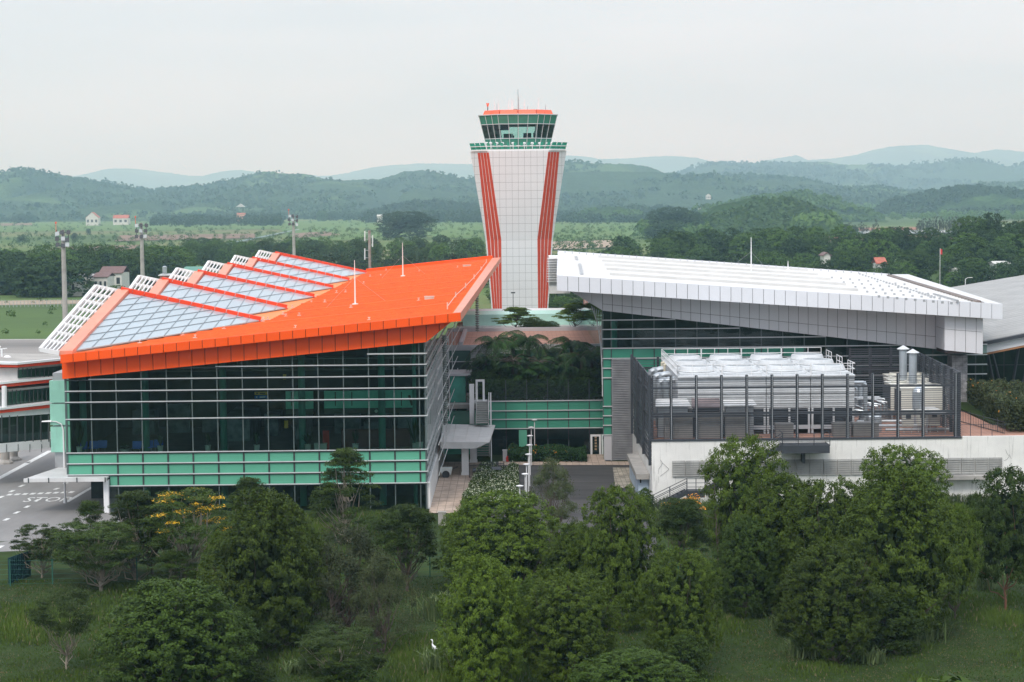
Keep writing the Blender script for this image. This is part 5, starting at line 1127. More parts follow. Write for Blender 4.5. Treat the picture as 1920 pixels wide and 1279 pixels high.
pipe('riser_pipe', 'thin cream pipe at the left of the plant yard, nearer the screen corner', [(at(1241, 700, Y=216).x, 216, PZ), (at(1241, 700, Y=216).x, 216, at(1241, 680, Y=216).z), (CX0, 216, at(1241, 680, Y=216).z)], .13, 'pipe_cream', 'cream pipes')
pipe('riser_pipe', 'thin cream pipe at the left of the plant yard, second from the screen corner', [(at(1246, 700, Y=214).x, 214, PZ), (at(1246, 700, Y=214).x, 214, at(1246, 684, Y=214).z), (CX0, 214, at(1246, 684, Y=214).z)], .13, 'pipe_cream', 'cream pipes')
for i in range(5):
    y = 202+i*3.4; x = CX1+.9+i*.12; zt = at(1610, 717+i*3.5, Y=y).z
    pipe('riser_pipe', 'silver pipe bending down right of the cooling towers, %s from the front' % ['first', 'second', 'third', 'fourth', 'fifth'][i], [(CX1-.2, y, zt), (x+.6, y, zt), (x+.6, y, PZ+.6)], .22, 'pipe_silver', 'silver risers at the cooling towers')
for i, (x0, x1, py) in enumerate(((1648, 1735, 799), (1625, 1700, 790), (1660, 1780, 806))):
    y = 199+i*.8+(2 if i == 1 else 0); z = at(x0, py, Y=y).z; pipe('floor_pipe', ['white insulated pipe lying low behind the front screen', 'white pipe running low beside the chillers', 'lowest white pipe near the deck right of the doorway'][i], [(at(x0, py, Y=y).x, y, z), (at(x1, py, Y=y).x, y, z)], .16, 'ct_white', 'low white pipes')
rng = random.Random(8)
PK = thing('pump_set', 'cluster of pumps, valves and silver pipes between the cooling towers and the chillers', 'pump set', (at(1630, 790, Y=203).x, 203, PZ))
for i in range(9):
    x = at(1612+i*6.5, 780, Y=202+i*1.2).x; y = 202+i*1.2; k_ = MB(); k_.box(x-.35, x+.35, y-.3, y+.3, PZ, PZ+.4); k_.tube([(x-.3, y, PZ+.75), (x+.4, y, PZ+.75)], .28, 10); k_.tube([(x+.4, y, PZ+.75), (x+.4, y, PZ+1.9)], .14, 8); k_.tube([(x+.4, y, PZ+1.9), (x-1.0, y+.3, PZ+2.0+rng.random()*.5)], .12, 8); k_.lathe((x+.4, y, PZ+1.4), [(.22, 0), (.22, .12)], 10); k_.build('pump', 'pipe_silver', PK)
k_ = MB()
for px in (1633, 1645): p = at(px, 770, Y=200.5); k_.lathe((p.x, 200.5, PZ), [(.42, 0), (.45, .2), (.45, 1.5), (.3, 1.8), (.1, 1.9)], 14)
k_.build('tank', 'pipe_silver', PK)
k_ = MB(); p = at(1622, 745, Y=204); k_.box(p.x-1, p.x+1.6, 203, 205, PZ+3.0, PZ+3.1); k_.build('small_canopy', 'ct_white', PK)
# chiller units
mat('beige_unit', (.66, .65, .58), .5, var=.06, scale=.8, streak=.2)
cl = ['front chiller unit', 'second chiller unit from the front', 'third chiller unit from the front', 'rear chiller unit']
for i in range(4):
    y = 204+i*4.6; p = at(1712-i*12, 750, Y=y); x0 = at(1672 if i else 1690, 750, Y=y).x-i*.1; x1 = x0+(4.8 if i == 0 else 4.4); zt = PZ+3.9
    t_ = thing('chiller', 'beige boxy %s right of the cooling towers' % cl[i], 'chiller', ((x0+x1)/2, y, PZ), 'chillers in the plant yard')
    k_ = MB(); k_.box(x0, x1, y, y+3.6, PZ+1.2, zt); k_.box(x0-.05, x1+.05, y-.05, y+3.65, zt, zt+.12); k_.build('casing', 'beige_unit', t_)
    k_ = MB()
    for xx in (x0+.1, x1-.25, (x0+x1)/2):
        for yy_ in (y+.1, y+3.3): k_.box(xx, xx+.15, yy_, yy_+.15, PZ, PZ+1.2)
    k_.build('stand', 'steel', t_)
    k_ = MB(); q = y+.15
    while q < y+3.4: k_.box(x0-.04, x0, q, q+.25, PZ+1.4, zt-.2); q += .45
    k_.build('coil_face', 'steel_dark', t_)
    for xx in (x0+1.2, x1-1.2): k_ = MB(); k_.lathe((xx, y+1.8, zt+.12), [(.85, 0), (.85, .22), (.7, .24), (.7, .1)], 18); k_.lathe((xx, y+1.8, zt+.3), [(.68, 0), (.68, .02)], 14, 1); k_.build('fan', ['beige_unit', 'fan_dark'], t_)
for i, (px, py, h) in enumerate(((1694, 835, 1.6), (1721, 810, 1.5), (1743, 808, 1.5))):
    p = at(px+8, py, Y=198.6+i*.4); w_ = .42; k_ = MB(); z0 = PZ+(0 if i == 0 else .45); k_.box(p.x-w_*1.3, p.x+w_*1.3, p.y-.3, p.y+.4, PZ+.7, PZ+.7+h); k_.box(p.x-w_*1.35, p.x+w_*1.35, p.y-.33, p.y+.43, PZ+.7+h, PZ+.78+h)
    for xx in (-.4, .35): k_.box(p.x+xx, p.x+xx+.07, p.y, p.y+.07, PZ, PZ+.7)
    k_.lathe((p.x, p.y-.31, PZ+1.7), [(.02, 0), (.02, .01)], 4); t_ = k_.build('equipment_cabinet', 'beige_unit', None, base=(p.x, p.y, PZ)); tag(t_, 'small beige cabinet on legs near the front screen, %s of three' % ['leftmost', 'middle', 'rightmost'][i], 'cabinet', 'small cabinets'); k2 = MB(); k2.box(p.x-.25, p.x+.25, p.y-.33, p.y-.301, PZ+1.5, PZ+1.9); k2.build('grille', 'steel_dark', t_)
t_ = MB(); p = at(1722, 760, Y=201.5); t_.lathe((p.x, 201.5, PZ+1.3), [(.5, -1.3), (.5, 0), (.62, .3), (.62, 2.6), (.5, 2.9), (.2, 3.1)], 16); tag(t_.build('water_tank', 'pipe_silver', None, base=(p.x, 201.5, PZ)), 'upright silver tank before the front chiller', 'tank')
# flues
for i, (px, pt, Y) in enumerate(((1693.5, 657, 214), (1711.5, 664, 209))):
    p = at(px, pt, Y=Y); t_ = thing('exhaust_flue', ['left steel exhaust flue with conical cap, the farther of the pair', 'right steel exhaust flue with conical cap, the nearer of the pair'][i], 'flue', (p.x, Y, PZ), 'exhaust flues'); k_ = MB(); k_.tube([(p.x, Y, PZ), (p.x, Y, p.z)], .42, 14)
    for z in (PZ+2.2, PZ+4.4): k_.tube([(p.x, Y, z), (p.x, Y, z+.12)], .46, 14)
    k_.build('pipe', 'pipe_silver', t_, smooth=False); k_ = MB(); k_.lathe((p.x, Y, p.z+.12), [(.68, 0), (.68, .05), (.05, .42)], 16); k_.tube([(p.x, Y, p.z-.02), (p.x, Y, p.z+.13)], .25, 8); k_.build('cap', 'ct_white', t_)
# small roofs and cabinets at left, skip containers at front
def shed(lab, x0, x1, pyt, pyf, Y0, Y1, box=True, m='canopy_metal', bm='ct_grey'):
    a = at(x0, pyf, Y=Y0); b = at(x1, pyf, Y=Y0); zt = at(x0, pyt, Y=Y1).z; t_ = thing('equipment_shed', lab, 'shed', ((a.x+b.x)/2, Y0, PZ), 'sheds in the plant yard')
    k_ = MB(); k_.hexa([(a.x, Y0, a.z-.08), (b.x, Y0, a.z-.08), (b.x-.2, Y1, zt-.08), (a.x+.2, Y1, zt-.08), (a.x, Y0, a.z), (b.x, Y0, a.z), (b.x-.2, Y1, zt), (a.x+.2, Y1, zt)]); k_.build('roof', m, t_)
    k_ = MB()
    if box: k_.box(a.x+.3, b.x-.3, Y0+.6, Y1-.3, PZ, a.z-.12); k_.build('body', bm, t_)
    else:
        for x in (a.x+.1, b.x-.2):
            for y in (Y0+.1, Y1-.2): k_.box(x, x+.1, y, y+.1, PZ, a.z-.05)
        k_.build('post', 'steel', t_)
    return t_
shed('long shed with bright metal roof at the left end of the yard', 1229, 1296, 748, 762, 196.6, 199.0, True)
shed('shed with bright metal roof left of the cooling tower intake louvres', 1357, 1420, 748, 761, 196.6, 199.0, True)
shed('dark brown roofed shed between the two bright roofs', 1297, 1356, 747, 763, 196.7, 199.1, True, mat('roof_brown', (.22, .17, .17), .7, var=.2), 'steel_dark')
shed('open shed with pale roof against the right screen', 1736, 1776, 763, 775, 198, 203, False)
for i, (x0, x1) in enumerate(((1246, 1299), (1308, 1352), (1360, 1406), (1455, 1488), (1563, 1595), (1600, 1648))):
    a = at(x0, 825, Y=196.2); b = at(x1, 790, Y=196.2); h = 2.4 if i < 3 else 1.25; k_ = MB(); k_.box(a.x, b.x, 196.2, 197.6, PZ, PZ+h); k_.box(a.x-.05, b.x+.05, 196.15, 197.65, PZ+h, PZ+h+.1); k_.box((a.x+b.x)/2-.02, (a.x+b.x)/2+.02, 196.16, 196.2, PZ+.1, PZ+h-.1)
    tag(k_.build('switch_cabinet', mat('cab_grey%d' % (i % 2), (.26, .25, .235), .6, var=.1), None, base=((a.x+b.x)/2, 196.9, PZ)), ['wide grey cabinet under the leftmost bright shed roof', 'grey cabinet under the brown shed roof', 'grey cabinet under the second bright roof', 'low grey box just left of the doorway in the screen', 'low grey box just right of the doorway in the screen', 'longest low grey box right of the doorway'][i], 'cabinet', 'grey cabinets behind the front screen')
# outside stair
ST = thing('steel_stair', 'dark steel stair climbing the white podium wall to a doorway platform', 'stair', (at(1225, 950, Y=193.5).x, 193.5, 0))
def flight(p0, p1, Y0, Y1, w_=.25, rail=True):
    k_ = MB(); n_ = max(3, int(abs(p1[2]-p0[2])/.19)); d_ = Vector(p1)-Vector(p0)
    for y in (Y0, Y1): k_.bar((p0[0], y, p0[2]-.15), (p1[0], y, p1[2]-.15), .08, .42)
    for i in range(n_): f_ = (i+.5)/n_; k_.box(p0[0]+d_.x*f_-.16, p0[0]+d_.x*f_+.16, Y0, Y1, p0[2]+d_.z*f_-.03, p0[2]+d_.z*f_+.02)
    k_.build('flight', 'steel_dark', ST)
    k_ = MB()
    for h in (1.25, .95, .8): k_.bar((p0[0], Y0, p0[2]+h), (p1[0], Y0, p1[2]+h), .055, .06)
    for h in (.15, .3, .45, .6): k_.bar((p0[0], Y0, p0[2]+h), (p1[0], Y0, p1[2]+h), .025, .03)
    n_ = max(2, int(d_.length/2.0))
    for i in range(n_+1): f_ = i/n_; k_.bar((p0[0]+d_.x*f_, Y0, p0[2]+d_.z*f_-.2), (p0[0]+d_.x*f_, Y0, p0[2]+d_.z*f_+1.25), .09)
    k_.build('handrail', 'steel_dark', ST)
def plat(x0, x1, z, Y0, Y1, hh=.65):
    k_ = MB(); k_.box(x0, x1, Y0, Y1, z-hh, z); k_.build('landing', 'steel_dark', ST); k_ = MB()
    for h in (1.2, .8, .4): k_.bar((x0, Y0, z+h), (x1, Y0, z+h), .045)
    n_ = max(2, int((x1-x0)/1.2))
    for i in range(n_+1): x = x0+(x1-x0)*i/n_; k_.bar((x, Y0, z), (x, Y0, z+1.25), .07)
    k_.build('handrail', 'steel_dark', ST)
SA, SB_ = 192.2, 193.6
g0 = at(1224, 955, Y=SA); l0 = at(1288, 921, Y=SA); l1 = at(1322, 921, Y=SA); t0_ = at(1490, 836, Y=SA); t1_ = at(1556, 836, Y=SA)
flight((g0.x, SA, max(.1, g0.z)), (l0.x, SA, l0.z), SA, SB_); plat(l0.x, l1.x, l0.z, SA, SB_); flight((l1.x, SA, l0.z), (t0_.x-1.2, SA, t0_.z), SA, SB_); plat(t0_.x-1.2, t1_.x, t0_.z, SA, SB_, .75)
k_ = MB(); k_.box(t0_.x-1.1, t1_.x, SB_, PY+.5, t0_.z-.7, t0_.z-.02); k_.box(t0_.x+1, t0_.x+1.2, SB_-.2, PY-.02, t0_.z-1.9, t0_.z-.7)
k_.build('platform_base', 'steel_dark', ST)
k_ = MB()
for x in (t0_.x-1.1, t1_.x): k_.bar((x, SA, t0_.z), (x, PY, t0_.z+0), .06); k_.bar((x, SA, t0_.z+1.2), (x, PY, t0_.z+1.2), .06)
k_.build('side_rail', 'steel_dark', ST)
# terrace at the right: railing
RL = thing('terrace_railing', 'black railing along the tiled terrace right of the plant yard', 'railing', (sx1+.6, 226, PZ))
pa = Vector((sx1+.3, 222, PZ)); pb = at(1883, 821, Y=197); pb.z = PZ; k_ = MB(); N_ = 60
for h in (.1, 1.2): k_.bar(pa+Vector((0, 0, h)), pb+Vector((0, 0, h)), .06)
for i in range(N_+1): p = pa.lerp(pb, i/N_); k_.bar(p, p+Vector((0, 0, 1.2 if i % 8 else 1.45)), .03 if i % 8 else .07)
k_.build('balustrade', 'steel_dark', RL)
k_ = MB()
for px in (1819.5, 1839.5, 1860): p = at(px, 822, Y=PY+.4); k_.bar((p.x, PY+.4, PZ), (p.x, PY+.4, PZ+1.2), .05)
k_.bar((sx1, PY+.4, PZ+1.18), (pb.x, PY+.4, PZ+1.18), .04); k_.build('front_rail', 'steel_dark', RL)
k_ = MB(); k_.slab([(sx1+.2, PY+.45, PZ-.01), (pb.x, PY+.45, PZ-.01), (pb.x, 197, PZ-.01), (sx1+.5, 224, PZ-.01)], .1); tag(k_.build('terrace', 'terracotta', None, base=(sx1, PY, PZ-.1)), None, None, None, 'structure')
# ramp railing at far right with dark posts
RR = thing('ramp_railing', 'dark glazed railing descending at the right edge in front of the concourse', 'railing', (60, 222, 6))
a = at(1874, 718, Y=228); b = at(1935, 752, Y=212); k_ = MB(); k_.bar(a, b, .12); 
for i in range(13): p = a.lerp(b, i/12); k_.bar(p, p-Vector((0, 0, 2.0)), .1)
p0 = at(1806, 721, Y=229); k_.bar(p0, a, .18); k_.bar(p0-Vector((0, 0, 1.2)), a-Vector((0, 0, 1.2)), .1)
for i in range(6): p = p0.lerp(a, i/5); k_.bar(p, p-Vector((0, 0, 2.4)), .12)
k_.build('balustrade', 'steel_dark', RR)
k_ = MB(); k_.box(sx1+5.5, 75, 205, 232, 0, PZ+.2); structure(k_.build('planted_bank', 'grass_ground'))
# ================================================================== arrival pier at far left
PR = thing('pier_building', 'white three level pier with red bands at the left edge beside the orange wing', 'building', (-52, 218, 0))
def band(name, m, pts, Y, dY, pr=PR):
    """pts: list of (px, ytop, ybottom) along the front face; Y may bend"""
    k_ = MB()
    for (a, t0, b0), (b, t1, b1) in zip(pts, pts[1:]):
        Ya = Y(a); Yb = Y(b); p = at(a, t0, Y=Ya); q = at(a, b0, Y=Ya); r = at(b, t1, Y=Yb); s_ = at(b, b1, Y=Yb)
        k_.hexa([q, s_, s_+Vector((0, dY, 0)), q+Vector((0, dY, 0)), p, r, r+Vector((0, dY, 0)), p+Vector((0, dY, 0))])
    return k_.build(name, m, pr)
YP = lambda x: 213+max(0, x)*.05
band('wall', 'canopy_metal', [(-60, 690, 722), (33, 690, 722), (116, 682, 714)], YP, 14)
band('upper_windows', 'facade_glass', [(33, 694, 709), (116, 686, 704)], lambda x: YP(x)-.12, .1)
band('wall', 'canopy_metal', [(-60, 731, 770), (0, 731, 770), (116, 721, 760)], YP, 14)
band('middle_windows', 'facade_glass', [(-60, 736, 762), (3, 736, 762), (93, 727, 754)], lambda x: YP(x)-.12, .1)
band('white_coping', 'white_metal', [(-60, 678, 682.5), (33, 680, 684), (116, 672, 676)], lambda x: YP(x)-.9, 1.2)
band('roof_slab', 'concrete', [(-60, 681, 684), (33, 682, 685), (116, 674, 678)], lambda x: YP(x)-.2, 14)
band('red_band', 'red_band', [(-60, 682.5, 688), (33, 684, 689), (116, 676, 682)], lambda x: YP(x)-.8, 1)
band('white_coping', 'white_metal', [(-60, 718, 722), (0, 717, 721), (105, 706, 710)], lambda x: YP(x)-.9, 3)
band('red_band', 'red_band', [(-60, 722, 728), (0, 721, 727), (105, 710, 716)], lambda x: YP(x)-.8, 1)
band('white_coping', 'white_metal', [(-60, 767, 771), (0, 765, 769), (98, 754, 758)], lambda x: YP(x)-1.9, 4)
band('red_band', 'red_band', [(-60, 771, 777), (0, 769, 775), (98, 758, 764)], lambda x: YP(x)-1.8, 1)
band('lower_fascia', 'white_metal', [(-60, 777, 784), (0, 775, 783), (93, 764, 776)], lambda x: YP(x)-1.5, 2)
band('lower_glazing', 'side_glass', [(-60, 784, 833), (0, 783, 832), (93, 776, 824)], lambda x: YP(x)-1.3, .06)
band('floor_edge', 'white_metal', [(-60, 833, 851), (0, 832, 849), (93, 824, 840)], lambda x: YP(x)-1.5, 9)
k_ = MB()
for px in [3+i*14.7 for i in range(-2, 7)]:
    for (t0, b0, off) in ((779, 828, -1.42),):
        p = at(px, t0, Y=YP(px)+off-.05); q = at(px, b0, Y=YP(px)+off-.05); k_.bar(p, q, .14 if True else .1)
for px in range(35, 112, 8): p = at(px, 690, Y=YP(px)-.2); q = at(px, 707, Y=YP(px)-.2); k_.bar(p, q, .07)
for px in range(15, 92, 8): p = at(px, 731, Y=YP(px)-.2); q = at(px, 758, Y=YP(px)-.2); k_.bar(p, q, .07)
for px in range(-10, 98, 22):
    p = at(px, 833, Y=YP(px)-1.56); q = at(px, 848, Y=YP(px)-1.56); k_.bar(p, q, .05)
k_.build('mullion', 'dark_mullion', PR)
for px, yb, Y in ((8, 728, 212), (10, 870, 233), (25.5, 864, 240)):
    if yb < 800: p = at(px, 724, Y=Y); q = at(px, 764, Y=Y); k_ = MB(); k_.tube([q, p], .28, 10); k_.build('column', 'white_metal', PR)
    else: p = gnd(px, yb); k_ = MB(); k_.tube([(p.x, p.y, .25), (p.x, p.y, 4.2)], .52, 14); k_.lathe((p.x, p.y, 0), [(1.0, 0), (.95, .25), (.55, .55)], 8); k_.build('column', 'concrete', PR)
k_ = MB(); p = at(14, 681, Y=222); k_.lathe((p.x, 222, p.z-.1), [(.7, 0), (.62, .5), (.4, .85), (.1, 1)], 14); tag(k_.build('radome', 'white_metal', None, base=(p.x, 222, p.z)), 'small white dome on the pier roof', 'dome')
k_ = MB(); p = at(3.5, 680, Y=222); t = at(3, 655, Y=222); k_.tube([p, t], .12, 8); k_.bar((t.x-.5, 222, t.z), (t.x+.6, 222, t.z+.1), .1); k_.bar((t.x-.3, 222, t.z+.1), (t.x-.1, 222, t.z+.35), .14); tag(k_.build('weather_mast', 'white_metal', None, base=(p.x, 222, p.z)), 'short white mast with cross arm on the pier roof left of the dome', 'mast')
# ------------------------------------------------------------------ road markings and lamps
def mark(px, m='road_paint', z=.062, name='road_marking'): return structure(MB().poly([gnd(x, y, z) for x, y in px]).build(name, m))
def dash(x0, y0, x1, y1, w_=.22):
    a = gnd(x0, y0, .063); b = gnd(x1, y1, .063); d_ = (b-a).normalized(); n_ = Vector((-d_.y, d_.x, 0))*w_
    return structure(MB().poly([a-n_, a+n_, b+n_, b-n_]).build('road_marking', 'road_paint'))
dash(-60, 928, 95, 845, .35); dash(124, 942, 196, 900, .22); dash(170, 918, 200, 918, .05)
for x0, y0, x1, y1 in ((36, 913, 45, 909), (18, 923, 26, 919), (-2, 934, 6, 930), (54, 903, 60, 900), (66, 940, 74, 936), (47, 952, 55, 948), (27, 963, 36, 959), (8, 976, 16, 972), (102, 918, 110, 915), (120, 907, 127, 905), (-4, 1028, 5, 1023), (50, 868, 56, 866)): dash(x0, y0, x1, y1, .2)
for i in range(9): x = 15+i*14.5; y = 929-i*.6; dash(x, y, x+6, y-3, .25)
for a, b in (((-40, 884), (69, 843)), ((-40, 886.5), (72, 844))): 
    p = gnd(*a, .04); q = gnd(*b, .04); d_ = (q-p).normalized(); n_ = Vector((-d_.y, d_.x, 0))*.12; structure(MB().poly([p-n_, p+n_, q+n_, q-n_]).build('yellow_line', 'yellow_paint'))
ps = gnd(83, 940.5, .066)
structure(text_mesh('stop_marking', 'STOP', (ps.x, ps.y, .066), 1.7, 'road_paint', None, rot=(0, 0, 0), sx=1.15, sy=2.6, ext=.002))
def lamp_post(lab, foot, h, arm, head='arm', grp=None):
    t_ = thing('street_lamp', lab, 'street lamp', foot, grp); x, y, z = foot; k_ = MB()
    k_.tube([(x, y, z), (x, y, z+h*.9), (x-arm*.15, y, z+h*.97), (x-arm*.55, y, z+h), (x-arm, y, z+h+.05)], [.11, .09, .07, .06, .05], 8); k_.lathe((x, y, z), [(.2, 0), (.16, .5)], 8); k_.build('pole', 'white_metal', t_)
    k_ = MB(); k_.hexa([(x-arm-.9, y-.16, z+h), (x-arm+.1, y-.18, z+h), (x-arm+.1, y+.18, z+h), (x-arm-.9, y+.16, z+h), (x-arm-.85, y-.1, z+h+.1), (x-arm+.1, y-.12, z+h+.16), (x-arm+.1, y+.12, z+h+.16), (x-arm-.85, y+.1, z+h+.1)]); k_.build('lamp_head', 'white_metal', t_); return t_
p = gnd(122.5, 944); tp = at(82, 791, Y=p.y); lamp_post('tall curved arm street lamp beside the left corner of the orange wing', (p.x, p.y, 0), tp.z, p.x-at(95, 793, Y=p.y).x)
for i, (x, y) in enumerate(((974.5, 909), (984.6, 886.8), (987, 868.6), (990.6, 850), (992.5, 832.8), (993.7, 815.3), (996, 799.7), (1002, 785.8))):
    p = at(x, y, z=4.5); o_ = ['nearest', 'second', 'third', 'fourth', 'fifth', 'sixth', 'seventh', 'last'][i]
    t_ = thing('garden_lamp', 'flat topped white post lamp, %s of the row along the flower bed' % o_, 'lamp post', (p.x, p.y, 0), 'flat topped post lamps in a row')
    k_ = MB(); k_.tube([(p.x, p.y, 0), (p.x, p.y, 4.2)], .045, 8); k_.build('pole', 'white_metal', t_); k_ = MB(); k_.lathe((p.x, p.y, 4.2), [(.06, 0), (.12, .10), (.32, .16), (.35, .22), (.08, .28)], 16); k_.build('lamp_head', 'white_metal', t_)
# ------------------------------------------------------------------ courtyard
sheet('courtyard', [(905, 905), (1205, 905), (1195, 866), (900, 866)], 'asphalt_dark', .05)
sheet('courtyard', [(880, 1100), (1245, 1100), (1212, 905.3), (905, 905.3)], 'asphalt_dark', .051)
sheet('pavement', [(803, 962), (858, 962), (905, 866), (832, 866)], mat('paving_pink', (.50, .39, .31), .85, var=.22, scale=.5, grid=[(0, .75, .05, 0), (1, 1.5, .07, 0)]), .08)
sheet('pavement', [(935, 872), (1200, 872), (1198, 865), (935, 865)], 'paving_pink', .09)
sheet('pavement', [(1100, 868), (1135, 868), (1133, 852), (1101, 852)], 'paving_pink', .11)
sheet('paved_square', [(1154, 915), (1200, 915), (1196, 877), (1149, 877)], mat('paving_grey', (.38, .34, .27), .9, var=.35, scale=.8, grid=[(0, .5, .06, 0), (1, 1.2, .15, 0)]), .10)
# ================================================================== trees and plants
leafmat('leaf_acacia', (.014, .030, .004), (.062, .108, .012), .2)
leafmat('leaf_acacia_bright', (.020, .040, .004), (.105, .162, .014), .2)
leafmat('leaf_feathery', (.014, .032, .006), (.068, .108, .016), .28)
leafmat('leaf_sparse', (.030, .040, .016), (.085, .105, .040), .25)
leafmat('leaf_wood', (.032, .066, .016), (.095, .17, .032), .25, .8)
leafmat('leaf_wood_dark', (.018, .038, .014), (.048, .090, .026), .15, .8)
leafmat('leaf_hill', (.026, .050, .020), (.062, .108, .040), .1, .9)
leafmat('leaf_casuarina', (.030, .040, .024), (.065, .075, .045), .1, .8)
leafmat('leaf_palm', (.010, .030, .008), (.05, .12, .025), .3, .5)
leafmat('leaf_light', (.10, .17, .03), (.22, .34, .06), .45, .5)
leafmat('petal_yellow', (.55, .30, .02), (.75, .45, .03), .2)
leafmat('petal_orange', (.75, .25, .03), (.80, .38, .05), .2)
leafmat('petal_white', (.38, .42, .30), (.55, .57, .44), .2)
leafmat('grass_blade', (.034, .062, .010), (.098, .150, .024), .25, .8)
leafmat('reed_blade', (.05, .085, .025), (.15, .19, .08), .2, .8)
leafmat('dry_blade', (.12, .10, .05), (.26, .22, .13), .2, .8)
mat('bark', (.12, .09, .07), .9, var=.3, scale=4); mat('bark_pale', (.34, .29, .23), .9, var=.25, scale=4); mat('bark_red', (.20, .09, .055), .9, var=.2, scale=4)
def leafquads(C, Nn, size, asp, r, sz_var=.4):
    """diamond leaves at C with normals near Nn"""
    n = len(C); Nn = Nn/np.maximum(1e-6, np.linalg.norm(Nn, axis=1, keepdims=True)); rd = r.randn(n, 3); Nn = Nn+rd*.45; Nn /= np.linalg.norm(Nn, axis=1, keepdims=True)
    u = np.cross(Nn, r.randn(n, 3)); u /= np.maximum(1e-6, np.linalg.norm(u, axis=1, keepdims=True)); v = np.cross(Nn, u); s = size*(1-sz_var+2*sz_var*r.rand(n, 1))
    return np.stack([C-u*s, C+v*s*asp-u*s*.1, C+u*s, C-v*s*asp-u*s*.1], 1)
def tubes(b, p0, p1, r0, r1, r, wob=.08, n=4, seg=5):
    p0 = np.array(p0); p1 = np.array(p1); L_ = np.linalg.norm(p1-p0); P = []; R = []
    for i in range(n+1): f_ = i/n; P.append(tuple(p0+(p1-p0)*f_+r.randn(3)*wob*L_*math.sin(math.pi*f_)*.6+np.array([0, 0, -.10*L_*math.sin(math.pi*f_)]))); R.append(r0+(r1-r0)*f_)
    b.tube(P, R, seg, cap=False); return P
PROTO = {}
def proto_tree(key, kind, seed, lm, bark='bark', K=70, per=300, leaf=.030, asp=.45, base=.05, prof='round', flat=1., clump=.12, flower=None, gaps=.0, trunk_r=.022, multi=1, limbs=24, lobe=.15, nsub=9, wide=.4, pw=2.4, hole=-.13):
    """crown made of leaf clumps inside an uneven envelope; unit height, unit width"""
    r = np.random.RandomState(seed); cs = []; ph = r.rand(4)*6.28; tries = 0
    while kind != 'solid' and len(cs) < K and tries < 6000:
        tries += 1; z = base+.06+((1-base-.10) if kind != 'lobe' else (.82-base))*r.rand()**(.85); f_ = (z-base)/(1-base)
        if prof == 'round': R = .5*math.sin(math.pi*min(1, max(0, f_**.62)))**.55
        elif prof == 'dome': R = .5*math.sqrt(max(0, 1-(f_*.98)**2.2))
        elif prof == 'egg': R = .5*math.sqrt(max(0, 1-(abs(f_-.36)/(.64 if f_ > .36 else .50))**2.4))
        elif prof == 'cone': R = .5*(1-f_)**.7*min(1, f_*6+.35)
        elif prof == 'umbrella': R = .5*(max(0, 1-((f_-.55)/.5)**2))**.5
        elif prof == 'column': R = .5*min(1, f_*5+.3)*(1-f_**3)**.6
        a = r.rand()*6.28; R *= .86 if kind == 'lobe' else 1; R *= 1+.20*math.sin(2*a+ph[0])+.14*math.sin(3*a+ph[1]+4*f_)+.1*math.sin(7*f_+ph[2])
        q = (.45+.55*r.rand()**.5) if r.rand() < .8 else r.rand(); c = np.array([math.cos(a)*R*q, math.sin(a)*R*q, z])
        if gaps and vnoise(np.array([c[0]*6+seed]), np.array([c[2]*6+c[1]*4]))[0] < gaps: continue
        cs.append(c)
    if kind == 'lobe':
        lb = np.array(cs); sp_ = []
        for c_ in lb:
            R_l = lobe*(.6+.6*r.rand()); m_ = int(nsub*(.6+.8*r.rand()))
            d_ = r.randn(m_, 3); d_ /= np.linalg.norm(d_, axis=1, keepdims=True); out_ = np.array([c_[0]*1.6, c_[1]*1.6, (c_[2]-.35)*1.2+.35]); d_ += out_*1.1; d_ /= np.linalg.norm(d_, axis=1, keepdims=True)
            sp_.append(c_+d_*R_l*np.array([1, 1, .85]))
        cs = np.concatenate(sp_); cs[:, 2] = np.clip(cs[:, 2], base, 1.02)
    if kind == 'solid':
        th = r.rand(K)*6.2832; f_ = r.rand(K)**.9*.98+.01; c0_, hi_e = wide, 1-wide; Rr = .47*np.sqrt(np.maximum(0, 1-np.abs((f_-wide)/np.where(f_ > wide, 1.0-wide, wide+.12))**pw))
        x_ = np.cos(th)*2.2+seed*3; y_ = np.sin(th)*2.2+seed*5; nz_ = fbm(x_+f_*3.1, y_-f_*2.3, 3)-.5; n2 = fbm(x_*2.6+9-f_*7, y_*2.6+f_*8, 2)-.5; Rr = Rr*(1+.62*nz_+.34*n2); q = 1-.5*r.rand(K)**2.6; zz = base+(1-base)*f_+(n2*.10+nz_*.06)*(f_ > .4)
        keep = (n2 > hole)|(r.rand(K) < .25); cs = np.stack([np.cos(th)*Rr*q, np.sin(th)*Rr*q, zz], 1)[keep]
    cs = np.array(cs); n = len(cs); cc = np.repeat(cs, per, 0); N_ = n*per; cr_ = np.repeat(clump*(.6+.8*r.rand(n, 1)), per, 0)
    dirs = r.randn(N_, 3); dirs /= np.linalg.norm(dirs, axis=1, keepdims=True); dirs[:, 2] = np.where(dirs[:, 2] < -.25, -dirs[:, 2], dirs[:, 2])
    rad = cr_*(r.rand(N_, 1)**.33)*(1+.35*np.repeat(r.rand(n, 1), per, 0)*np.sin(dirs[:, :1]*9+cc[:, :1]*40))
    P = cc+dirs*rad*np.array([1, 1, flat]); P[:, 2] = np.maximum(P[:, 2], .01+.03*r.rand(N_)); P[:, 2] /= np.percentile(P[:, 2], 99.7)
    cen = np.array([0, 0, base+(1-base)*.35]); nrm = dirs*(.9 if kind != 'solid' else .55)+(P-cen)*(.8 if kind != 'solid' else 2.0); nrm[:, 2] += .35
    if kind == 'feather': nrm = np.array([[0, 0, 1.]])+dirs*.35
    V = leafquads(P, nrm, leaf, asp, r); tint = np.clip(.30+.30*np.repeat(r.rand(n), per)+.5*(r.rand(N_)-.5)+.25*(dirs[:, 2]), 0, 1)
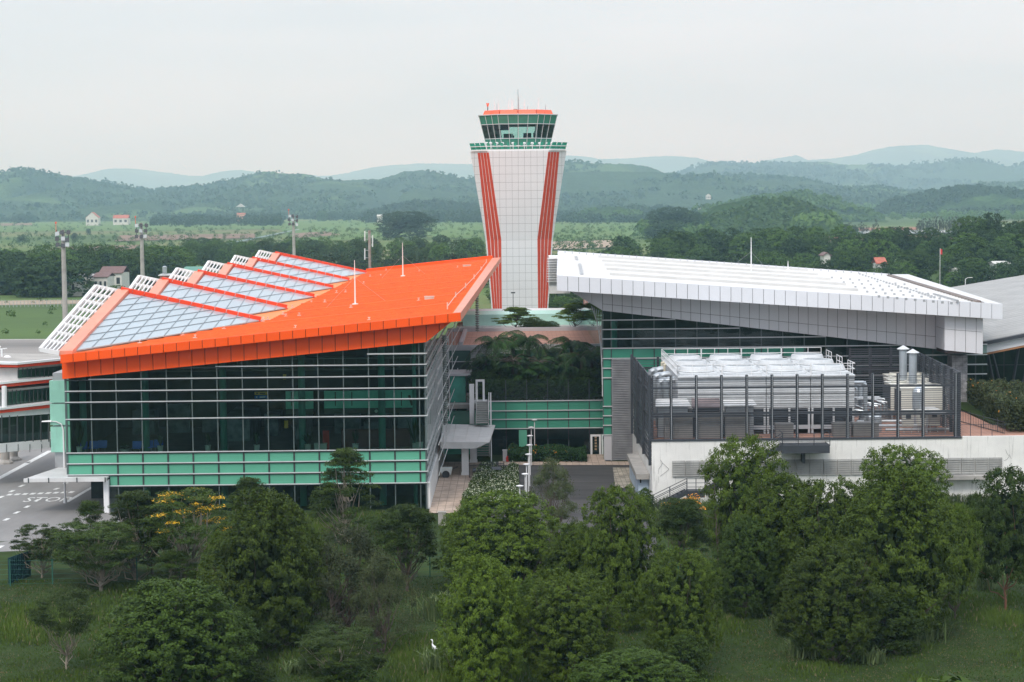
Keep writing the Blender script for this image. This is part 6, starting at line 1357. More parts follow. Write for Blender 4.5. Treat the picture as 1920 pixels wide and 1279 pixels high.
    if kind == 'solid':  # dark inner leaves added to block light; crown shade goes into the tint
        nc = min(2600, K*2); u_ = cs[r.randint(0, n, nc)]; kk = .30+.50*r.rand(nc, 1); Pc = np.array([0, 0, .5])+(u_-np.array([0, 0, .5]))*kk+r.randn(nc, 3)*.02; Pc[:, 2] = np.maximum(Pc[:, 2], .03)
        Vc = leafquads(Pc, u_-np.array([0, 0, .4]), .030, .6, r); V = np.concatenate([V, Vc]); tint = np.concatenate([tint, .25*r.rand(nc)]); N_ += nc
    mats_ = [lm]; mi = np.zeros(N_)
    if flower: 
        fm, share = flower; mats_.append(fm); pick = np.repeat(r.rand(n) < share, per) & (dirs[:, 2] > .35) & (r.rand(N_) < .45) & (np.repeat(cs[:, 2], per) > .55); mi[pick] = 1
    cm = quads_mesh('crown', V, mats_, tint, mi if flower else None)
    b = MB(); tr0 = r.rand()*6.28
    for m_ in range(multi):
        ox = (.03*math.cos(m_*2.1+tr0), .03*math.sin(m_*2.1+tr0)) if multi > 1 else (0, 0); top = np.array([ox[0]*5+r.randn()*.03, ox[1]*5+r.randn()*.03, .55+.3*r.rand()])
        T = tubes(b, (ox[0], ox[1], -.02), top, trunk_r*(1 if multi == 1 else .7), trunk_r*.3, r, .06, 6, 7)
        for c in cs[r.choice(n, min(n, limbs//multi), False)]:
            k = int(np.clip((c[2]-.1)/max(.01, top[2])*5*.65, 1 if base > .15 else 0, 5)); s_ = np.array(T[k]); tubes(b, s_, c, trunk_r*.42, trunk_r*.08, r, .10, 4, 4)
    tm = bpy.data.meshes.new('trunk'); tm.from_pydata(b.v, [], b.f); tm.materials.append(MATS[bark]); tm.polygons.foreach_set('use_smooth', [True]*len(tm.polygons)); PROTO[key] = (cm, tm)
def put_tree(key, x, y, z, w_, h, rot, name, lab, cat, group=None, trunk=True):
    cm, tm = PROTO[key]; t_ = thing(name, lab, cat, (x, y, z), group); t_.rotation_euler = (0, 0, rot); t_.scale = (w_, w_, h)
    for me, nm in ((cm, 'crown'), (tm, 'trunk')):
        if nm == 'trunk' and not trunk: continue
        o = bpy.data.objects.new(nm, me); COL.objects.link(o); o.parent = t_
    return t_
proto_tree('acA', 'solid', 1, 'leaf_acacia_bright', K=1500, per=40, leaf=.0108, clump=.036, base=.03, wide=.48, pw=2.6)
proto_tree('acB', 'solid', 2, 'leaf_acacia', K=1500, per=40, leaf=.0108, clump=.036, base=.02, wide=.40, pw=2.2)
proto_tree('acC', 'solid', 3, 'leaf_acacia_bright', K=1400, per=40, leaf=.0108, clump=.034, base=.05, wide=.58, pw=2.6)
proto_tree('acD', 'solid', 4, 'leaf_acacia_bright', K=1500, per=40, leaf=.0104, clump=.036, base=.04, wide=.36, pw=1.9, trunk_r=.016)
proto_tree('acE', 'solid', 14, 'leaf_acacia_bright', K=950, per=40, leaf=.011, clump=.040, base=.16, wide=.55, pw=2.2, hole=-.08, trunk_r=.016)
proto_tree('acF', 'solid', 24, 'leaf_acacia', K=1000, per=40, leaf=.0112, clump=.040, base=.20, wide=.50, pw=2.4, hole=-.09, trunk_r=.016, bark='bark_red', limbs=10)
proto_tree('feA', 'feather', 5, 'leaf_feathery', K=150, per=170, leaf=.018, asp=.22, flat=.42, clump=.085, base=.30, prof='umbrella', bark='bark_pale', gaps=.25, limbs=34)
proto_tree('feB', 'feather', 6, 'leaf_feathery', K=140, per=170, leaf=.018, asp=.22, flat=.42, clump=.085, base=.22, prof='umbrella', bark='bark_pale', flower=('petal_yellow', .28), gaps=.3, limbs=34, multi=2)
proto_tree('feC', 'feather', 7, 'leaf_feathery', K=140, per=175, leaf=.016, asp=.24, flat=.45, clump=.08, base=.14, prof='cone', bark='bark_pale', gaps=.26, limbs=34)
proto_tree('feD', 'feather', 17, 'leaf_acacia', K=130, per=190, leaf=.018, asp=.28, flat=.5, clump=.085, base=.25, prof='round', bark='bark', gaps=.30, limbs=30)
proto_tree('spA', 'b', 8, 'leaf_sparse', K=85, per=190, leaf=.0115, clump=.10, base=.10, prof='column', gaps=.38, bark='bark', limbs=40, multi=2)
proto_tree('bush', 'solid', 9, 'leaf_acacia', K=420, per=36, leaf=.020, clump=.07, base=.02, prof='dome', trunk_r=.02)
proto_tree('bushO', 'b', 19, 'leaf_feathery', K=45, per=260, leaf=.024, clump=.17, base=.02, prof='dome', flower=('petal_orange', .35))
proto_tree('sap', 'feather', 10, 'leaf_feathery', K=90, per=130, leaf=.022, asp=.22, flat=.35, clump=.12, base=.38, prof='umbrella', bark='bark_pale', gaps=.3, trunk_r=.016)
# (kind, px centre, top y, foot y, width px, rotation, label)
T = [
 ('acB', 330, 1092, 1330, 300, .3, 'broad dark acacia with dense crown at the bottom left of the lawn'),
 ('acD', 500, 926, 1216, 215, 1.1, 'tall pale green acacia standing before the green panels left of centre'),
 ('acA', 425, 1000, 1190, 110, 2.1, 'narrow acacia leaning on the left side of the tall pale green acacia'),
 ('feC', 255, 925, 1085, 200, .2, 'flat crowned dark tree reaching over the road edge beside the left canopy'),
 ('feC', 172, 942, 1078, 120, 1.9, 'leafy feathery tree beside the canopy column at the road edge'),
 ('feA', 78, 988, 1085, 105, 2.6, 'small feathery tree whose crown overhangs the road, farthest left'),
 ('feB', 355, 925, 1090, 200, .9, 'feathery tree with clusters of yellow flowers in front of the ground floor glass'),
 ('feC', 650, 845, 1015, 175, .4, 'peaked feathery tree rising against the green panels of the orange wing'),
 ('feC', 470, 898, 1020, 140, 1.7, 'low feathery crown poking up behind the tall pale green acacia'),
 ('feD', 762, 950, 1110, 150, 2.2, 'round dark tree with slim trunk near the right corner of the orange wing'),
 ('spA', 650, 985, 1205, 190, .5, 'thin brownish tree with sparse leaves in the middle of the lawn'),
 ('spA', 715, 1040, 1230, 120, 2.5, 'smaller thin brownish tree right of the other sparse one'),
 ('acA', 950, 928, 1130, 225, .1, 'big bright topped acacia in front of the white flower bed'),
 ('acD', 905, 1048, 1300, 170, 1.3, 'dark acacia at the bottom centre, left of the round topped one'),
 ('acC', 1065, 1075, 1290, 190, .7, 'round topped acacia with pale crown at the bottom centre'),
 ('spA', 1040, 862, 1010, 105, 3.3, 'slender olive tree standing in the courtyard beside the flower bed'),
 ('acA', 1160, 918, 1180, 165, 2.9, 'tall acacia at the right side of the courtyard entrance'),
 ('acC', 1278, 1034, 1255, 150, 4.1, 'acacia with pale green top right of the bottom centre pair'),
 ('feD', 1275, 938, 1075, 130, .8, 'dark spreading tree at the foot of the steel stair'),
 ('acE', 1395, 824, 1105, 160, .3, 'tallest loose acacia hiding the middle of the steel stair'),
 ('acD', 1465, 892, 1130, 190, 1.6, 'dense acacia in front of the white podium, right of the tallest one'),
 ('acE', 1695, 840, 1040, 180, 2.4, 'bright crowned acacia rising over the louvre strip of the podium'),
 ('acD', 1680, 885, 1195, 245, .5, 'widest acacia of the clump before the white podium'),
 ('acA', 1560, 905, 1150, 190, 3.6, 'acacia filling the middle of the clump before the white podium'),
 ('acC', 1565, 1018, 1235, 180, 5.2, 'nearest acacia of the right hand clump, with bright pointed crown'),
 ('acF', 1885, 882, 1140, 155, 1.2, 'leaning acacia with red brown trunk at the right edge'),
 ('acB', 1190, 1222, 1360, 230, 2.0, 'low acacia top cut by the bottom edge, right of centre'),
 ('bush', 650, 1245, 1330, 120, 0, 'small bright bush at the bottom edge left of centre'),
 ('feA', 640, 1185, 1320, 190, 4.4, 'low feathery tree at the bottom edge, between the two bushes'),
 ('sap', 125, 1110, 1258, 130, .2, 'pale trunked sapling with light feathery crown on the left lawn'),
 ('feC', 330, 1035, 1108, 130, 2.8, 'feathery tree with forked pale branches in the left clump'),
 ('feA', 190, 985, 1110, 190, 5.0, 'olive feathery tree with several pale trunks by the teal gate'),
 ('feD', 440, 1140, 1245, 130, 1.0, 'dark low tree between the broad acacia and the tall pale one'),
 ('feC', 530, 1160, 1215, 110, 3.9, 'drooping feathery shrub tree at the foot of the tall pale green acacia'),
 ('acD', 590, 1010, 1150, 110, 2.2, 'narrow dark acacia just right of the tall pale green one'),
 ('acD', 1075, 985, 1150, 130, 1.1, 'acacia behind the round topped one, against the courtyard'),
 ('acB', 1400, 975, 1150, 130, 4.4, 'dark low acacia beneath the tallest loose one'),
 ('acE', 1790, 950, 1160, 100, 0.4, 'thin acacia on the right flank of the widest one'),
 ('acD', 1500, 1080, 1195, 110, 2.7, 'low dark acacia left of the nearest one in the right clump'),
 ('bush', 1660, 1110, 1220, 140, 1.4, 'dense shrub right of the nearest acacia in the right clump'),
 ('bush', 460, 1232, 1320, 110, 2.4, 'dark bush right of the broad dark acacia at the bottom'),
 ('bush', 1280, 1190, 1280, 100, 4., 'dark bush under the acacia with pale green top'),
 ('bushO', 1285, 932, 985, 95, 1., 'orange flowering shrub at the landing of the steel stair'),
 ('bush', 1210, 915, 960, 34, 1., 'small dark shrub beside the pale blue shed door'),
 ('acB', 1010, 1090, 1230, 120, 5.5, 'shaded acacia wedged between the two bottom centre ones'),
 ('feD', 285, 950, 1075, 130, 3.0, 'dark feathery tree behind the yellow flowering one'),
 ('acE', 870, 960, 1095, 90, 3.1, 'small acacia left of the big bright topped one'),
]
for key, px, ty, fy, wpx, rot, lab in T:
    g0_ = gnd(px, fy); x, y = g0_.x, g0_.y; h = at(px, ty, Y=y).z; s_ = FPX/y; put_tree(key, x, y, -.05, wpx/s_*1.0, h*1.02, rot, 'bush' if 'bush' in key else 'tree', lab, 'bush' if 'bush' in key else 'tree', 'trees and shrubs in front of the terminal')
# bare sapling with dead branches
g0_ = gnd(1350, 1112); rr = np.random.RandomState(3); b = MB(); hh = at(1345, 905, Y=g0_.y).z; Tt = tubes(b, (g0_.x, g0_.y, 0), (g0_.x-.4, g0_.y, hh), .10, .02, rr, .012, 8, 6)
for k in range(3, 8):
    for q in range(3): p = Tt[k]; e = (p[0]+rr.randn()*.5, p[1]+rr.randn()*.5, p[2]+.6+rr.rand()*.8); tubes(b, p, e, .025, .008, rr, .1, 3, 4)
tag(b.build('tree', 'bark', None, base=tuple(g0_)), 'bare thin brown trunk with dead twigs left of the right hand clump', 'tree')
# distant mixed trees: prototypes with coarser leaves
for i, (pf, lm, fl) in enumerate((('dome', 'leaf_wood', 1), ('round', 'leaf_wood', 1), ('dome', 'leaf_wood_dark', 1), ('round', 'leaf_wood_dark', .8), ('column', 'leaf_wood', 1))):
    proto_tree('mid%d' % i, 'solid', 50+i, lm, K=330, per=14, leaf=.026, asp=.6, clump=.055, base=.02, wide=(.5, .4, .45, .35, .6)[i], pw=2.4, limbs=6)
proto_tree('cas', 'b', 60, 'leaf_casuarina', K=40, per=60, leaf=.03, asp=.3, clump=.11, base=.05, prof='column', gaps=.3, limbs=6)
proto_tree('tuft', 'b', 61, 'leaf_wood_dark', K=12, per=90, leaf=.035, asp=.4, clump=.14, base=.62, prof='umbrella', limbs=6)
rnd = random.Random(11)
def grove(n, xr, yr, hr, wr, lab, grp, keys=('mid0', 'mid1', 'mid2', 'mid3', 'mid4'), prng=rnd, zf=lambda x, y: 0):
    for i in range(n):
        px = prng.uniform(*xr); Y = prng.uniform(*yr); x = at(px, 500, Y=Y).x; h = prng.uniform(*hr); w_ = h*prng.uniform(*wr); put_tree(prng.choice(keys), x, Y, zf(x, Y)-.3, w_, h, prng.random()*6.28, 'broadleaf_tree', lab, 'tree', grp, trunk=False)
grove(46, (-20, 345), (735, 850), (9, 15), (.85, 1.25), 'broadleaf tree in the wood behind the farmhouses at the left', 'trees of the left wood')
grove(16, (-10, 130), (660, 720), (9, 13), (1.1, 1.6), 'low spreading tree in front of the left wood', 'trees before the left wood', ('mid0', 'mid3', 'mid2'))
grove(12, (165, 330), (645, 668), (2.5, 4.5), (1.3, 2.0), 'low garden tree around the white farmhouse', 'farm garden trees')
grove(80, (350, 925), (880, 1120), (9.5, 12.5), (.75, 1.05), 'broadleaf tree in the belt beyond the orange roof', 'trees of the belt beyond the orange roof', ('mid0', 'mid1', 'mid2', 'mid4'))
grove(22, (440, 930), (700, 800), (7, 12), (1.0, 1.5), 'dark broadleaf tree just behind the orange roof', 'trees right behind the orange roof', ('mid2', 'mid3'))
grove(100, (1120, 1870), (620, 860), (9, 13.5), (.9, 1.3), 'broadleaf tree in the wood behind the white roof', 'trees of the wood behind the white roof', zf=kz)
grove(26, (1230, 1560), (800, 930), (9, 13), (.9, 1.3), 'taller broadleaf tree on the knoll behind the white roof', 'trees on the knoll', zf=kz)
grove(26, (1800, 1990), (600, 760), (9, 13), (.9, 1.2), 'dark broadleaf tree on the rise at the right edge', 'trees on the right rise', ('mid1', 'mid2', 'mid3'), zf=kz)
grove(30, (930, 1180), (480, 620), (2.5, 4.5), (1.5, 2.6), 'low scrub tree seen between the tower and the white roof', 'scrub behind the tower', ('mid0', 'mid2'))
def single(key, px, ty, by, wpx, lab, name='broadleaf_tree', grp=None, cat='tree'):
    p = gnd(px, by); h = at(px, ty, Y=p.y).z; put_tree(key, p.x, p.y, -.3, wpx*p.y/FPX*1.1, h, px, name, lab, cat, grp, trunk=False)
proto_tree('big', 'solid', 81, 'leaf_wood_dark', K=900, per=26, leaf=.014, clump=.05, base=.02, wide=.45, limbs=8)
single('big', 760, 396, 447, 98, 'huge lone banyan like tree standing in the green field left of the tower')
single('big', 1262, 388, 446, 95, 'dark wide tree in front of the bright green hill'); single('mid2', 1252, 412, 452, 62, 'brownish tree at the left foot of the dark wide one'); single('mid3', 1228, 418, 452, 40, 'smaller dark tree left of the brownish one')
for i, (px, ty, by, w_) in enumerate(((40, 400, 419, 26), (58, 402, 418, 22), (668, 378, 411, 16), (560, 380, 408, 12), (552, 383, 409, 12), (140, 436, 452, 12), (166, 428, 441, 9), (40, 440, 455, 18), (352, 414, 426, 14), (604, 395, 415, 20), (625, 396, 414, 22), (700, 395, 415, 26), (716, 397, 415, 18), (60, 480, 500, 34), (20, 470, 505, 44))):
    single(['mid3', 'mid2', 'tuft', 'tuft', 'tuft', 'mid2', 'mid2', 'mid3', 'mid2', 'mid0', 'mid2', 'mid3', 'mid2', 'mid0', 'mid3'][i], px, ty, by, w_, ['dark round tree on the far field edge at the left, left of two', 'dark round tree on the far field edge at the left, right of two', 'tall slim tree with tufted top before the hills left of centre', 'tufted tall tree, right of the twin pair near the third floodlight', 'tufted tall tree, left of the twin pair near the third floodlight', 'round field tree right of the first floodlight mast', 'small field tree far right of the first floodlight mast', 'round field tree at far left in the scrub', 'small field tree in line with the second floodlight mast', 'tree left in the row before the hills', 'tree right in the row before the hills', 'broad tree beneath the white far house', 'narrow tree beside the broad one beneath the white far house', 'reddish brown tree top at the far left wood edge', 'dark wide tree at the far left wood edge'][i])
for i in range(26):
    px = 1722+i*5.9+rnd.uniform(-1.5, 1.5); single('cas', px, 407+rnd.uniform(-3, 6), 441+rnd.uniform(-1, 1), rnd.uniform(10, 16), 'feathery casuarina in the row beside the pond at the right', 'casuarina_tree', 'casuarinas beside the pond')
for i in range(14):
    px = 1505+i*10+rnd.uniform(-3, 3)
    if abs(px-1641) < 9: continue
    single('cas', px, 416+rnd.uniform(-2, 6), 441+rnd.uniform(-1, 1), rnd.uniform(12, 18), 'feathery casuarina in the thinner row left of the pond', 'casuarina_tree', 'casuarinas left of the pond')
single('cas', 1641, 410, 455, 14, 'tall single casuarina standing before the pond', 'casuarina_tree')
# far woods that read as one mass
def woods(name, regs, m, seed, lab, per=70):
    r = np.random.RandomState(seed); Vs = []; Ts = []
    for (x0, x1, y0, y1, n, h0, h1) in regs:
        for i in range(n):
            px = r.uniform(x0, x1); p = gnd(px, r.uniform(y0, y1)); h = r.uniform(h0, h1); w_ = h*r.uniform(.45, .75); d_ = r.randn(per, 3); d_ /= np.linalg.norm(d_, axis=1, keepdims=True); d_[:, 2] = np.abs(d_[:, 2])
            C_ = np.array([p.x, p.y, h*.35])+d_*np.array([w_, w_, h*.62])*(.75+.3*r.rand(per, 1)); C_[:, 2] = np.maximum(C_[:, 2]-h*.3*(r.rand(per) < .4), .5); Vs.append(leafquads(C_, d_, h*.13, .7, r)); Ts.append(np.clip(.5+.3*(r.rand()-.5)+.4*(r.rand(per)-.5)+.2*d_[:, 2], 0, 1))
    me = quads_mesh(name, np.concatenate(Vs), m, np.concatenate(Ts)); o = bpy.data.objects.new(name, me); COL.objects.link(o); tag(o, lab, None, None, 'stuff')
woods('distant_woods', [(-40, 60, 410, 418, 60, 9, 15), (135, 270, 405, 413, 90, 9, 15), (285, 525, 404, 424, 420, 10, 16), (380, 440, 396, 408, 120, 12, 18), (520, 640, 398, 412, 130, 8, 14), (590, 720, 400, 415, 120, 9, 16), (690, 915, 402, 418, 420, 12, 20), (780, 900, 392, 405, 220, 18, 30), (1040, 1260, 404, 418, 260, 8, 15), (1130, 1260, 392, 410, 160, 15, 25)], 'leaf_wood_dark', 21, 'dark band of far trees at the foot of the hills')
woods('distant_woods', [(1500, 1560, 425, 444, 90, 12, 20), (1560, 1760, 392, 402, 140, 14, 22), (1680, 1940, 396, 404, 300, 14, 26), (1590, 1760, 406, 414, 50, 6, 10), (1760, 1940, 405, 414, 110, 6, 12), (1200, 1330, 430, 452, 90, 9, 14)], 'leaf_wood', 22, 'band of far trees around the green field at the right')
woods('field_scrub', [(-40, 900, 415, 436, 260, 2, 5), (-40, 560, 436, 470, 420, 1.6, 4.5), (100, 520, 470, 500, 160, 2, 5), (560, 910, 430, 452, 160, 2, 4), (1040, 1230, 420, 455, 200, 1.5, 4), (1400, 1920, 448, 470, 200, 1.5, 5), (-20, 330, 560, 635, 26, 1, 2), (1040, 1130, 455, 500, 90, 2, 5)], 'leaf_wood', 23, 'low scrub scattered over the plain', per=40)
# scrub strip in the courtyard: white flowering bed and hedge
def carpet(name, pts4, n, h, spread, m, fm, fshare, seed, lab, z0=0, w_=.05, wid=None):
    r = np.random.RandomState(seed); P4 = [np.array(p) for p in pts4]; uv = r.rand(n, 2); B_ = (1-uv[:, :1])*((1-uv[:, 1:])*P4[0]+uv[:, 1:]*P4[3])+uv[:, :1]*((1-uv[:, 1:])*P4[1]+uv[:, 1:]*P4[2]); hh = h*(.35+.65*fbm(B_[:, 0]*.9, B_[:, 1]*.5, 3)*1.3)
    C_ = B_.copy(); C_[:, 2] = z0+hh*(r.rand(n)**.5); V = leafquads(C_, np.array([[0, -.2, 1.]])+r.randn(n, 3)*.6, w_, .5, r); mi = (r.rand(n) < fshare) & (C_[:, 2] > z0+hh*.75)
    me = quads_mesh(name, V, [m, fm], r.rand(n), mi.astype(int)); o = bpy.data.objects.new(name, me); COL.objects.link(o); return tag(o, lab, None, None, 'stuff')
q = [gnd(862, 958), gnd(975, 958), gnd(972, 890), gnd(900, 888)]
carpet('flower_bed', q, 42000, 1.5, 0, 'leaf_feathery', 'petal_white', .24, 3, 'bed of tall white flowering weeds between pavement and lamps', w_=.09)
q = [gnd(952, 868), gnd(1100, 868), gnd(1098, 857), gnd(955, 857)]
carpet('hedge_bed', q, 22000, 1.6, 0, 'leaf_palm', 'petal_orange', .01, 4, 'strip of bright green plants before the ground floor glass', w_=.13)
q = [at(1812, 800, Y=226), at(1935, 800, Y=226), at(1950, 800, Y=198), at(1888, 800, Y=198)]
carpet('bank_shrubs', q, 60000, 3.2, 0, 'leaf_sparse', 'petal_orange', .01, 5, 'olive shrubs covering the bank right of the tiled terrace', z0=PZ, w_=.14)
# palms and shrubs of the terrace garden
def palm_proto(key, seed, fan):
    r = np.random.RandomState(seed); V = []; nf = 15
    b = MB(); b.tube([(0, 0, -.1), (.02, .01, .35), (0, 0, .62)], [.035, .028, .025], 7)
    for k in range(nf):
        a = k*2.4+r.rand()*.4; el_ = .15+1.1*r.rand(); L_ = .42*(.8+.4*r.rand()); P = []
        for i in range(8):
            t_ = i/7; P.append(np.array([math.cos(a)*L_*t_*math.cos(el_*(1-.5*t_)), math.sin(a)*L_*t_*math.cos(el_*(1-.5*t_)), .62+L_*(math.sin(el_)*t_-.75*t_*t_)]))
        if not fan:
            for i in range(1, 8):
                for s_ in (-1, 1):
                    for j in range(3):
                        base_ = P[i-1]+(P[i]-P[i-1])*(j/3); sd_ = np.array([-math.sin(a), math.cos(a), -.55])*s_*np.array([1, 1, s_]); tip = base_+sd_*.13*(1-.5*i/8)+(P[i]-P[i-1])*.7; wv = (P[i]-P[i-1])*.12; V.append([base_-wv, base_+wv, tip+wv*.2, tip-wv*.2])
        else:
            c_ = P[5]; ax = (P[6]-P[4]); ax /= np.linalg.norm(ax); sd_ = np.cross(ax, [0, 0, 1]); sd_ /= np.linalg.norm(sd_)
            for j in range(16):
                an = -1.7+3.4*j/15; d_ = ax*math.cos(an)+sd_*math.sin(an); tip = c_+d_*.16+np.array([0, 0, -.02]); pv_ = np.cross(d_, [0, 0, 1])*.014; mid = c_+d_*.09; V.append([c_, mid+pv_, tip, mid-pv_])
        b.tube([tuple(p) for p in P[::2]], [.006, .005, .004, .003], 4, cap=False)
    PROTO[key] = (quads_mesh('crown', np.array(V), 'leaf_palm', r.rand(len(V))), None)
    tm = bpy.data.meshes.new('trunk'); tm.from_pydata(b.v, [], b.f); tm.materials.append(MATS['bark']); PROTO[key] = (PROTO[key][0], tm)
palm_proto('palA', 1, False); palm_proto('palB', 2, False); palm_proto('fanA', 3, True)
pl_ = [('palA', 928, 615, 243, 9), ('palB', 962, 617, 246, 9), ('palA', 992, 612, 244, 9), ('palB', 1072, 620, 244, 10), ('palA', 1090, 650, 239, 8), ('palB', 1108, 640, 243, 8), ('fanA', 962, 655, 238, 7), ('fanA', 1010, 660, 238, 7), ('palA', 912, 655, 239, 7), ('palB', 1045, 655, 240, 8), ('fanA', 935, 660, 240, 7), ('palA', 1030, 640, 246, 9), ('fanA', 985, 672, 237.5, 6), ('palB', 1060, 675, 238, 7), ('palA', 900, 680, 239, 6)]
nm_ = {'palA': 'feather palm', 'palB': 'feather palm', 'fanA': 'fan palm'}
spots = ['tallest at the left of the terrace garden', 'second tall one from the left, before the tiled roof', 'with arching top left of the garden centre', 'tall one in the right half, overlapping the tiled roof', 'low one near the white wing corner', 'standing against the white wing corner', 'with pale fan leaves left of the garden centre', 'with pale fan leaves right of the garden centre', 'leaning out over the stair at the left', 'lower one in the middle of the garden', 'half hidden behind the leaning one at the left', 'rear one in the middle of the garden', 'lowest fan of the middle, close to the glass screen', 'lower one at the right, close to the glass screen', 'smallest one at the far left by the door frame']
for i, (k, px, ty, Y, w_) in enumerate(pl_):
    x = at(px, 700, Y=Y).x; h = at(px, ty, Y=Y).z-(ZTER-.4); put_tree(k, x, Y, ZTER-.4, w_*.95, h*1.25, i*1.3, 'palm', '%s, %s' % (nm_[k], spots[i]), 'palm', 'palms of the terrace garden')
for i, (px, ty, Y, w_) in enumerate(((905, 700, 238, 4), (930, 695, 239, 5), (975, 700, 238, 5), (1020, 695, 238, 5), (1065, 700, 239, 5), (1105, 695, 238, 4.5), (1085, 720, 237, 4), (950, 715, 237, 4), (1000, 680, 247, 7), (1050, 670, 247, 7), (940, 680, 247, 7), (1095, 675, 247, 7))):
    x = at(px, 700, Y=Y).x; h = at(px, ty, Y=Y).z-(ZTER-.4); put_tree('bush', x, Y, ZTER-.4, w_, h*1.1, i*1.1, 'shrub', 'dark shrub under the palms in the terrace garden', 'shrub', 'shrubs of the terrace garden')
single_roof = [(968, 578, 618, 85, 'layered light green tree on the roof garden, left of two'), (1078, 571, 618, 85, 'layered light green tree on the roof garden, right of two')]
proto_tree('lay', 'b', 71, 'leaf_light', K=60, per=200, leaf=.028, asp=.4, flat=.32, clump=.12, base=.25, prof='cone', gaps=.2, bark='bark', limbs=24)
for px, ty, by, wpx, lab in single_roof:
    Y = 285; p = at(px, by, Y=Y); h = at(px, ty, Y=Y).z-p.z; put_tree('lay', p.x, Y, p.z, wpx*Y/FPX*1.05, h*1.05, px, 'layered_tree', lab, 'tree', 'layered roof garden trees')
for i, px in enumerate((1003, 1016, 990, 1030)):
    Y = 281; p = at(px, 620, Y=Y); put_tree('bush', p.x, Y, p.z, 3.0, at(px, 597+i % 2*5, Y=Y).z-p.z, i, 'shrub', 'dark shrub between the two layered roof garden trees', 'shrub', 'dark roof garden shrubs')
k_ = MB(); p = at(1040, 620, Y=285); k_.box(at(905, 620, Y=280).x, at(1125, 620, Y=280).x, 279, 296, p.z-1.2, p.z-.02); tag(k_.build('roof_planter', 'concrete', None, base=(0, 280, p.z-1.2)), 'long raised planter carrying the layered trees on the link roof', 'planter')
# grass blades and tall tufts on the lawn
r = np.random.RandomState(40); n = 230000; yy = 118+(192-118)*r.rand(n)**1.1; xx = (r.rand(n)-.5)*2*(yy*.285); keep = ~((xx > -8.5) & (xx < 13.5) & (yy > 158)) & ~((xx < at(0, 1000, Y=175).x+22) & (yy > 158)); xx, yy = xx[keep], yy[keep]
gzv = (np.clip((186-yy)/12, 0, 1)*np.clip((yy-60)/30, 0, 1))*(fbm(xx/9, yy/9, 3)-.6)*.55
patch = fbm(xx/5, yy/7, 4); hgt = (.10+.55*np.clip(patch-.42, 0, 1)*2.2)*(.6+.8*r.rand(len(xx))); ang = r.rand(len(xx))*6.28; dx = np.cos(ang); dy = np.sin(ang); wv = .045
b0 = np.stack([xx, yy, gzv-.03], 1); side = np.stack([dx, dy, 0*dx], 1)*wv; lean = np.stack([r.randn(len(xx))*.25*hgt, r.randn(len(xx))*.25*hgt, hgt], 1)
V = np.stack([b0-side, b0+side, b0+lean*.7+side*.6, b0+lean], 1); tnt = np.clip(patch*1.5-.35+.3*(r.rand(len(xx))-.5), 0, 1)
me = quads_mesh('grass', V, ['grass_blade', 'dry_blade'], tnt, (r.rand(len(xx)) < .05+.25*(patch < .40)).astype(int)); o = bpy.data.objects.new('grass', me); COL.objects.link(o); tag(o, 'rough uneven grass of the foreground lawn', None, None, 'stuff')
def tufts(lst, name, m, lab, n=110, seed=1):
    r = np.random.RandomState(seed); Vs = []
    for px, py, h, sp_ in lst:
        p = gnd(px, py)
        for i in range(n):
            a = r.rand()*6.28; L_ = h*(.5+.5*r.rand()); o_ = r.randn(2)*sp_*.25; P0_ = np.array([p.x+o_[0], p.y+o_[1], -.05]); d_ = np.array([math.cos(a), math.sin(a), 0])*sp_*.6*r.rand(); side = np.array([-math.sin(a), math.cos(a), 0])*.04
            M_ = P0_+d_*.4+np.array([0, 0, L_*.75]); E2 = P0_+d_*1.1+np.array([0, 0, L_*.92]); Vs.append([P0_-side, P0_+side, M_+side, M_-side]); Vs.append([M_-side, M_+side, E2+side*.1, E2-side*.1])
    V = np.array(Vs); me = quads_mesh(name, V, m, r.rand(len(V))); o = bpy.data.objects.new(name, me); COL.objects.link(o); tag(o, lab, None, None, 'stuff')
tufts([(815, 1160, 2.2, 2.6), (840, 1150, 1.8, 2), (820, 1262, 1.8, 2.2), (850, 1255, 1.7, 2), (1345, 1120, 2.6, 2), (1375, 1130, 2.6, 2), (1395, 1125, 2.4, 2), (1330, 1150, 2, 2), (1700, 1205, 2.2, 2.2), (1730, 1200, 2.2, 2.2), (1750, 1190, 1.8, 2), (1500, 1230, 1.4, 2), (1530, 1215, 1.4, 2), (1470, 1180, 1.3, 2), (1850, 1100, 1.5, 2), (1830, 1075, 1.6, 2), (700, 1190, 1.2, 1.6), (560, 1260, .9, 1.5), (1640, 1240, 1., 1.5), (1420, 1150, 1.3, 2), (1240, 1230, 1.3, 1.5)], 'tall_grass', 'reed_blade', 'tall reed like grass tufts between the trees')
tufts([(818, 1153, 1.4, 1.2), (845, 1150, .9, 1.2)], 'dry_grass', 'dry_blade', 'dry yellow grass tufts on the lawn', 45, 2)
xsr = np.random.RandomState(77)
tufts([(xsr.uniform(1560, 1930), xsr.uniform(938, 950), 1.1, 1.2) for i in range(40)]+[(xsr.uniform(1240, 1330), xsr.uniform(950, 990), 1.3, 1.6) for i in range(18)], 'wall_grass', 'reed_blade', 'grass growing at the foot of the white podium wall', 60, 3)

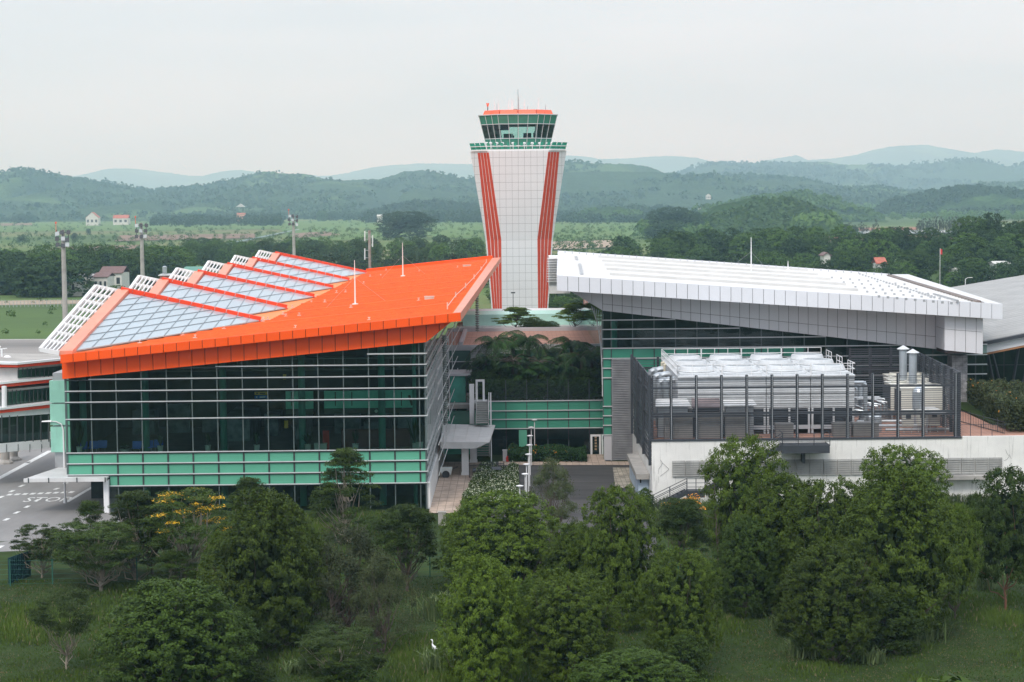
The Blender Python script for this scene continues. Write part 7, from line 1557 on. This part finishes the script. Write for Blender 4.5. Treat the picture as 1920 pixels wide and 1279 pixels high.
# forest cover of the hills: crowns scattered over their slopes, one mass per hill
for hi_, (XX, YY, HH, TT, (n_c, size, per), lm_, seed) in enumerate(COVER):
    r = np.random.RandomState(seed+100); ii = r.randint(0, XX.shape[0]-1, n_c); jj = r.randint(0, XX.shape[1]-1, n_c); ok = (HH[ii, jj] > 2) & (TT[ii, jj] < .15); pn_ = fbm(XX[ii, jj]/size/28, YY[ii, jj]/size/28+seed, 3); ok &= pn_ < .56; ii, jj = ii[ok], jj[ok]
    C0 = np.stack([XX[ii, jj]+r.randn(len(ii))*size*.5, YY[ii, jj]+r.randn(len(ii))*size*.5, HH[ii, jj]], 1); sz_ = size*(.55+.7*r.rand(len(ii), 1)); d_ = r.randn(len(ii)*per, 3); d_ /= np.linalg.norm(d_, axis=1, keepdims=True); d_[:, 2] = np.abs(d_[:, 2])
    sr = np.repeat(sz_, per, 0); C_ = np.repeat(C0, per, 0)+d_*sr*.5*np.array([1, 1, 1.1]); V = leafquads(C_, d_, 1.0, .7, r); ctr = V.mean(1, keepdims=True); V = ctr+(V-ctr)*(sr[:, None, :]*.26)
    me = quads_mesh('hill_forest', V, lm_, np.clip(np.repeat(.35+.3*r.rand(len(ii)), per)+.15*(r.rand(len(V))-.5), 0, 1)); o = bpy.data.objects.new('hill_forest', me); COL.objects.link(o); tag(o, 'forest covering a hill slope', None, None, 'stuff')
# thicket on the near lawn below the frame, mirrored in the facade
Vs = []; r = np.random.RandomState(9)
for i in range(26):
    x, y, h = r.uniform(-75, 60), r.uniform(30, 108), r.uniform(5, 9); d_ = r.randn(420, 3); d_ /= np.linalg.norm(d_, axis=1, keepdims=True); C_ = np.array([x, y, h*.5])+d_*np.array([h*.42, h*.42, h*.5])*(.6+.45*r.rand(420, 1)); Vs.append(leafquads(C_, d_, .45, .5, r))
me = quads_mesh('thicket', np.concatenate(Vs), 'leaf_acacia', r.rand(26*420)); o = bpy.data.objects.new('thicket', me); COL.objects.link(o); tag(o, 'thicket on the near lawn that the facade glass mirrors', None, None, 'stuff')
# ================================================================== masts, houses, small things
def flood(px, ty, by_D, wpx, lab, hy=40):
    D = by_D; t = at(px, ty, Y=D); x = t.x; t_ = thing('floodlight_mast', lab, 'floodlight', (x, D, 0), 'apron floodlight masts'); k_ = MB()
    k_.tube([(x, D, 0), (x, D, t.z-3.2), (x, D, t.z)], [.62, .46, .3], 10); k_.build('mast', 'concrete', t_)
    W = wpx*D/FPX
    k_ = MB()
    for z in (t.z-.6, t.z-2.0, t.z-3.3): k_.bar((x-W*.42, D-.3, z), (x+W*.42, D-.3, z), .14)
    for sx in (-.42, 0, .42): k_.bar((x+W*sx, D-.3, t.z-3.6), (x+W*sx, D-.3, t.z), .14)
    k_.build('head_frame', 'steel_dark', t_)
    r = random.Random(int(px))
    for i in range(9):
        xx = x+W*(-.40+.4*(i % 3))+r.uniform(-.2, .2); z = t.z-.5-1.35*(i//3)+r.uniform(-.2, .2); k_ = MB(); tl = r.uniform(-.25, .25); k_.hexa([(xx-.42, D-.9, z-.5+tl), (xx+.42, D-.9, z-.5), (xx+.3, D-.35, z-.3), (xx-.3, D-.35, z-.3+tl), (xx-.42, D-.7, z+.35+tl), (xx+.42, D-.7, z+.35), (xx+.3, D-.35, z+.25), (xx-.3, D-.35, z+.25+tl)]); k_.build('floodlight', 'steel_dark' if i % 4 else 'ct_grey', t_)
    k_ = MB(); k_.tube([(x-W*.5, D, t.z-1), (x-W*.5, D, t.z+1.3)], .06, 5); k_.lathe((x-W*.5, D, t.z+1.3), [(.15, 0), (.25, .2), (.1, .45)], 8); k_.build('warning_lamp', 'cab_orange', t_)
flood(118, 431, 424, 26, 'nearest floodlight mast at the far left behind the pier')
flood(265, 418, 500, 22, 'middle floodlight mast of the three')
flood(550, 402, 660, 17, 'farthest floodlight mast, above the rear skylight')
D = 430; p = at(692.5, 432, Y=D); t_ = thing('antenna_mast', 'rusty banded antenna mast with white panel antennas behind the orange roof', 'mast', (p.x, D, 0))
k_ = MB(); k_.tube([(p.x, D, 0), (p.x, D, p.z)], .30, 8); k_.build('pole', mat('rusty', (.22, .12, .09), .8, var=.4, scale=.5, col2=(.45, .42, .40)), t_)
for px, a, b in ((684, 433, 452), (684, 466, 487), (698.5, 441, 463)):
    u = at(px, a, Y=D); v = at(px, b, Y=D); k_ = MB(); k_.tube([v, u], .14, 6); k_.bar(v+Vector((0, 0, .4)), (p.x, D, v.z+.4), .06); k_.bar(u-Vector((0, 0, .4)), (p.x, D, u.z-.4), .06); k_.build('panel_antenna', 'white_metal', t_)
mat('wall_white', (.62, .62, .58), .8, var=.1, streak=.3); mat('roof_brown_tile', (.17, .10, .09), .8, var=.15, scale=1); mat('roof_red_tile', (.45, .13, .08), .8, var=.2, scale=1); mat('roof_green', (.10, .26, .20), .6, var=.1); mat('window_dark', (.03, .04, .045), .3); mat('roof_grey', (.5, .5, .5), .6, var=.1)
def house(lab, px0, px1, ye, yb, D, depth, rm, hip=.35, wm='wall_white', z0=None, rise=None, nwin=3, tank=False, grp='village houses', gable=True):
    a = at(px0, yb, Y=D); b = at(px1, ye, Y=D); zb_ = 0 if z0 is None else z0; ze = b.z; x0, x1 = a.x, b.x; t_ = thing('house', lab, 'house', ((x0+x1)/2, D, zb_), grp); rise = rise or (x1-x0)*hip
    k_ = MB(); k_.box(x0, x1, D, D+depth, zb_, ze)
    if gable: k_.hexa([(x0+.1, D, ze), (x1-.1, D, ze), (x1-.1, D+.3, ze), (x0+.1, D+.3, ze), ((x0+x1)/2-.05, D, ze+rise*.93), ((x0+x1)/2+.05, D, ze+rise*.93), ((x0+x1)/2+.05, D+.3, ze+rise*.93), ((x0+x1)/2-.05, D+.3, ze+rise*.93)])
    k_.build('wall', wm, t_); k_ = MB(); o_ = .5
    if gable:
        m_ = (x0+x1)/2
        k_.hexa([(x0-o_, D-o_, ze-.2), (m_, D-o_, ze+rise-.2), (m_, D+depth+o_, ze+rise-.2), (x0-o_, D+depth+o_, ze-.2), (x0-o_, D-o_, ze), (m_, D-o_, ze+rise), (m_, D+depth+o_, ze+rise), (x0-o_, D+depth+o_, ze)])
        k_.hexa([(m_, D-o_, ze+rise-.2), (x1+o_, D-o_, ze-.2), (x1+o_, D+depth+o_, ze-.2), (m_, D+depth+o_, ze+rise-.2), (m_, D-o_, ze+rise), (x1+o_, D-o_, ze), (x1+o_, D+depth+o_, ze), (m_, D+depth+o_, ze+rise)])
    else:
        mY = D+depth/2; k_.hexa([(x0-o_, D-o_, ze-.15), (x1+o_, D-o_, ze-.15), (x1+o_, mY, ze+rise-.15), (x0-o_, mY, ze+rise-.15), (x0-o_, D-o_, ze), (x1+o_, D-o_, ze), (x1, mY, ze+rise), (x0, mY, ze+rise)]); k_.hexa([(x0-o_, mY, ze+rise-.15), (x1+o_, mY, ze+rise-.15), (x1+o_, D+depth, ze-.15), (x0-o_, D+depth, ze-.15), (x0, mY, ze+rise), (x1, mY, ze+rise), (x1+o_, D+depth, ze), (x0-o_, D+depth, ze)])
    k_.build('roof', rm, t_)
    for i in range(nwin):
        x = x0+(x1-x0)*(i+.5)/nwin; h = ze-zb_; k_ = MB(); k_.box(x-(x1-x0)*.08, x+(x1-x0)*.08, D-.05, D, zb_+h*.4, zb_+h*.75); k_.build('window', 'window_dark', t_)
    return t_
house('white gabled farmhouse with brown roof left of the second floodlight mast', 176, 201, 519, 545, 672, 12, 'roof_brown_tile', .22, rise=1.3, gable=False)
house('white farmhouse with dark brown tiled roof beside the second floodlight mast', 188, 228, 512, 540, 700, 14, 'roof_brown_tile', gable=False, rise=2.2)
house('long low flat house with grey roof behind the first floodlight mast', 121, 172, 517, 545, 680, 8, 'roof_grey', gable=False, rise=.5, nwin=4)
house('green roofed shed in front of the long low house', 122, 152, 527, 545, 664, 6, 'roof_green', gable=False, rise=.9, nwin=1)
house('house with pale green roof behind the second skylight lattice', 345, 378, 508, 530, 640, 10, 'roof_green', gable=False, rise=1.3)
t_ = house('small red walled hut with steel water tank behind the skylights', 300, 322, 516, 530, 620, 8, 'roof_grey', gable=False, rise=.4, wm=mat('wall_red', (.5, .14, .10), .8), nwin=1)
k_ = MB(); p = at(309, 512, Y=622); k_.lathe(p, [(.7, 0), (.75, 1.9), (.3, 2.2)], 12); k_.build('water_tank', 'pipe_silver', t_)
house('far white house with pointed gable on the field edge at the left', 161, 184, 408, 416, 3050, 16, 'roof_red_tile', .45)
house('far house with long red roof right of the far gabled one', 212, 240, 409, 415.5, 3100, 18, 'roof_red_tile', gable=False, rise=5)
house('far pink house on the slope near the third floodlight mast', 444, 459, 401.5, 409, 3300, 14, 'roof_red_tile', gable=False, rise=2, wm=mat('wall_pink', (.62, .34, .26), .8))
house('far white villa on the hill foot above the pink house', 443, 458, 388, 393, 4100, 14, 'wall_white', .4, z0=25)
house('far white house between the tufted tree and the lone big tree', 707, 716, 405, 409, 3000, 14, 'wall_white', gable=False, rise=2)
house('long white far building with pale roof right of the bright hill', 1549, 1575, 405, 411, 2900, 20, 'wall_white', gable=False, rise=2.5, nwin=5)
house('small far white hut at the right before the wooded hill', 1729, 1738, 403.5, 408, 3000, 9, 'roof_red_tile', .3)
house('far low hut with white roof in the green plain', 1623, 1635, 411, 414, 2700, 9, 'wall_white', gable=False, rise=1)
house('bright cream far temple roof in a hollow of the hills', 1308, 1322, 393.5, 396, 3400, 14, mat('cream_roof', (.85, .72, .5), .6), .25, z0=10)
house('tiny cream villa high on the hillside right of the tower', 1324, 1333, 367, 369.5, 4100, 10, 'wall_white', .4, z0=at(1328, 372, Y=4100).z-2)
kzh = lambda px, D: kz(at(px, 480, Y=D).x, D)
house('red tiled house half hidden in the wood behind the white roof', 1645, 1661, 494, 506, 640, 8, 'roof_red_tile', gable=False, rise=1.9, nwin=2, z0=4)
house('small white gabled house with red roof high in the right wood', 1851, 1864, 471, 478, 720, 8, 'roof_red_tile', .35, nwin=1, z0=kzh(1857, 720)+2)
house('low white roofed house at the right edge of the wood', 1866, 1893, 494, 500, 640, 8, 'wall_white', gable=False, rise=.7, nwin=3, z0=kzh(1880, 640))
house('house with weathered gable among the trees left of the red one', 1545, 1557, 479, 490, 640, 8, 'roof_brown_tile', .5, nwin=1, z0=6)
house('white patched house beside the lamp post behind the concourse roof', 1787, 1815, 504, 512, 620, 8, 'wall_white', gable=False, rise=.5, nwin=2, z0=3)
for px, yb, D in ((1641, 505, 622), (1655, 505, 624), (1668, 503, 622), (1545, 489, 626), (1559, 490, 624), (1848, 478, 700), (1860, 478, 702), (1872, 500, 622), (1888, 500, 624), (1790, 511, 605), (1803, 512, 604), (1815, 511, 606)):
    x = at(px, yb, Y=D).x; h = at(px, yb-1.5, Y=D).z-kz(x, D); put_tree(random.Random(px).choice(['mid0', 'mid1', 'mid3']), x, D, kz(x, D)-.3, min(h, 9), h+.3, px, 'broadleaf_tree', 'low broadleaf tree hiding the foot of a house in the right wood', 'tree', 'trees before the village houses', trunk=False)
# flag, small lamp behind concourse, bird, fence, bins, carts
k_ = MB(); p = at(1762.5, 500, Y=620); t = at(1762.5, 466, Y=620); k_.tube([(p.x, 620, 0), (p.x, 620, t.z)], .08, 6); fl_ = k_.build('flagpole', 'white_metal', None, base=(p.x, 620, 0)); tag(fl_, 'flagpole with limp red flag above the trees at the right', 'flagpole'); k_ = MB(); k_.hexa([(p.x, 620, t.z-1.6), (p.x+.7, 620.1, t.z-2.0), (p.x+.7, 620.15, t.z-2.0), (p.x, 620.05, t.z-1.6), (p.x, 620, t.z), (p.x+.7, 620.1, t.z-.3), (p.x+.7, 620.15, t.z-.3), (p.x, 620.05, t.z)]); k_.build('flag', 'banner_red', fl_)
p = at(1810, 530, Y=420); t = at(1818, 521, Y=420); k_ = MB(); k_.tube([(p.x, 420, 6), (p.x, 420, t.z-.3), (p.x+.4, 420, t.z), (t.x, 420, t.z+.1)], [.09, .08, .06, .05], 6); sl_ = k_.build('street_lamp', 'white_metal', None, base=(p.x, 420, 6)); tag(sl_, 'white curved street lamp peeping over the grey metal roof', 'street lamp'); k_ = MB(); k_.box(t.x-.1, t.x+.6, 419.85, 420.15, t.z, t.z+.12); k_.build('lamp_head', 'white_metal', sl_)
p = at(956, 580, Y=330); lp_ = MB(); t = at(962, 550, Y=330); lp_.tube([(t.x, 330, 8), (t.x, 330, t.z)], .06, 6); sl_ = lp_.build('street_lamp', 'steel_dark', None, base=(t.x, 330, 8)); tag(sl_, 'thin dark lamp post in front of the tower base', 'street lamp'); k_ = MB(); k_.box(t.x-.35, t.x+.35, 329.8, 330.2, t.z, t.z+.2); k_.build('lamp_head', 'steel_dark', sl_)
def egret(px, py, lab, s=1.):
    p = gnd(px, py+8); Vv = [(0, 0, .32*s), (.13*s, 0, .36*s), (-.14*s, 0, .34*s), (-.30*s, 0, .25*s), (.20*s, 0, .50*s), (.17*s, 0, .64*s), (.24*s, 0, .72*s), (.38*s, 0, .69*s)]; E_ = [(0, 1), (0, 2), (2, 3), (1, 4), (4, 5), (5, 6), (6, 7)]; rad = [.11, .09, .09, .02, .035, .03, .045, .008]
    for sx in (-.03, .04): b0 = len(Vv); Vv += [(0, sx, .2*s), (.02, sx, .1*s), (0, sx, 0)]; E_ += [(0, b0), (b0, b0+1), (b0+1, b0+2)]; rad += [.02, .012, .012]
    me = bpy.data.meshes.new('egret'); me.from_pydata(Vv, E_, []); me.materials.append(MATS['white_metal']); o = bpy.data.objects.new('egret', me); COL.objects.link(o); o.location = (p.x, p.y, .35); o.rotation_euler = (0, 0, 2.2); o.modifiers.new('s', 'SKIN')
    for i, r_ in enumerate(rad): me.skin_vertices[0].data[i].radius = (r_*s, r_*s)
    me.skin_vertices[0].data[0].use_root = True; o.modifiers.new('d', 'SUBSURF'); tag(o, lab, 'bird')
egret(815, 1228, 'white egret standing in the grass at the bottom centre', 1.25)
egret(1846, 1092, 'small white egret near the leaning tree at the right', .9)
FN = thing('mesh_fence', 'green wire mesh fence with posts running across the lawn behind the trees', 'fence', (0, 160, 0)); k_ = MB(); k2 = MB(); fa = gnd(-60, 1100); fb = gnd(1960, 1062); N_ = 26
for i in range(N_+1): p = fa.lerp(fb, i/N_); k_.bar(p-Vector((0, 0, .2)), p+Vector((0, 0, 2.1)), .08)
for h in (.15, .5, .9, 1.3, 1.7, 2.0): k2.bar(fa+Vector((0, 0, h)), fb+Vector((0, 0, h)), .018)
mat('fence_green', (.02, .12, .085), .6); k_.build('post', 'fence_green', FN); k2.build('wire', 'fence_green', FN)
k_ = MB(); a = gnd(17, 1095); z1 = at(17, 1046, Y=a.y).z; b = gnd(58, 1080); k_.hexa([a, b, b+Vector((0, .1, 0)), a+Vector((0, .1, 0)), a+Vector((0, 0, z1)), b+Vector((0, 0, z1)), b+Vector((0, .1, z1)), a+Vector((0, .1, z1))])
for i in range(12): p = a.lerp(b, i/11); k_.bar(p-Vector((0, .06, 0)), p+Vector((0, -.06, z1)), .06)
tag(k_.build('gate', mat('gate_teal', (.01, .06, .07), .6), None, base=tuple(a)), 'teal panelled gate in the fence at the far left', 'gate')
k_ = MB(); a = gnd(-80, 578); b = gnd(330, 572)
for i in range(60): p = a.lerp(b, i/59); k_.bar(p, p+Vector((0, 0, 2.2)), .12)
for h in (.7, 1.4, 2.1): k_.bar(a+Vector((0, 0, h)), b+Vector((0, 0, h)), .05)
tag(k_.build('perimeter_fence', 'steel', None, base=tuple(a)), 'thin perimeter fence beyond the runway at the left', 'fence')
# black fence with bins, cart under canopy
BF = thing('iron_fence', 'low black iron fence in front of the stair and canopy', 'fence', (-4, 214, 0)); k_ = MB(); a = gnd(880, 897); b = gnd(945, 893); 
for i in range(34): p = a.lerp(b, i/33); k_.bar(p, p+Vector((0, 0, 1.5 if i % 11 else 1.65)), .035 if i % 11 else .08)
for h in (.12, 1.4): k_.bar(a+Vector((0, 0, h)), b+Vector((0, 0, h)), .05)
k_.build('railing', 'black_plastic', BF)
def bin_(px, py, lab):
    p = gnd(px, py); t_ = thing('wheeled_bin', lab, 'bin', (p.x, p.y, 0), 'black bins by the iron fence'); x, y = p.x, p.y; k_ = MB(); k_.hexa([(x-.42, y-.35, .12), (x+.42, y-.35, .12), (x+.42, y+.35, .12), (x-.42, y+.35, .12), (x-.58, y-.45, 1.0), (x+.58, y-.45, 1.0), (x+.58, y+.5, 1.0), (x-.58, y+.5, 1.0)]); k_.build('body', 'black_plastic', t_)
    k_ = MB(); k_.hexa([(x-.62, y-.5, 1.0), (x+.62, y-.5, 1.0), (x+.6, y+.55, 1.02), (x-.6, y+.55, 1.02), (x-.5, y-.35, 1.15), (x+.5, y-.35, 1.15), (x+.5, y+.5, 1.22), (x-.5, y+.5, 1.22)]); k_.build('lid', 'steel_dark', t_)
    for sx in (-.5, .42): k_ = MB(); k_.tube([(x+sx, y+.3, .14), (x+sx+.08, y+.3, .14)], .14, 10); k_.build('wheel', 'black_plastic', t_)
bin_(896, 899, 'black wheeled bin by the iron fence, the left of two'); bin_(931, 897, 'black wheeled bin by the iron fence, the right of two')
p = gnd(838, 896); t_ = thing('cleaning_cart', 'white tub cart on two dark wheels under the entrance canopy', 'cart', (p.x, p.y, 0)); x, y = p.x, p.y; k_ = MB(); k_.hexa([(x-.55, y-.3, .35), (x+.45, y-.3, .35), (x+.45, y+.3, .35), (x-.55, y+.3, .35), (x-.72, y-.45, 1.15), (x+.62, y-.45, 1.15), (x+.62, y+.45, 1.15), (x-.72, y+.45, 1.15)]); k_.build('tub', 'pot_white', t_)
for s_ in (-.48, .46): k_ = MB(); k_.tube([(x-.1, y+s_, .42), (x-.1, y+s_+.06, .42)], .42, 14); k_.build('wheel', 'black_plastic', t_)
k_ = MB(); k_.bar((x+.4, y-.35, .9), (x+1.2, y-.35, 1.2), .06); k_.bar((x+.4, y+.35, .9), (x+1.2, y+.35, 1.2), .06); k_.bar((x+1.2, y-.35, 1.2), (x+1.2, y+.35, 1.2), .06); k_.build('handle', 'steel_dark', t_)
p = gnd(1140, 866); k_ = MB(); k_.box(p.x-.3, p.x+.3, p.y-.15, p.y+.15, .1, .18); tag(k_.build('drain_grate', 'black_plastic', None, base=tuple(p)), 'dark drain grate on the paving beside the courtyard door', 'grate')
p = gnd(829, 985); k_ = MB(); k_.box(p.x-.35, p.x+.35, p.y-.2, p.y+.2, 0, 1.2); k_.box(p.x-.4, p.x+.4, p.y-.25, p.y+.25, 1.2, 1.3); tag(k_.build('utility_box', 'concrete', None, base=tuple(p)), 'grey utility box at the lawn end of the pink pavement', 'utility box')
p = gnd(947, 866); k_ = MB(); k_.box(p.x-.25, p.x+.25, p.y-.25, p.y+.25, 0, 1.3); k_.box(p.x-.3, p.x+.3, p.y-.3, p.y+.3, 1.3, 1.4); tag(k_.build('waste_bin', 'grey_panel', None, base=tuple(p)), 'grey square bin left of the bright green plant strip', 'bin')
p = gnd(951.5, 867); k_ = MB(); k_.lathe((p.x, p.y, 0), [(.12, 0), (.15, .1), (.15, .6), (.05, .75)], 8); k_.tube([(p.x-.2, p.y, .45), (p.x+.2, p.y, .45)], .06, 6); tag(k_.build('fire_hydrant', 'banner_red', None, base=tuple(p)), 'red hydrant beside the grey square bin', 'hydrant')
